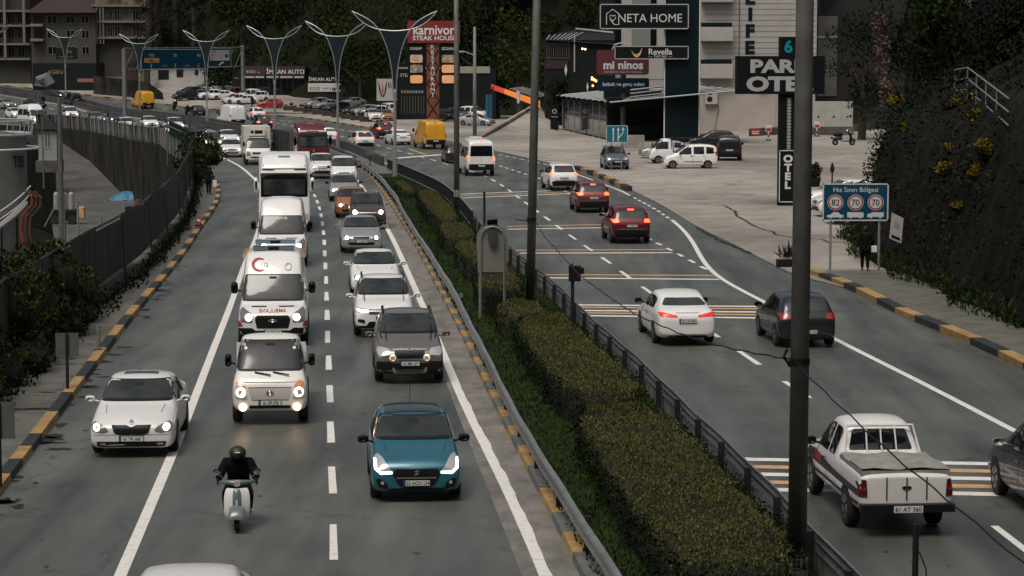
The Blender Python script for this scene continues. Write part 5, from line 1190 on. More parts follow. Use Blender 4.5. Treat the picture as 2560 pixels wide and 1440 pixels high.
# backs of signs at left
for u,v,w_,h_,z_,lb in ((170,986,.58,.60,.82,'back of a grey square sign on a post beside the left kerb'),(2,1235,.60,.72,.95,'back of a grey sign cut off by the left edge of the picture')):
    x,y=G(u,v); t=thing('road_sign',lb,'sign',(x,y,.14)); b=MB(); b.box((-w_/2,.0,z_),(w_/2,.02,z_+h_),mat('sign_back',(.14,.15,.145),.5,metal=.3,var=.2)); b.build('plate',t)
    b=MB(); b.tube([(0,-.03,0),(0,-.03,z_+h_)],.04,M_dsteel,6); b.build('post',t)
x,y=G(247,888); t=thing('bollard','short pale bollard on the left pavement','bollard',(x,y,.14)); b=MB(); b.tube([(0,0,0),(0,0,.72)],.055,M_lip,8); b.build('shaft',t); b=MB(); b.tube([(0,0,0),(0,0,.03)],.14,M_black,8); b.build('foot',t)
x,y=G(497,571); t=thing('traffic_cone','small red and white cone at the edge of the left pavement','cone',(x,y,.16)); b=MB(); b.tube([(0,0,0),(0,0,.2),(0,0,.42)],[.15,.1,.04],M_red,10); b.tube([(0,0,.2),(0,0,.3)],[.105,.075],M_sw,10); b.build('body',t); b=MB(); b.box((-.18,-.18,0),(.18,.18,.03),M_black); b.build('foot',t)
# small square sign back by railing
x,y=G(815+ 0,0) if 0 else (None,None)
x,y=GZ(925,420,.0); t=thing('road_sign','small grey sign back standing beyond the baluster railing','sign',(x,y,0)); b=MB(); b.box((-.28,0,1.0),(.28,.03,1.6),M_pole); b.build('plate',t); b=MB(); b.tube([(0,.04,0),(0,.04,1.6)],.035,M_dsteel,6); b.build('post',t)
# overhead gantry
gL=PY(312,283,328); gR=PY(608,262,372)
t=thing('gantry_sign','blue overhead direction sign on a grey gantry across the far road','road sign',(gL[0],gL[1],0)); ox,oy=gL[0],gL[1]
dx,dy=gR[0]-gL[0],gR[1]-gL[1]; LN=math.hypot(dx,dy); ang=math.atan2(dy,dx); t.rotation_euler=(0,0,ang)
def gx(u): # along-gantry coordinate for picture column
    a=(u-1280)/F*1/cos(TH)
    # intersect ray x=a*y with line
    return (a*oy-ox)/(dx/LN-a*dy/LN)
M_gan=mat('gantry_grey',(.20,.21,.205),.5,metal=.3)
for s_ in (0,LN):
    zt=ZV(122 if s_==0 else 113,gL[1] if s_==0 else gR[1]); b=MB(); b.tube([(s_,0,-.5),(s_,0,zt)],.30,M_gan,10); b.build('column',t)
zz=[ZV(v,350) for v in (175,118)]
for z_ in (ZV(172,350),ZV(122,350)): b=MB(); b.tube([(0,0,z_),(LN,0,z_+.3)],.09,M_gan,6); b.build('beam',t)
b=MB()
for i in range(12): b.tube([(LN*i/12,0,zz[0]),(LN*(i+1)/12,0,zz[1])],.05,M_gan,4)
b.build('truss',t)
def board(t,u0,u1,v0,v1,name,fn):
    a0,a1=gx(u0),gx(u1); y0=oy+dy/LN*a0; z1=ZV(v0,y0); z0=ZV(v1,y0); b=MB(); b.box((a0,-.3,z0),(a1,-.2,z1),M_sblue)
    for p,q in (((a0,z0),(a1,z0+.1)),((a0,z1-.1),(a1,z1)),((a0,z0),(a0+.1,z1)),((a1-.1,z0),(a1,z1))): b.box((p[0],-.33,p[1]),(q[0],-.31,q[1]),M_sw)
    fn(b,a0,a1,z0,z1); b.build(name,t)
def f1(b,a0,a1,z0,z1):
    w=a1-a0
    for fx,tx in ((.15,'Artvin'),(.5,'Rize'),(.87,'Arsin')): b.text(tx,a0+w*fx,-.34,z0+2.1,.75,M_sw,.01)
    b.box((a0+w*.04,-.34,z0+.98),(a0+w*.26,-.335,z0+1.65),M_orange); b.text('Batumi',a0+w*.15,-.35,z0+1.3,.6,M_ink,.01)
    for fx in (.34,.68): b.text('E 97 D 010',a0+w*fx,-.34,z0+.5,.38,M_sw,.0)
    for fx in (.14,.5,.86):
        cx=a0+w*fx; b.box((cx-.1,-.34,z0+.45),(cx+.1,-.335,z0+.85),M_sw); b.add([(cx-.32,-.34,z0+.55),(cx,-.34,z0+.15),(cx+.32,-.34,z0+.55)],[(0,1,2)],M_sw)
def f2_(b,a0,a1,z0,z1):
    w=a1-a0; b.box((a0+w*.08,-.34,z0+1.0),(a0+w*.92,-.335,z1-.35),M_sw)
    for i,tx in enumerate(('Otogar Merkezi','Hastane','Adliye')): b.text(tx,a0+w*.12,-.35,z1-.62-.5*i,.42,M_ink,.006,align='LEFT',sx=.85)
    b.box((a0+w*.72,-.35,z0+1.5),(a0+w*.86,-.345,z0+1.95),M_sblue); b.tube([(a0+w*.45,-.35,z0+.25),(a0+w*.6,-.35,z0+.7)],.09,M_sw,4); b.add([(a0+w*.5,-.36,z0+.75),(a0+w*.66,-.36,z0+.88),(a0+w*.65,-.36,z0+.5)],[(0,1,2)],M_sw)
board(t,357,520,122,174,'sign_board',f1); board(t,523,580,119,168,'sign_board',f2_)
# hotel sign
x,y=G(1966,513); k=132./5800*1.0; y=132.; x=XU(1966,y)
M_hs=mat('sign_black',(.005,.008,.009),.5,spec=.2); M_ls=mat('sign_letter_grey',(.42,.42,.42),.5); M_lw=mat('sign_letter_white',(.72,.70,.66),.45)
t=thing('hotel_sign','black PARK OTEL sign board on a black column with 61 on top','sign',(x,y,0))
X=lambda u:XU(u,y)-x; Z=lambda v:ZV(v,y)
b=MB(); b.box((X(1946),-.25,0),(X(1990),.35,Z(140)),M_hs)
for a_,c_ in ((1948,1950),(1985,1987)): b.box((X(a_),-.262,Z(505)),(X(c_),-.252,Z(375)),M_lw)
for v_ in (375,503): b.box((X(1948),-.262,Z(v_+2)),(X(1987),-.252,Z(v_)),M_lw)
for i,c_ in enumerate('OTEL'): b.text(c_,X(1970),-.27,Z(396+22*i),.56,M_lw,.05,sx=1.15)
for i in range(16):
    v_=246+i*8; b.add([(X(1966+dx_),-.27,Z(v_+dv)) for dx_,dv in ((0,0),(10,0),(10,2),(6,2),(6,5),(10,5),(10,7),(0,7),(0,5),(4,5),(4,2),(0,2))],[tuple(range(12))],M_ls)
b.build('column',t)
b=MB(); b.box((X(1838),-.45,Z(235)),(X(2058),.45,Z(140)),M_hs); b.text('PARK',X(1950),-.46,Z(165),.98,M_ls,.045,sx=1.42); b.text('OTEL',X(1946),-.46,Z(209),1.08,M_ls,.05,sx=1.42); b.build('name_board',t)
b=MB(); b.box((X(1946),-.4,Z(140)),(X(2004),.4,Z(92)),M_hs); b.text('6',X(1967),-.41,Z(116),.95,mat('sign_cyan',(.01,.26,.33),.4),.03); b.text('1',X(1989),-.41,Z(116),.95,mat('sign_wine',(.12,.03,.03),.4),.03); b.build('top_box',t)
# monolith sign
y=229.; x=XU(1704,y); X=lambda u:XU(u,y)-x; Z=lambda v:ZV(v,y)
M_mono=mat('monolith_teal',(.003,.011,.015),.5,spec=.2)
t=thing('monolith_sign','tall dark monolith carrying the NETA HOME and Revella boards','sign',(x,y,0))
b=MB(); b.box((X(1660),0,0),(X(1748),1.,17),M_mono); 
for a_,c_ in ((1659,1662),(1746,1749)): b.box((X(a_),-.02,0),(X(c_),0.0-.003,17),M_sw)
b.build('tower',t)
def frame(b,x0,x1,z0,z1,yy,m,w=.08,bg=None):
    b.box((x0,yy,z0),(x1,yy+.4,z1),bg)
    for p,q in (((x0,z0),(x1,z0+w)),((x0,z1-w),(x1,z1)),((x0,z0),(x0+w,z1)),((x1-w,z0),(x1,z1))): b.box((p[0],yy-.02,p[1]),(q[0],yy-.005,q[1]),m)
b=MB(); frame(b,X(1498),X(1719),Z(73),Z(10),-.6,M_ls,.1,M_hs); b.text('NETA HOME',X(1623),-.63,Z(45),1.18,M_sw,.0,sx=.95)
cx,cz=X(1530),Z(44); house=[(-.6,-.7),(-.6,.35),(0,.78),(.6,.35),(.6,-.7),(.15,-.7),(-.25,-.2)]; b.tube([(cx+a_,-.65,cz+c_) for a_,c_ in house],.05,M_sw,4)
b.tube([(cx+.32*a_,-.65,cz-.05+.34*c_) for a_,c_ in [(0,-1),(-.9,0),(-.85,.6),(-.4,.8),(0,.4),(.4,.8),(.85,.6),(.9,0),(0,-1)]],.04,M_sw,4); b.build('name_board',t)
b=MB(); frame(b,X(1535),X(1719),Z(148),Z(115),-.6,M_ls,.08,M_hs); b.text('Revella',X(1649),-.63,Z(129),.82,M_sw,.015); b.text('— YATAK —',X(1649),-.63,Z(141),.32,M_sw,.0,sx=1.3)
sm=[(-.55,.25),(-.3,-.1),(.0,-.2),(.3,.0),(.55,.5),(.42,-.1),(.2,-.45),(-.1,-.5),(-.35,-.25)]; b.add([(X(1590)+a_,-.64,Z(131)+c_) for a_,c_ in sm],[tuple(range(9))],M_orange); b.build('name_board',t)
# children's furniture sign
y=234.; x=XU(1558,y); X=lambda u:XU(u,y)-x; Z=lambda v:ZV(v,y)
t=thing('shop_sign','maroon mi ninos sign over a navy board on a grey post','sign',(x,y,0)); M_mar=mat('sign_maroon',(.10,.025,.032),.5)
b=MB(); b.tube([(0,.2,0),(0,.2,Z(127))],.27,M_pole,10); b.build('post',t)
b=MB(); b.xz(rnd([(X(1491),Z(187)),(X(1621),Z(187)),(X(1621),Z(125)),(X(1491),Z(125))],.3),-.3,0,M_mar); b.text('mi ninos',X(1557),-.32,Z(162),1.15,M_sw,.035,sx=1.02); b.text('miniklerin büyülü dünyası',X(1557),-.32,Z(179),.36,M_ls,.0,sx=1.05); b.build('name_board',t)
b=MB(); b.tube([(X(1530)+.0,-.15,Z(124)),(X(1536),-.15,Z(112)),(X(1552),-.15,Z(107)),(X(1568),-.15,Z(113)),(X(1575),-.15,Z(122))],.09,M_ls,6); b.build('handle_arch',t)
b=MB(); b.xz(rnd([(X(1495),Z(228)),(X(1622),Z(228)),(X(1622),Z(195)),(X(1495),Z(195))],.2),-.3,0,mat('sign_navy',(.003,.018,.033),.5,spec=.2)); b.text('bebek ve genç odası',X(1558),-.32,Z(210),.52,M_sw,.015); b.build('lower_board',t)
# ================= BUILDINGS =================
def facade_windows(t,wins_,yy,mg=M_glassd,mf=None,depth=.12,name='window'):
    for x0,x1,z0,z1 in wins_:
        b=MB(); w=.07; b.box((x0,yy-.03,z0),(x1,yy+.05,z1),mg)
        if mf:
            for p,q in (((x0-w,z0-w),(x1+w,z0)),((x0-w,z1),(x1+w,z1+w)),((x0-w,z0),(x0,z1)),((x1,z0),(x1+w,z1)),(((x0+x1)/2-w/2,z0),((x0+x1)/2+w/2,z1))): b.box((p[0],yy-.06,p[1]),(q[0],yy-.031,q[1]),mf)
        b.build(name,t)
# white hotel/office block
M_clad=mat('white_cladding',(.36,.34,.31),.7,col2=(.45,.42,.385),scale=.5,detail=6); M_seam=mat('cladding_seam',(.17,.16,.145),.8); M_beige=mat('beige_render',(.37,.325,.29),.85,col2=(.47,.42,.375),scale=.35,detail=8)
y=262.; x=XU(1800,y); X=lambda u:XU(u,y)-x; Z=lambda v:ZV(v,y)
t=thing('office_block','white clad block with LIFE lettering and balconies behind the black monolith','building',(x,y,0))
b=MB(); b.box((X(1552),.0,Z(198)),(X(2039),14,24),M_clad)
for i in range(40):
    z_=Z(190)+i*.62
    if z_<19: b.box((X(1760),-.02,z_),(X(2038),-.003,z_+.05),M_seam)
b.build('wall',t)
b=MB(); b.box((X(1552),.04,-.2),(X(2037),13.9,Z(198)),M_beige); b.box((X(1930),-.1,0),(X(1938),.03,Z(198)),M_beige); b.build('ground_floor_wall',t)
for v0,v1 in ((-38,6),(68,103),(160,196)):
    b=MB(); b.box((X(1749),-1.1,Z(v1)),(X(1829),-.03,Z(v0)),M_clad); b.build('balcony',t,bevel=.05); b=MB(); b.box((X(1750),-.9,Z(v0)+.05),(X(1826),-.05,Z(v0)+.5),M_mono); b.build('balcony_opening',t)
for u0,u1,m in ((1536,1552,M_glassd),(1578,1624,mat('grey_shutter',(.20,.21,.19),.6)),(1625,1640,M_glassd)):
    b=MB(); b.box((X(u0),-.05,Z(140)),(X(u1),-.01,20),m); b.build('window',t)
b=MB(); 
for i,c_ in enumerate('LIFE'): b.text(c_,X(1873),-.05,Z(-6+41.5*i+ (0 if i else 0)),1.9,M_mono,.06,sx=1.1)
b.build('lettering',t)
b=MB(); b.box((X(1762),-.5,Z(260)),(X(1792),-.02,Z(220)),mat('ac_white',(.45,.44,.41),.6)); b.disc((X(1773),-.51,Z(230)),.32,M_black,n=16); b.disc((X(1773),-.51,Z(248)),.32,M_black,n=16)
t2=b.build('air_conditioner',None,loc=(x,y,0)); tag(t2,'white twin-fan air conditioner hung on the beige wall','air conditioner')
for u_,v_,lb in ((1905,215,'small air conditioner on the beige wall right of the lettering'),(2010,225,'air conditioner near the right corner of the white block')):
    b=MB(); b.box((X(u_)-.45,-.4,Z(v_)-.32),(X(u_)+.45,-.02,Z(v_)+.32),MATS['ac_white']); b.disc((X(u_)-.12,-.41,Z(v_)),.24,M_black,n=14); tag(b.build('air_conditioner',None,loc=(x,y,0)),lb,'air conditioner')
b=MB(); b.tube([(X(1793),-.06,Z(256)),(X(1797),-.06,Z(275)),(X(1790),-.06,Z(300)),(X(1788),-.06,Z(326))],.035,M_pole,5); b.tube([(X(1846),-.08,Z(198)),(X(1846),-.08,Z(0))],.06,M_pole,5); tag(b.build('drain_pipe',t))
# low wall at its foot, generator, signs
p=[PY(1872,338,246),PY(1990,322,254),PY(2140,300,262),PY(2175,292,268)]
b=MB(); o=p[0]
for a_,c_ in zip(p,p[1:]): b.add([(a_[0]-o[0],a_[1]-o[1],0),(c_[0]-o[0],c_[1]-o[1],0),(c_[0]-o[0],c_[1]-o[1],.85),(a_[0]-o[0],a_[1]-o[1],.85),(a_[0]-o[0],a_[1]-o[1]+.4,.85),(c_[0]-o[0],c_[1]-o[1]+.4,.85)],[(0,1,2,3),(3,2,5,4)],M_base)
tag(b.build('low_wall',loc=(o[0],o[1],0)),'low concrete wall at the foot of the beige building','wall')
y=250.; x=XU(2080,y); X=lambda u:XU(u,y)-x; Z=lambda v:ZV(v,y); M_gen=mat('cabinet_white',(.40,.39,.35),.6,var=.12,scale=1)
t=thing('electrical_cabinet','white three-door electrical cabinets behind the scooter','cabinet',(x,y,0)); b=MB(); b.box((X(2028),0,.9),(X(2132),1.2,Z(254)),M_gen); b.build('casing',t)
for u0,u1 in ((2029,2062),(2064,2104),(2106,2131)):
    b=MB(); b.box((X(u0),-.04,.95),(X(u1),-.005,Z(256)),M_gen); b.box((X((u0+u1)/2)-.1,-.05,1.9),(X((u0+u1)/2)+.1,-.042,2.1),M_black); b.build('door',t)
b=MB(); b.text('GAZ',X(2119),-.06,Z(266),.4,M_ls,.0); b.build('lettering',t)
b=MB(); b.box((X(2028),0,0),(X(2135),1.3,.9),M_base); b.build('plinth',t)
for u,v,lb in ((1921,352,'red and white notice on a round foot, left of the black hotel sign'),(2042,342,'red and white notice on a round foot, right of the foreground pole')):
    x,y,_=G3(u,v); t=thing('notice_stand',lb,'notice',(x,y,.03)); b=MB(); b.box((-.3,-.03,.9),(.3,.03,1.6),M_sw); b.box((-.24,-.04,.95),(.24,-.032,1.25),M_red); b.build('plate',t); b=MB(); b.tube([(0,0,0),(0,0,.9)],.07,M_sw,8); b.tube([(0,0,.3),(0,0,.6)],.08,M_red,8); b.tube([(0,0,0),(0,0,.12)],[.32,.25],M_black,10); b.build('stand',t)
for u,v,lb in ((1887,330,'small red notice board on the low wall behind the black van'),(2017,313,'small red notice board beside the round-footed notice')):
    x_,y_,z_=PY(u,v,247); t=thing('notice_board',lb,'notice',(x_,y_,z_)); b=MB(); b.box((-.5,-.5,-.35),(.5,-.44,.35),M_red); b.box((-.4,-.52,.0),(.4,-.505,.1),M_sw); b.box((-.35,-.52,-.2),(.35,-.505,-.1),M_sw); b.build('plate',t)
# dark annex right of the block
M_dk=mat('dark_cladding',(.009,.012,.013),.6,spec=.2,var=.3); M_dk2=mat('dark_wall',(.016,.016,.014),.8,var=.4,scale=.6); M_roofr=mat('dark_roof_red',(.035,.018,.015),.8)
y=270.; x=XU(2110,y); X=lambda u:XU(u,y)-x; Z=lambda v:ZV(v,y)
t=thing('concrete_annex','dark concrete building in the gap between the white block and the rock wall','building',(x,y,0)); b=MB(); b.box((X(2036),0,0),(X(2260),12,22),M_dk2); b.build('wall',t)
b=MB(); b.box((X(2042),-.2,Z(240)),(X(2090),-.02,Z(40)),mat('grey_column',(.13,.125,.11),.8,var=.3,scale=.6)); b.build('pier',t)
b=MB(); b.add([(X(2040),-3,Z(-20)),(X(2110),-3,Z(-60)),(X(2110),-3,Z(-20)),(X(2040),-3,Z(42))],[(0,1,2,3)],M_dk); b.box((X(2040),-.4,Z(95)),(X(2088),-.22,Z(90)),M_ls); b.build('canopy',t)
# terrace restaurants
M_slatw=mat('roof_slat',(.42,.43,.41),.5)
y=285.; x=XU(1460,y); X=lambda u:XU(u,y)-x; Z=lambda v:ZV(v,y)
t=thing('upper_terrace','dark two-storey terrace building with a slatted roof beyond the ramp','building',(x,y,0))
b=MB(); b.box((X(1363),0,0),(X(1560),10,Z(100)),M_dk); b.box((X(1363),-.1,Z(172)),(X(1420),-.02,Z(150)),M_roofr); b.build('wall',t)
b=MB(); b.add([(X(1362),-.5,Z(100)),(X(1540),-.5,Z(112)),(X(1540),4,Z(82)),(X(1440),4,Z(74)),(X(1370),2,Z(90))],[(0,1,2,3,4)],mat('roof_dark_sheet',(.02,.023,.023),.7,spec=.2)); b.build('roof',t)
b=MB()
for i in range(7): b.tube([(X(1366+i*9),-.55,Z(100)+.05),(X(1375+i*14),3,Z(86-i))],.06,M_slatw,4)
b.tube([(X(1440),3.6,Z(74)+.1),(X(1535),3.6,Z(84)+.1)],.18,M_conc,4); b.build('roof_slats',t)
facade_windows(t,[(X(1368+i*11),X(1377+i*11),Z(145),Z(110)) for i in range(5)],0,M_glassd,M_pole)
b=MB(); b.box((X(1434),-.3,Z(180)),(X(1437),-.2,Z(88)),M_slatw); b.build('white_post',t)
for u_,v_,s_ in ((1414,175,9),(1468,217,7)):
    b=MB(); c_=(X(u_),Z(v_)); k_=s_/20.; b.xz([(c_[0]-.26*k_*1.5,c_[1]),(c_[0],c_[1]-1.7*k_),(c_[0]+.26*k_*1.5,c_[1]),(c_[0],c_[1]+1.7*k_)],-.6,-.5,M_sw); b.build('hanging_ornament',t)
M_neon=mat('warm_lamp_glow',(1,.6,.3),.5,emit=(1,.42,.14),es=3); 
for u_,v_ in ((1455,122),(1462,123)): b=MB(); c_=(X(u_),-.7,Z(v_)); b.disc(c_,.12,M_onw,n=10); b.build('spot_lamp',t)
b=MB(); 
for u_,v_,h_ in ((1479,196,9),(1484,199,7),(1489,202,6),(1481,214,5)): b.box((X(u_)-.1,-.8,Z(v_+h_/2)),(X(u_)+.12,-.7,Z(v_-h_/2)),M_neon)
b.build('lit_letters',t)
gl=PY(1407,316,268); gr=PY(1517,346,236)
t=thing('glazed_terrace','dark glazed terrace restaurant with white roof strips behind the lane sign','building',(gl[0],gl[1],0)); ox,oy=gl[0],gl[1]
d=Vector((gr[0]-ox,gr[1]-oy)); L_n=d.length; d.normalize(); ang=math.atan2(d.y,d.x); t.rotation_euler=(0,0,ang)
b=MB(); b.box((0,.1,0),(L_n,8,3.7),M_dk); b.build('wall',t)
M_gl2=mat('terrace_glass',(.05,.06,.055),.08,spec=.8)
for i in range(7):
    a_=L_n*i/7; b=MB(); b.box((a_+.15,-.02,.2),(a_+L_n/7-.15,.07,3.3),M_gl2); b.build('glass_panel',t); 
    b=MB(); b.box((a_-.05,-.06,0),(a_+.1,.09,3.5),M_lamp if i!=4 else M_black); b.build('mullion',t)
b=MB(); b.add([(-1,-.6,3.9),(L_n+6,-.6,3.9),(L_n+12,12,5.2),(2,12,5.2)],[(0,1,2,3)],mat('terrace_roof',(.01,.012,.012),.95,spec=0)); b.build('roof',t)
b=MB()
for i in range(11): b.tube([(-.8+i*(L_n+7)/10,-.7,3.95),(2.2+i*(L_n+10)/10,12,5.28)],.07,M_slatw,4)
b.build('roof_slats',t)
y=233.; x=XU(1590,y); X=lambda u:XU(u,y)-x; Z=lambda v:ZV(v,y)
t=thing('dark_arcade','dark open arcade left of the black monolith','building',(x,y,0)); b=MB(); b.box((X(1517),5,0),(X(1662),9,5),M_dk); b.box((X(1517),0,3.4),(X(1662),5,4.3),M_dk); b.build('wall',t)
b=MB()
for i in range(12): b.box((X(1560)+i*.3,.5,.3),(X(1560)+i*.3+.1,.6,1.5),M_dsteel)
b.build('gate',t)
for i in range(3):
    b=MB(); b.tube([(X(1575),-.3,4.4+i*.35),(X(1662),-.3,4.8+i*.35)],.09,M_slatw,4); b.build('roof_slat',t)
x,y=G(1562,372); t=tag(MB().box((0,0,0),(2.0,.6,1.25),M_conc).build('concrete_block',loc=(x-.2,y,0)),'pale concrete block wall stub right of the lane sign','wall')
# steakhouse
y=312.; x=XU(1060,y); X=lambda u:XU(u,y)-x; Z=lambda v:ZV(v,y)
t=thing('steakhouse','charcoal restaurant building behind the red steakhouse tower','building',(x,y,0)); b=MB(); b.box((X(985),0,0),(X(1240),10,Z(172)),M_dk); b.box((X(985),-.05,Z(172)),(X(1130),.5,Z(168)),M_conc); b.build('wall',t)
facade_windows(t,[(X(1003+i*7.2),X(1008+i*7.2),Z(233),Z(226)) for i in range(8)],-.02,mat('pale_pane',(.22,.23,.21),.3))
b=MB()
for i in range(9): b.box((X(1003+i*7),-.06,Z(285)),(X(1004.5+i*7),-.02,Z(240)),M_pole)
b.build('mullions',t)
b=MB(); b.text('K STEAK',X(1012),-.1,Z(188),.6,M_ls,.01); b.build('lettering',t)
b=MB(); b.box((X(1145),-.1,Z(183)),(X(1225),-.02,Z(166)),mat('cream_fascia',(.34,.32,.25),.7)); b.build('fascia',t)
y=300.; x=XU(1080,y); X=lambda u:XU(u,y)-x; Z=lambda v:ZV(v,y)
t=thing('steakhouse_tower','red and black karnivor steak house sign tower with food pictures','sign',(x,y,0)); M_sr=mat('sign_tower_red',(.22,.02,.02),.5)
b=MB(); b.box((X(1067),0,0),(X(1098),1,Z(107)),mat('tower_brown',(.17,.05,.025),.6,var=.3))
for i in range(4):
    v0=125+i*42
    for s_ in (0,1): b.tube([(X(1068 if s_ else 1097),-.04,Z(v0)),(X(1097 if s_ else 1068),-.04,Z(v0+42))],.06,M_black,4)
for i,c_ in enumerate('RESTAURANT'): b.text(c_,X(1082),-.12,Z(117+13.3*i),.72,M_sw,.025,sx=1.1)
b.build('column',t)
b=MB(); b.box((X(1020),-.3,Z(107)),(X(1150),.8,Z(52)),M_sr); b.text('karnivor',X(1086),-.33,Z(74),1.75,M_lw,.02,sx=.9); b.text('STEAK HOUSE',X(1087),-.33,Z(95),.80,M_lw,.02,sx=1.1); b.build('name_board',t)
b=MB(); b.box((X(1020),.1,Z(215)),(X(1064),.5,Z(109)),M_hs); b.box((X(1101),.1,Z(215)),(X(1150),.5,Z(109)),M_hs); b.text('KASAP',X(1041),.08,Z(121),.5,M_sw,.03); b.text('IZGARA',X(1122),.08,Z(121),.5,M_sw,.03); b.build('side_board',t)
M_f=[mat('food_cream',(.55,.45,.33),.6,col2=(.30,.12,.06),scale=1.2,emit=(.5,.35,.2),es=.25),mat('food_stripe',(.60,.50,.38),.6,col2=(.10,.05,.03),scale=1.5),mat('food_orange',(.62,.25,.09),.6,col2=(.55,.42,.28),scale=1.0,emit=(.8,.3,.08),es=.35)]
for j,u0 in enumerate((1026,1105)):
    for i,(v0,v1) in enumerate(((137,157),(162,182),(188,208))):
        b=MB(); b.xz(rnd([(X(u0),Z(v1)),(X(u0+31),Z(v1)),(X(u0+31),Z(v0)),(X(u0),Z(v0))],.25),-.0,.09,M_f[(i+j)%3 if i<2 else 2]); b.build('food_picture',t)
# statue
x,y=G(1072,293); t=thing('animal_statue','brown stooping animal statue on a pale round base under the tower','statue',(x,y,.03)); M_br=mat('bronze_brown',(.16,.09,.065),.5)
b=MB(); b.tube([(0,0,0),(0,0,.35)],[1.9,1.7],M_conc,20); b.build('base',t)
def skin(name,parent,vs,es,rs,m,lvl=1,root=0,loc=(0,0,0)):
    me=bpy.data.meshes.new(name); me.from_pydata(vs,es,[]); o=bpy.data.objects.new(name,me); COL.objects.link(o)
    md=o.modifiers.new('k','SKIN'); md.use_smooth_shade=True; sv_=me.skin_vertices[0].data
    for i,r_ in enumerate(rs): sv_[i].radius=(r_,r_) if isinstance(r_,(int,float)) else r_
    sv_[root].use_root=True
    s2=o.modifiers.new('s','SUBSURF'); s2.levels=lvl; dg=bpy.context.evaluated_depsgraph_get(); m2=bpy.data.meshes.new_from_object(o.evaluated_get(dg)); bpy.data.objects.remove(o)
    m2.materials.clear(); m2.materials.append(m); m2.polygons.foreach_set('use_smooth',[True]*len(m2.polygons)); return link(name,m2,parent,loc)
skin('body',t,[(-.1,0,1.6),(.5,0,1.7),(-.6,0,1.3),(-.95,0,.9),(-1.05,-.1,.7),(.75,0,1.2),(.9,.15,.75),(1.0,.15,.35),(.85,-.2,.7),(.9,-.2,.35),(-.5,.15,.9),(-.45,.15,.35),(-.55,-.2,.8),(-.5,-.2,.35)],[(0,1),(0,2),(2,3),(3,4),(1,5),(5,6),(6,7),(5,8),(8,9),(2,10),(10,11),(2,12),(12,13)],[.38,.36,.33,.2,.12,.25,.13,.08,.13,.08,.13,.08,.13,.08],M_br)
# billboards
y=309.; x=XU(965,y); X=lambda u:XU(u,y)-x; Z=lambda v:ZV(v,y)
t=thing('billboard','white billboard with a black winged emblem and the letters BY','billboard',(x,y,0)); b=MB(); b.box((X(942),0,Z(252)),(X(992),.3,Z(197)),mat('billboard_white',(.42,.41,.38),.7))
for s_ in (-1,1): b.add([(X(957)+s_*a_,-.02,Z(222)+c_) for a_,c_ in ((.0,-1.0),(.25,-.45),(.35,.3),(.62,1.1),(.50,.0),(.35,-.65),(.12,-1.15))],[tuple(range(7))],M_ink)
b.add([(X(957)+a_,-.025,Z(222)+c_) for a_,c_ in ((-.1,-.3),(0,-.9),(.1,-.3),(0,.9))],[(0,1,2,3)],M_sred); b.text('BY',X(981),-.02,Z(213),1.05,M_ink,-.01); b.build('panel',t)
b=MB(); b.box((X(950),.1,0),(X(952),.3,Z(250)),M_dsteel); b.build('leg',t); b=MB(); b.box((X(984),.1,0),(X(986),.3,Z(250)),M_dsteel); b.build('leg',t)
x,y,z=G3(812,262); X=lambda u:XU(u,y)-x; Z=lambda v:ZV(v,y)-z
t=thing('rental_board','stacked black and white rental board reading İMKAN AUTO and esas','sign',(x,y,z)); b=MB(); b.box((X(771),0,Z(207)),(X(846),.3,Z(187)),M_hs); b.text('İMKAN AUTO',X(810),-.02,Z(198),.78,M_sw,.012,sx=.95); b.build('upper_board',t)
b=MB(); b.box((X(771),-.1,Z(229)),(X(852),.3,Z(208)),mat('board_white',(.55,.54,.5),.6)); b.text('esas',X(788),-.12,Z(219),1.15,M_ink,-.01,sx=.9,shear=.2); b.text('rent a car',X(825),-.12,Z(220),.55,M_ink,.0,shear=.2); b.build('lower_board',t)
b=MB(); b.box((X(807),.02,Z(243)),(X(838),.35,Z(228.5)),M_black); b.build('dark_box',t); b=MB(); b.tube([(X(780),.2,0),(X(780),.2,Z(208))],.08,M_dsteel,6); b.build('post',t)
# dealer shed
x,y,z=G3(690,243); y+=4; X=lambda u:XU(u,y)-x; Z=lambda v:ZV(v,y)-z; x=XU(690,y)
t=thing('dealer_shed','low dark showroom with a brown fascia reading esas and İMKAN AUTO','building',(x,y,z)); b=MB(); b.box((X(612),0,-1),(X(766),8,Z(167)),M_dk); b.build('wall',t)
M_fas=mat('fascia_brown',(.045,.022,.018),.6)
b=MB(); b.box((X(612),-.35,Z(188)),(X(665),-.01,Z(165)),M_fas); b.text('esas',X(629),-.37,Z(177),.95,M_ls,.0,shear=.2); b.text('oto',X(648),-.37,Z(180),.4,M_ls); b.build('fascia',t)
b=MB(); b.box((X(667),-.35,Z(188)),(X(764),-.01,Z(165)),M_fas); b.text('İMKAN AUTO',X(715),-.37,Z(179),.98,M_lw,.012,sx=1.0); b.build('fascia',t)
for u0,u1 in ((613,637),(640,662),(668,698),(702,733),(737,761)): b=MB(); b.box((X(u0),-.3,Z(195)),(X(u1),-.02,Z(190)),M_ls); b.build('light_strip',t)
facade_windows(t,[(X(616+i*30),X(642+i*30),0,Z(200)) for i in range(5)],-.02,M_glassd,M_dsteel)
x,y,z=G3(592,240); t=thing('dark_totem','slim dark totem between the two dealer lots','sign',(x,y,z)); b=MB(); b.box((-.7,0,0),(.7,.4,3.6),M_dk); b.box((-.4,-.02,2.8),(.4,-.005,3.0),M_pole); b.build('panel',t)
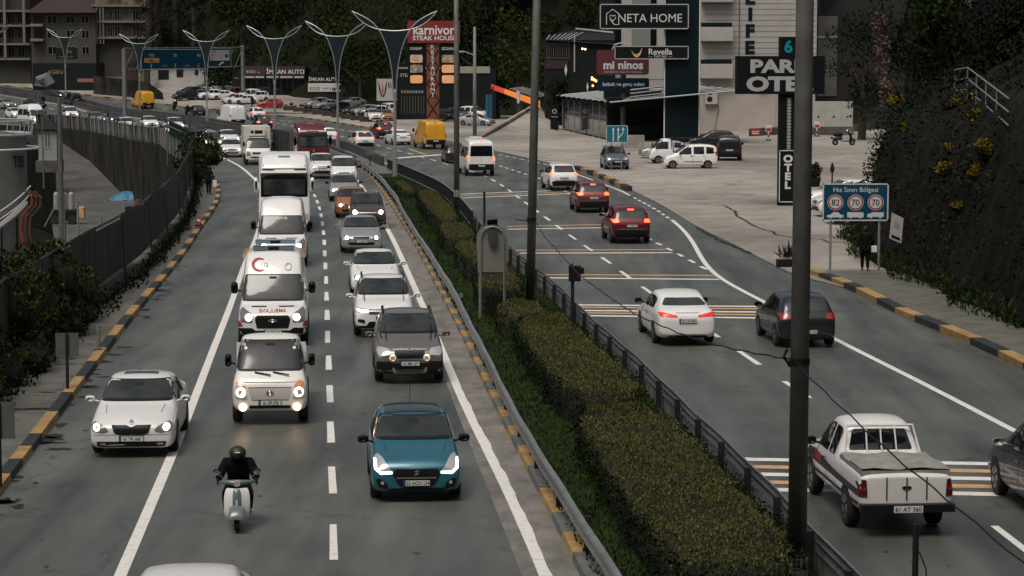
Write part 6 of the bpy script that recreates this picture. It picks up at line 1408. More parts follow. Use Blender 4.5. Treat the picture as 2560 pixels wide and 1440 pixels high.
x,y,z=G3(925,258); y+=6; x=XU(925,y); t=thing('kiosk','small dark kiosk with a pale roof edge behind the silver cars','building',(x,y,0)); b=MB(); b.box((-1.6,0,0),(1.6,3,ZV(228,y)),M_dk2); b.build('wall',t); b=MB(); b.box((-1.9,-.4,ZV(228,y)),(1.9,3.2,ZV(225,y)),M_conc); b.build('roof',t)
# orange canopy
p0=PY(1228,208,296); p1=PY(1352,246,280); t=thing('lit_canopy','red to orange lit canopy strip beyond the ramp','canopy',(p0[0],p0[1],0)); q=lambda u,v,Y:tuple(Vector(PY(u,v,Y))-Vector((p0[0],p0[1],0)))
M_oc=mat('canopy_orange',(.6,.2,.05),.5,emit=(.85,.22,.04),es=.55); M_oc2=mat('canopy_red',(.5,.06,.04),.5,emit=(.6,.06,.03),es=.5)
def slab(b,ps,m): b.add(ps+[(a_,c_+.4,d_) for a_,c_,d_ in ps],[(0,1,2,3),(7,6,5,4),(0,4,5,1),(1,5,6,2),(2,6,7,3),(3,7,4,0)],m)
b=MB(); slab(b,[q(1260,234,292),q(1350,270,281),q(1350,252,281),q(1262,222,292)],M_oc); b.build('fascia',t); b=MB(); slab(b,[q(1228,223,296),q(1260,234,292),q(1262,222,292),q(1228,210,296)],M_oc2); b.build('fascia',t)
b=MB()
for i in range(9): b.tube([q(1275+i*8,222+i*2.6,292),q(1310+i*8,218+i*2.4,298)],.07,M_slatw,4)
b.build('roof_slats',t); b=MB(); b.tube([q(1296,258,285),q(1296,228,285)],[.15,.28],M_sw,8); b.build('hanging_ornament',t)
b=MB(); 
for u_ in (1232,1290,1345): a_=q(u_,215+(u_-1228)*.33,295); b.tube([(a_[0],a_[1],0),a_],.1,M_dsteel,6)
b.build('support',t)
for u_ in (1219,1227):
    a_=PY(u_,275,298); tag(MB().tube([(0,0,0),(0,0,3.6)],.25,mat('blue_post',(.02,.10,.17),.5),8).build('blue_post',loc=(a_[0],a_[1],0)),('left' if u_<1220 else 'right')+' of two blue posts in the dark behind the parked cars','post')
# white house under gantry
y=398.; x=XU(435,y); z=TZ(x,y); X=lambda u:XU(u,y)-x; Z=lambda v:ZV(v,y)-z
t=thing('white_house','small white house with dark doors under the blue gantry sign','building',(x,y,z)); b=MB(); b.box((X(378),0,-2),(X(512),6,Z(165)),mat('house_white',(.42,.41,.37),.8,var=.15,scale=.5)); b.build('wall',t)
facade_windows(t,[(X(397),X(424),Z(199),Z(175)),(X(443),X(459),Z(193),Z(174)),(X(489),X(497),Z(188),Z(175))],-.02,M_black); b=MB(); b.box((X(370),-.5,Z(165)),(X(520),6.5,Z(160)),M_roofr); b.build('roof',t)
b=MB(); b.box((X(380),-1.2,Z(206)),(X(397),-1.0,Z(176)),mat('grey_banner',(.24,.25,.25),.6)); b.build('banner',t)
# far left apartment houses
def apt(name,lb,u0,u1,vb,Y,wall,slab_m,floors,depth=14,winu=(),zf=None,roof=None,slabs=True,topv=-30):
    x=XU((u0+u1)/2,Y); z=TZ(x,Y); X=lambda u:XU(u,Y)-x; Z=lambda v:ZV(v,Y)-z
    t=thing(name,lb,'building',(x,Y,z)); b=MB(); b.box((X(u0),0,-2),(X(u1),depth,Z(topv)),wall); b.build('wall',t)
    for v in floors:
        if slabs: b=MB(); b.box((X(u0)-.4,-1.4,Z(v+5)),(X(u1)+.2,-.02,Z(v)),slab_m); b.build('balcony_slab',t)
    return t,X,Z
M_a1=mat('apt_grey',(.045,.043,.038),.85,var=.25,scale=.3); M_a2=mat('apt_brown',(.065,.057,.047),.85,var=.2,scale=.3); M_a3=mat('apt_cream',(.20,.155,.105),.85,var=.15,scale=.3); M_sl=mat('apt_slab',(.17,.16,.13),.8,var=.15); M_winf=mat('win_frame',(.2,.2,.18),.6)
t,X,Z=apt('apartment_block','dark apartment block with pale balcony slabs at the top left corner',-60,80,200,408,M_a1,M_sl,(25,62,108,145))
facade_windows(t,[(X(u),X(u+14),Z(v+30),Z(v+7)) for v in (28,66,112) for u in (3,26,50)],-.02,M_glassd,M_pole)
b=MB(); b.box((X(18),-1.5,Z(145)),(X(24),-.5,Z(-30)),M_a3); b.box((X(66),-1.5,Z(112)),(X(72),-.5,Z(-30)),M_sl); b.build('column',t)
t,X,Z=apt('apartment_house','grey-brown apartment house with a hipped dark red roof and paired windows',82,243,205,404,M_a2,M_sl,(),topv=29,slabs=False)
b=MB(); b.add([(X(74),-1.5,Z(32)),(X(248),-1.5,Z(32)),(X(225),7,Z(-12)),(X(108),7,Z(-12)),(X(74),15,Z(32)),(X(248),15,Z(32))],[(0,1,2,3),(1,5,2),(4,0,3),(5,4,3,2)],M_roofr); b.build('roof',t)
facade_windows(t,[(X(u),X(u+w_),Z(v+18),Z(v)) for v in (40,77,117) for u,w_ in ((124,22),(171,20),(209,17))],-.02,M_glassd,M_winf)
for v in (60,97): b=MB(); b.box((X(84),-1.6,Z(v+7)),(X(116),-.02,Z(v)),M_a3); b.build('balcony',t,bevel=.1); b=MB(); b.box((X(88),-.06,Z(v-1)),(X(114),-.01,Z(v-20)),M_black); b.build('balcony_door',t)
t,X,Z=apt('apartment_tower','cream and brown apartment tower with white balcony slabs beside the conifers',243,372,190,406,M_a3,M_sl,(12,52,92))
b=MB(); b.box((X(312),-.5,Z(200)),(X(345),-.02,Z(55)),M_fas); b.box((X(243),-.06,Z(190)),(X(312),-.01,Z(100)),M_a1); b.build('brown_bay',t)
facade_windows(t,[(X(u),X(u+w_),Z(v+26),Z(v+2)) for v in (-28,24,64) for u,w_ in ((275,11),(292,13),(338,14))],-.55,M_glassd,M_winf)
for u in (248,256,264): b=MB(); b.box((X(u),-1.3,Z(110)),(X(u+3),-1.1,Z(-30)),M_sl); b.build('column',t)
b=MB(); b.text('8',X(321),-.6,Z(12),1.5,M_fas); b.text('8',X(321),-.6,Z(34),1.5,M_fas); b.build('wall_ornament',t)
x,Y,z=XU(160,392),392.,TZ(XU(160,392),392); X=lambda u:XU(u,Y)-x; Z=lambda v:ZV(v,Y)-z
t=thing('dark_shop','low black shop with a dim gold AGEN name below the brown apartment house','building',(x,Y,z)); b=MB(); b.box((X(84),0,-2),(X(243),8,Z(158)),M_dk); b.build('wall',t)
b=MB(); b.text('4GEN',X(140),-.05,Z(180),.95,mat('dim_gold',(.22,.16,.05),.5),.02,sx=1.1); b.text('OPS',X(174),-.05,Z(130),.7,MATS['dim_gold'],.01); b.text('MOBILYALAR',X(168),-.05,Z(142),.4,MATS['dim_gold'],.0); b.box((X(142),.02,Z(148)),(X(196),.3,Z(120)),M_dk); b.build('lettering',t)
b=MB(); b.box((X(200),-1.8,Z(205)),(X(243),-1.7,Z(196)),mat('pink_banner',(.30,.10,.10),.6)); b.build('banner',t)
b=MB(); b.tube([(X(110),-3,Z(214)),(X(112),-3,Z(200)),(X(125),-3,Z(193)),(X(136),-3,Z(212))],1.0,mat('grey_cover',(.13,.14,.145),.7),10); o=b.build('covered_stall',None,loc=(x,Y,z)); tag(o,'grey rounded cover beside the person in front of the black shop','stall')
# retaining slope walls far left
b=MB(); y=392.; p=[(XU(u,y),v) for u,v in ((232,188),(300,195),(370,204),(408,222),(400,262),(230,250))]; o=p[0]
x0=XU(240,380); z0=TZ(x0,380)
b.add([(XU(235,384),384,z0-1),(XU(412,372),372,TZ(0,372)-1),(XU(408,372),372,ZV(232,372)),(XU(372,374),374,ZV(205,374)),(XU(300,380),380,ZV(196,380)),(XU(235,384),384,ZV(190,384))],[(0,1,2,3,4,5)],M_ret)
tag(b.build('retaining_wall'),'stained grey retaining wall behind the orange-yellow van','wall')
# ---- fuel depot at left ----
M_tank=mat('tank_paint',(.18,.175,.16),.6,col2=(.32,.31,.28),scale=.5,detail=8); tx,ty=-36.4,152.
t=thing('storage_tank','pale cylindrical storage tank marked T05 at the left edge','tank',(tx,ty,-9)); b=MB(); b.tube([(0,0,0),(0,0,12.3)],4.55,M_tank,48,cap=False); b.tube([(0,0,12.3),(0,0,12.9)],[4.5,1.5],M_tank,48); b.build('shell',t,True)
def ring_(r,z_,w,m,name,hh=.15): 
    b=MB(); b.tube([(r*cos(2*PI*k/48),r*sin(2*PI*k/48),z_) for k in range(49)],w,m,6); return b.build(name,t)
ring_(4.75,12.4,.12,M_ls,'top_ring'); ring_(5.3,11.5,.09,M_sw,'hoop'); ring_(5.0,13.3,.05,M_ls,'handrail')
b=MB(); 
for k in range(24): b.tube([(4.9*cos(2*PI*k/24),4.9*sin(2*PI*k/24),12.3),(5*cos(2*PI*k/24),5*sin(2*PI*k/24),13.3)],.035,M_ls,4)
b.build('stanchions',t)
st_=[(4.9*cos(a_),4.9*sin(a_),3.5+4.5*(k/14)) for k,a_ in enumerate([rad(250)+rad(95)*k/14 for k in range(15)])]
b=MB(); b.tube(st_,.22,M_ls,5); b.build('spiral_stair',t); 
for dz in (.6,1.1): b=MB(); b.tube([(x_*1.08,y_*1.08,z_+dz) for x_,y_,z_ in st_],.05,M_sw,5); b.build('stair_rail',t)
vs,fs=textmesh('T05',.01,0); w_=max(v[0] for v in vs); b=MB(); out=[]
for v in vs:
    a_=rad(344)+ (v[0]-w_/2)*.98/4.57; out.append((4.6*cos(a_),4.6*sin(a_),10.3+v[1]*1.1))
b.add(out,fs,M_ink); b.build('lettering',t)
b=MB(); b.box((-1.5,-1.2,12.5),(.5,.8,13.9),mat('dome_ochre',(.16,.15,.11),.7)); b.build('top_hatch',t,bevel=.3)
b=MB(); 
for k in range(7): 
    a_=rad(230+k*18); b.tube([(4.6*cos(a_),4.6*sin(a_),0),(4.6*cos(a_),4.6*sin(a_),7.2)],.05,M_dsteel,4)
b.build('wall_ribs',t)
M_pipe=mat('red_pipe',(.20,.05,.03),.5,var=.3)
for i in range(3):
    q=[PY(u+i*11,v+i*1.5,143+i) for u,v in ((62,476),(80,490),(80,512),(55,540),(53,580),(60,615))]; o=q[0]
    b=MB(); b.tube([(a_-o[0],c_-o[1],d_-o[2]) for a_,c_,d_ in q],.10,M_pipe if i<1 else mat('brown_pipe',(.07,.035,.022),.6),6); tag(b.build('fuel_pipe',loc=o),['bright red bent pipe nearest the tank','brown bent pipe between two others by the tank','brown bent pipe farthest from the tank'][i],'pipe')
# guard hut
y=240.; x=XU(122,y); z=-2.2; t=thing('guard_hut','small white guard hut with a dark pyramid roof above the yard ramp','hut',(x,y,z)); b=MB(); b.box((-.95,-.9,0),(.95,.9,3.2),mat('hut_white',(.28,.28,.265),.7,var=.1)); b.build('wall',t); b=MB(); b.add([(-1.3,-1.3,3.2),(1.3,-1.3,3.2),(1.3,1.3,3.2),(-1.3,1.3,3.2),(0,0,4.25)],[(0,1,4),(1,2,4),(2,3,4),(3,0,4),(3,2,1,0)],M_dk); b.build('roof',t)
facade_windows(t,[(-.25,.3,1.3,2.8)],-.9,mat('hut_window',(.12,.13,.135),.3),M_ls); b=MB(); b.box((-1.2,-1.3,-1.2),(1.2,1.3,0),M_base); b.build('plinth',t)
def ypole(u,vb,vt,Y,r,lb,z0,m=M_pole):
    x=XU(u,Y); h=ZV(vt,Y)-z0; t=thing('yard_pole',lb,'pole',(x,Y,z0)); b=MB(); b.tube([(0,0,0),(0,0,h)],[r,r*.6],m,8); b.build('shaft',t); return t
t=ypole(149,600,243,176,.24,'tall grey mast rising from the depot yard beside the guard hut',-6); b=MB(); b.tube([(-.4,-.1,3.2),(-1.3,-.1,1.6)],.05,M_lamp,5); b.build('stay',t)
ypole(157,600,480,170,.10,'short thin post next to the foot of the yard mast',-6); ypole(190,590,503,165,.12,'grey post standing alone in the depot yard',-6,M_lamp); ypole(247,600,541,150,.13,'short grey post behind the corrugated fence',-6,M_lamp); ypole(106,380,288,220,.09,'thin post in front of the guard hut',-4); ypole(418,395,283,192,.07,'thin post at the right end of the slatted fence',-.5)
x,y=GF(318,500,YZ); t=thing('tarpaulin_heap','crumpled blue tarpaulin thrown over a heap in the depot yard','tarpaulin',(x,y,-6)); b=MB(); n=10; vs=[((i/n-.5)*3.6,(j/n-.5)*2.4,max(0,.9*(1-((i/n-.5)*2)**2)*(1-((j/n-.5)*2)**2)+R.uniform(-.08,.1))) for j in range(n+1) for i in range(n+1)]
b.add(vs,[(j*(n+1)+i,j*(n+1)+i+1,(j+1)*(n+1)+i+1,(j+1)*(n+1)+i) for j in range(n) for i in range(n)],mat('blue_tarp',(.02,.15,.24),.5,var=.4,scale=4)); b.build('sheet',t)
for i in range(9):
    x,y=GF(R.uniform(322,352),R.uniform(508,560),YZ); s_=R.uniform(.15,.4)
    tag(MB().box((-s_,-s_*.7,0),(s_,s_*.7,s_*1.4),[M_base,M_dsteel,M_pipe][i%3]).build('scrap_piece',loc=(x,y,-6),rz=R.uniform(0,3),bevel=.05),'small scrap piece behind the corrugated fence below the blue tarpaulin','scrap','scrap pieces by the blue tarpaulin')
x,y=GF(160,560,YZ); t=thing('pump_unit','dark wheeled pump with white bottles standing in the depot yard','machine',(x,y,-6)); b=MB(); b.box((-1.1,-.6,.3),(1.2,.6,1.3),M_black); b.build('body',t,bevel=.1)
for dx_ in (-.6,.1,.7): b=MB(); b.tube([(dx_,-.2,1.3),(dx_,-.2,2.6),(dx_,-.2,2.8)],[.26,.24,.1],mat('bottle_white',(.30,.30,.29),.5),10); b.build('bottle',t)
for dx_ in (-.7,.8): b=MB(); b.tube([(dx_,-.7,.4),(dx_,.7,.4)],.4,M_rubber,12); b.build('wheel',t)
b=MB(); b.box((1.3,-.3,.5),(1.8,.3,1.5),M_orange); b.build('tank_box',t,bevel=.08)
# planters
for i in range(9):
    u=722+i*24; v=276+i*3.6; x,y,z=G3(u,v); t=thing('planter','dark planter box with a clipped topiary ball, %s from the left along the forecourt edge'%['first','second','third','fourth','fifth','sixth','seventh','eighth','ninth'][i],'planter',(x,y,z+.03),.3,'planters along the forecourt edge')
    b=MB(); b.box((-.75,-.35,0),(.75,.35,.65),mat('planter_brown',(.05,.035,.03),.8)); b.build('box',t,bevel=.03)
    for sx in (-.45,.4): b=MB(); h=R.uniform(.25,.75); c_=[(sx+.24*sin(PI*k/6)*cos(0)*0,0,.65+h*.1+k*.1*h*1.3) for k in range(7)]; b.tube(c_,[.05+.26*sin(PI*(k+.6)/7) for k in range(7)],mat('topiary',(.012,.02,.01),.9,bump=1,bscale=30),8); b.build('topiary',t,True)
# poster on the rock wall
x,y,z=PY(2246,566,84.5); t=thing('poster','white paper notice hanging tilted on the rock wall','poster',(x-.1,y-.1,z),.35); b=MB(); b.add([(-.28,-.01,-.42),(.22,-.01,-.62),(.30,-.01,.30),(-.20,-.01,.52)],[(0,1,2,3)],mat('paper',(.50,.48,.45),.7)); b.add([(-.2,-.02,-.38),(.15,-.02,-.52),(.16,-.02,-.42),(-.19,-.02,-.28)],[(0,1,2,3)],M_ink); b.add([(-.1,-.02,.0),(.12,-.02,-.08),(.14,-.02,.1),(-.08,-.02,.2)],[(0,1,2,3)],M_grey); b.build('sheet',t)
# ================= VEGETATION AND HILLS =================
def leaves(name,P,size,m,parent=None,up=0.,loc=(0,0,0),aspect=.6,core=None,jit=.35,nrm=None):
    """one quad per point, random or surface-following orientation"""
    P=np.asarray(P,float); n=len(P)
    d=NR.normal(size=(n,3)); d/=np.linalg.norm(d,axis=1)[:,None]
    if up: d[:,2]=np.abs(d[:,2])*(1+up)+up; d/=np.linalg.norm(d,axis=1)[:,None]
    r=NR.normal(size=(n,3)); r/=np.linalg.norm(r,axis=1)[:,None]
    a=d; b=np.cross(a,r); b/=np.linalg.norm(b,axis=1)[:,None]+1e-9
    s=size*(1+jit*NR.normal(size=n)).clip(.4,2)[:,None]
    a=a*s; b=b*s*aspect*.5
    V=np.stack([P,P+a*.5-b,P+a,P+a*.5+b],1).reshape(-1,3)
    nf=n; vs=V; loops=np.arange(4*n)
    cv=[];cf=[]
    if core: cv,cf=core
    nv0=len(vs); 
    if len(cv): vs=np.concatenate([vs,np.asarray(cv,float)])
    me=bpy.data.meshes.new(name); me.vertices.add(len(vs)); me.vertices.foreach_set('co',vs.ravel())
    cl=[i+nv0 for f in cf for i in f]; lens=[len(f) for f in cf]
    me.loops.add(4*n+len(cl)); me.loops.foreach_set('vertex_index',np.concatenate([loops,np.array(cl,int)]) if cl else loops)
    me.polygons.add(n+len(cf)); st_=np.concatenate([np.arange(n)*4, 4*n+np.concatenate([[0],np.cumsum(lens)[:-1]])]) if cl else np.arange(n)*4
    me.polygons.foreach_set('loop_start',st_.astype(int)); me.polygons.foreach_set('loop_total',np.concatenate([np.full(n,4),np.array(lens,int)]) if cl else np.full(n,4))
    me.materials.append(m)
    if cl: me.materials.append(M_core); me.polygons.foreach_set('material_index',np.concatenate([np.zeros(n,int),np.ones(len(cf),int)]))
    me.update(calc_edges=True); me.validate(); return link(name,me,parent,loc)
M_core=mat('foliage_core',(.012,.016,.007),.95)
M_bark=mat('bark',(.045,.035,.025),.9,var=.4,scale=6,bump=.5)
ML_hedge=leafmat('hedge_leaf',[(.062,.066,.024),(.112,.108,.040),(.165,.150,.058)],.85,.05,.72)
ML_for=leafmat('forest_leaf',[(.007,.013,.006),(.016,.026,.009),(.030,.043,.012)])
ML_lite=leafmat('light_leaf',[(.015,.025,.006),(.035,.05,.010),(.07,.08,.018)])
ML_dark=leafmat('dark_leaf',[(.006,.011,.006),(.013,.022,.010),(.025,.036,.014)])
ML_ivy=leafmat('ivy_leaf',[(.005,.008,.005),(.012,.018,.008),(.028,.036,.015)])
ML_grass=leafmat('grass_blade',[(.012,.023,.007),(.024,.042,.012),(.042,.062,.02)],.8,.05)
ML_yel=leafmat('yellow_flower',[(.10,.07,.008),(.26,.18,.016),(.38,.27,.03)])
ML_bush=leafmat('bush_leaf',[(.006,.011,.003),(.018,.028,.006),(.075,.085,.015)])
def polyin(poly,x,y):
    c=False;n=len(poly)
    for i in range(n):
        x1,y1=poly[i];x2,y2=poly[i-1]
        if (y1>y)!=(y2>y) and x<(x2-x1)*(y-y1)/(y2-y1)+x1: c=not c
    return c
def edge_d(poly,x,y):
    m=9
    for i in range(len(poly)):
        a=Vector(poly[i]);b=Vector(poly[i-1]);p=Vector((x,y)); t=max(0,min(1,(p-a).dot(b-a)/max(1e-9,(b-a).length_squared))); m=min(m,(p-a-(b-a)*t).length)
    return m
def hedge(px,h,lb,dens=260,ztop=None):
    poly=[GZ(u,v,h+.12) for u,v in px]; xs=[p[0] for p in poly];ys=[p[1] for p in poly]; cx,cy=sum(xs)/len(xs),sum(ys)/len(ys)
    area=abs(sum(poly[i][0]*poly[i-1][1]-poly[i-1][0]*poly[i][1] for i in range(len(poly))))/2
    t=thing('clipped_hedge',lb,'hedge',(cx,cy,.12),0,'clipped olive hedges in the median'); P=[]; dens*=1.5 if cy<70 else 1
    N=int(area*dens*2.4); k=0
    H=lambda x,y,e: h*(1-.28*max(0,1-e/.28)**2)+.05*sin(x*3.1+y*.9)+.045*sin(y*2.3)+.03*sin(x*7+y*5)
    while k<N:
        x=R.uniform(min(xs),max(xs));y=R.uniform(min(ys),max(ys))
        if polyin(poly,x,y): e=edge_d(poly,x,y); P.append((x-cx,y-cy,H(x,y,e)+R.uniform(-.10,.05))); k+=1
    for i in range(len(poly)):
        a=Vector(poly[i-1]);b=Vector(poly[i]); l=(b-a).length
        for _ in range(int(l*h*dens*1.0)):
            s=R.random(); z=R.random()**.8*h; x,y=a.lerp(b,s); bul=.06*sin(s*l*2.2)+.05*sin(z*5); nx,ny=(b-a).normalized().yx; P.append((x-cx+R.uniform(-.09,.09)+bul*nx,y-cy+R.uniform(-.09,.09)-bul*ny,z))
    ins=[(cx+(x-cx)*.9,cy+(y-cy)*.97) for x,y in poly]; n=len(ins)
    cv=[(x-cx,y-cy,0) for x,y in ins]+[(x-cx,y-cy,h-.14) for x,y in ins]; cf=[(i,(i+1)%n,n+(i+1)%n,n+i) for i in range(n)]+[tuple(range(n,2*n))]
    leaves('foliage',P[:N],.044,ML_hedge,t,up=.9,core=(cv,cf)); leaves('side_foliage',P[N:],.06,ML_dark,t,up=.0)  # side leaves are darker: shade of the hedge sides put into their colour
hedge([(1437,1036),(1445,1020),(1500,1014),(1560,1013),(1625,1014),(1700,1055),(1790,1140),(1880,1235),(1965,1320),(1990,1395),(1900,1415),(1700,1400),(1620,1310),(1540,1210),(1480,1110)],.85,'longest olive hedge, in the right foreground beside the guardrail posts')
hedge([(1285,805),(1310,788),(1370,785),(1420,792),(1480,840),(1550,905),(1600,960),(1612,966),(1590,984),(1452,984),(1400,955),(1340,890)],.85,'broad olive hedge just beyond the foreground one')
hedge([(1236,765),(1250,756),(1345,750),(1362,762),(1372,782),(1300,790),(1262,790)],.75,'small olive hedge at the foot of the leaning pole')
hedge([(1190,680),(1215,668),(1290,674),(1306,700),(1300,716),(1215,722),(1190,705)],.9,'boxy olive hedge behind the arch sign legs')
hedge([(1134,610),(1150,600),(1186,598),(1205,615),(1215,650),(1180,655),(1150,632)],.8,'small olive hedge left of the arch sign')
hedge([(1094,566),(1110,556),(1165,555),(1192,580),(1180,592),(1115,592)],.8,'rounded olive hedge in front of the dark pole with a pale band')
hedge([(1040,480),(1060,475),(1092,478),(1130,512),(1150,540),(1140,548),(1100,548),(1065,518)],.8,'long low olive hedge nearest the far lamp post')
hedge([(985,455),(1000,448),(1025,462),(1040,476),(1010,478)],.45,'low green shrub at the foot of the nearest street lamp')
# grass
P=[]; kk=off(cut(KM,0,160),.3); gg=cut(GRW,0,160)
for _ in range(52000):
    y=32+128*R.random()**1.8; a,b=xat(kk,y),xat(gg,y); x=a-.12+(b-a+.1)*R.random(); P.append((x,y,.11+R.uniform(0,.04)))
tag(leaves('grass',P,.085,ML_grass,up=.7,aspect=.3),kind='stuff')
P=[]
for _ in range(5000):
    i=R.randrange(len(FN)-2); a=Vector(FN[i][:2]).lerp(Vector(FN[i+1][:2]),R.random()); n=R.random()**2*(.75 if a.y<85 else .5)*(.3+.7*abs(sin(a.y*.35))); P.append((a.x+.1+n,a.y,.13+R.random()**2*.5*(1-n)))
tag(leaves('weeds',P,.11,ML_dark,up=.5),kind='stuff')
def blob_bush(t,blobs,n,size,m,part='foliage',core=True,up=.15,shell=.72):
    P=[];cv=[];cf=[]; tot=sum(b[3]*b[4] for b in blobs)
    for (x,y,z,r,h) in blobs:
        for _ in range(int(n*r*h/tot)):
            d=Vector((R.gauss(0,1),R.gauss(0,1),R.gauss(0,1))).normalized(); q=shell+(1.06-shell)*R.random()**.6; q*=1+.13*sin(d.x*5+x*3)+.1*sin(d.z*6+y)
            P.append((x+d.x*r*q,y+d.y*r*q,z+d.z*h*q))
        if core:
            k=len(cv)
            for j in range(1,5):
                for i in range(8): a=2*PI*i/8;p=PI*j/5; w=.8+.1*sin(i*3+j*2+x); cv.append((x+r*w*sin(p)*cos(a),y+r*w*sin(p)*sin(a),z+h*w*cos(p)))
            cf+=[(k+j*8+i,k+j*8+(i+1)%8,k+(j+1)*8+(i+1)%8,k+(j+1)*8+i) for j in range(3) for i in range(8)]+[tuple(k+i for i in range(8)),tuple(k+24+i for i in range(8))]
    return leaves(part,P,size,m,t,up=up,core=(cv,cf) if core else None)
for x,y,s,lb in ((-13.0,50,1,'dense dark bush at the left edge near the grey sign backs'),(-13.6,59.5,1,'dense leafy bush on the left with sunlit olive leaves at its top'),(-14.1,68.5,.95,'dense leafy bush covering the near end of the corrugated fence')):
    t=thing('bush',lb,'bush',(x,y,.1),0,'bushes along the left pavement')
    bl=[(R.uniform(-1.1,.35),R.uniform(-4.6,4.6),R.uniform(.4,2.)*s,R.uniform(.7,1.1),R.uniform(.7,1.0)) for _ in range(24)]+[(R.uniform(.3,.7),R.uniform(-4.5,4.5),.45,.8,.7) for _ in range(5)]
    blob_bush(t,bl,24000,.10,ML_bush,up=.25)
# slope above/left of the bushes down in the yard
# small shrub at corner of the pavement
for u,v,lb in ((487,470,'leafy shrub growing over the kerb at the netted corner'),):
    x,y=G(u,v); t=thing('bush',lb,'bush',(x-.6,y+4,.1)); blob_bush(t,[(0,0,1.2,1.1,1.2),(.8,2,1.8,.9,1.1),(.3,-2,.8,.9,.8),(-.5,3,2.3,.8,.9)],1800,.22,ML_bush)
LT=mat('litter_white',(.5,.5,.48),.7)
for x_,y_ in ((1.9,54),(1.5,61),(2.3,47.5),(.9,72),(2.0,83)):
    tag(MB().add([(-.06,-.05,.02),(.07,-.04,.05),(.05,.06,.03),(-.05,.05,.07)],[(0,1,2,3)],LT).build('litter',loc=(x_,y_,.17),rz=R.uniform(0,3)),'scrap of white litter lying in the median grass','litter','scraps of litter in the median grass')
# --- rock embankment on the right ---
def hnoise(x,y): return .5*sin(x*.7+y*.45)+.3*sin(x*1.9-y*1.3)+.22*sin(y*2.7+x*3.1)+.16*sin(x*5.3+y*4.1)
wb_=resample(WALLB,1.0); nn=normals(wb_); prof=[(-.1,-.3),(.05,.5),(.22,1.2),(.45,2.),(.65,2.9),(.9,3.8),(1.15,4.7),(1.45,5.6),(2.2,6.4),(4,7.6),(7,9.2),(12,13),(20,20),(34,30),(60,36)]
vs=[];fs=[]
for i,(q,n) in enumerate(zip(wb_,nn)):
    for j,(o,z) in enumerate(prof):
        a=.22 if z<7 else .8; d_=hnoise(q[1]*1.1,z*1.6)*a if j else 0; s_=1+.12*sin(q[1]*.11)
        x=q[0]+n[0]*(o+d_)+(.0 if z<7 else 0); y=q[1]+n[1]*(o+d_); vs.append((x,y,z*(1 if z<1 else s_)+(hnoise(q[1]*.7,z)*.25 if j>1 else 0)))
m_=len(prof)
for i in range(len(wb_)-1):
    for j in range(m_-1): fs.append((i*m_+j,(i+1)*m_+j,(i+1)*m_+j+1,i*m_+j+1))
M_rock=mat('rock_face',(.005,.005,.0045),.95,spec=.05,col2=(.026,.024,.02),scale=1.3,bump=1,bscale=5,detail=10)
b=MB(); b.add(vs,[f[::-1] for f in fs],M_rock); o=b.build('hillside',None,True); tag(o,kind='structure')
def wallpt(y,z,outw=.1):
    i=min(range(len(wb_)),key=lambda k:abs(wb_[k][1]-y)); q,n=wb_[i],nn[i]; o_=np.interp(z,[p[1] for p in prof],[p[0] for p in prof]); d_=hnoise(q[1]*1.1,z*1.6)*.2
    return (q[0]+n[0]*(o_+d_-outw),y+n[1]*(o_+d_-outw),z)
hb_=bmesh.new(); hb_.from_mesh(o.data); HB=BVHTree.FromBMesh(hb_); hb_.free()
def hit(u,v,back=.15):
    p=Vector(PY(u,v,10)); c=Vector((0,0,CH)); d=(p-c).normalized(); h=HB.ray_cast(c,d)
    return tuple(h[0]-d*back) if h[0] else PY(u,v,100)
P=[]
for _ in range(95000):
    y=40+170*R.random()**1.3; z=R.uniform(0,1); z=z**.75*13; c=hnoise(y*.5+3,z*.8)
    if z<6 and c<-.15 and R.random()<.7 and not z<.9+.5*sin(y): continue
    P.append(wallpt(y,z,R.uniform(-.05,.45)))
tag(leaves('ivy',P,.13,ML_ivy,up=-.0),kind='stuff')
P=[]
for _ in range(5000):
    y=45+85*R.random(); p=wallpt(y,0,R.uniform(0,.9)*(.5+.5*sin(y*.6))); P.append((p[0],p[1],.15+R.random()**2*.7))
tag(leaves('weeds',P,.2,ML_grass,up=.6,aspect=.3),kind='stuff')
fl=[((1935+ .3*0+2170)/1,0)][:0]
for i,(u,v,Y,r,lb) in enumerate([(2378,262,97,.32,'yellow flowering shrub left of the steel handrail'),(2425,245,97,.28,'yellow flowering shrub at the second post of the handrail'),(2438,290,95,.22,'small yellow flowering shrub below the handrail'),(2476,378,85,.40,'largest yellow flowering shrub on the rock wall'),(2432,420,86,.28,'yellow flowering shrub left below the largest one'),(2372,425,90,.34,'spreading yellow flowering shrub low on the rock wall'),(2380,370,90,.18,'small yellow flowering shrub midway up the rock wall'),(2240,245,112,.25,'sparse yellow flowering shrub near the left edge of the rock wall'),(2266,320,108,.22,'sparse yellow flowering shrub halfway down the left part of the rock wall'),(2398,518,84,.20,'lowest yellow flowering shrub, right of the white paper notice')]):
    p=hit(u,v,.3); t=thing('flowering_shrub',lb,'shrub',p,0,'yellow flowering shrubs on the rock wall')
    bl=[(R.uniform(-r,r),R.uniform(-r,r)*.6,R.uniform(-r,r)*.7,r*.5,r*.45) for _ in range(6)]
    blob_bush(t,bl,520 if r>.24 else 220,.085,ML_yel,'flowers',core=False,shell=.2); blob_bush(t,[(0,.25,-.05,r,r*.8)],300,.12,ML_ivy,'foliage',core=True)
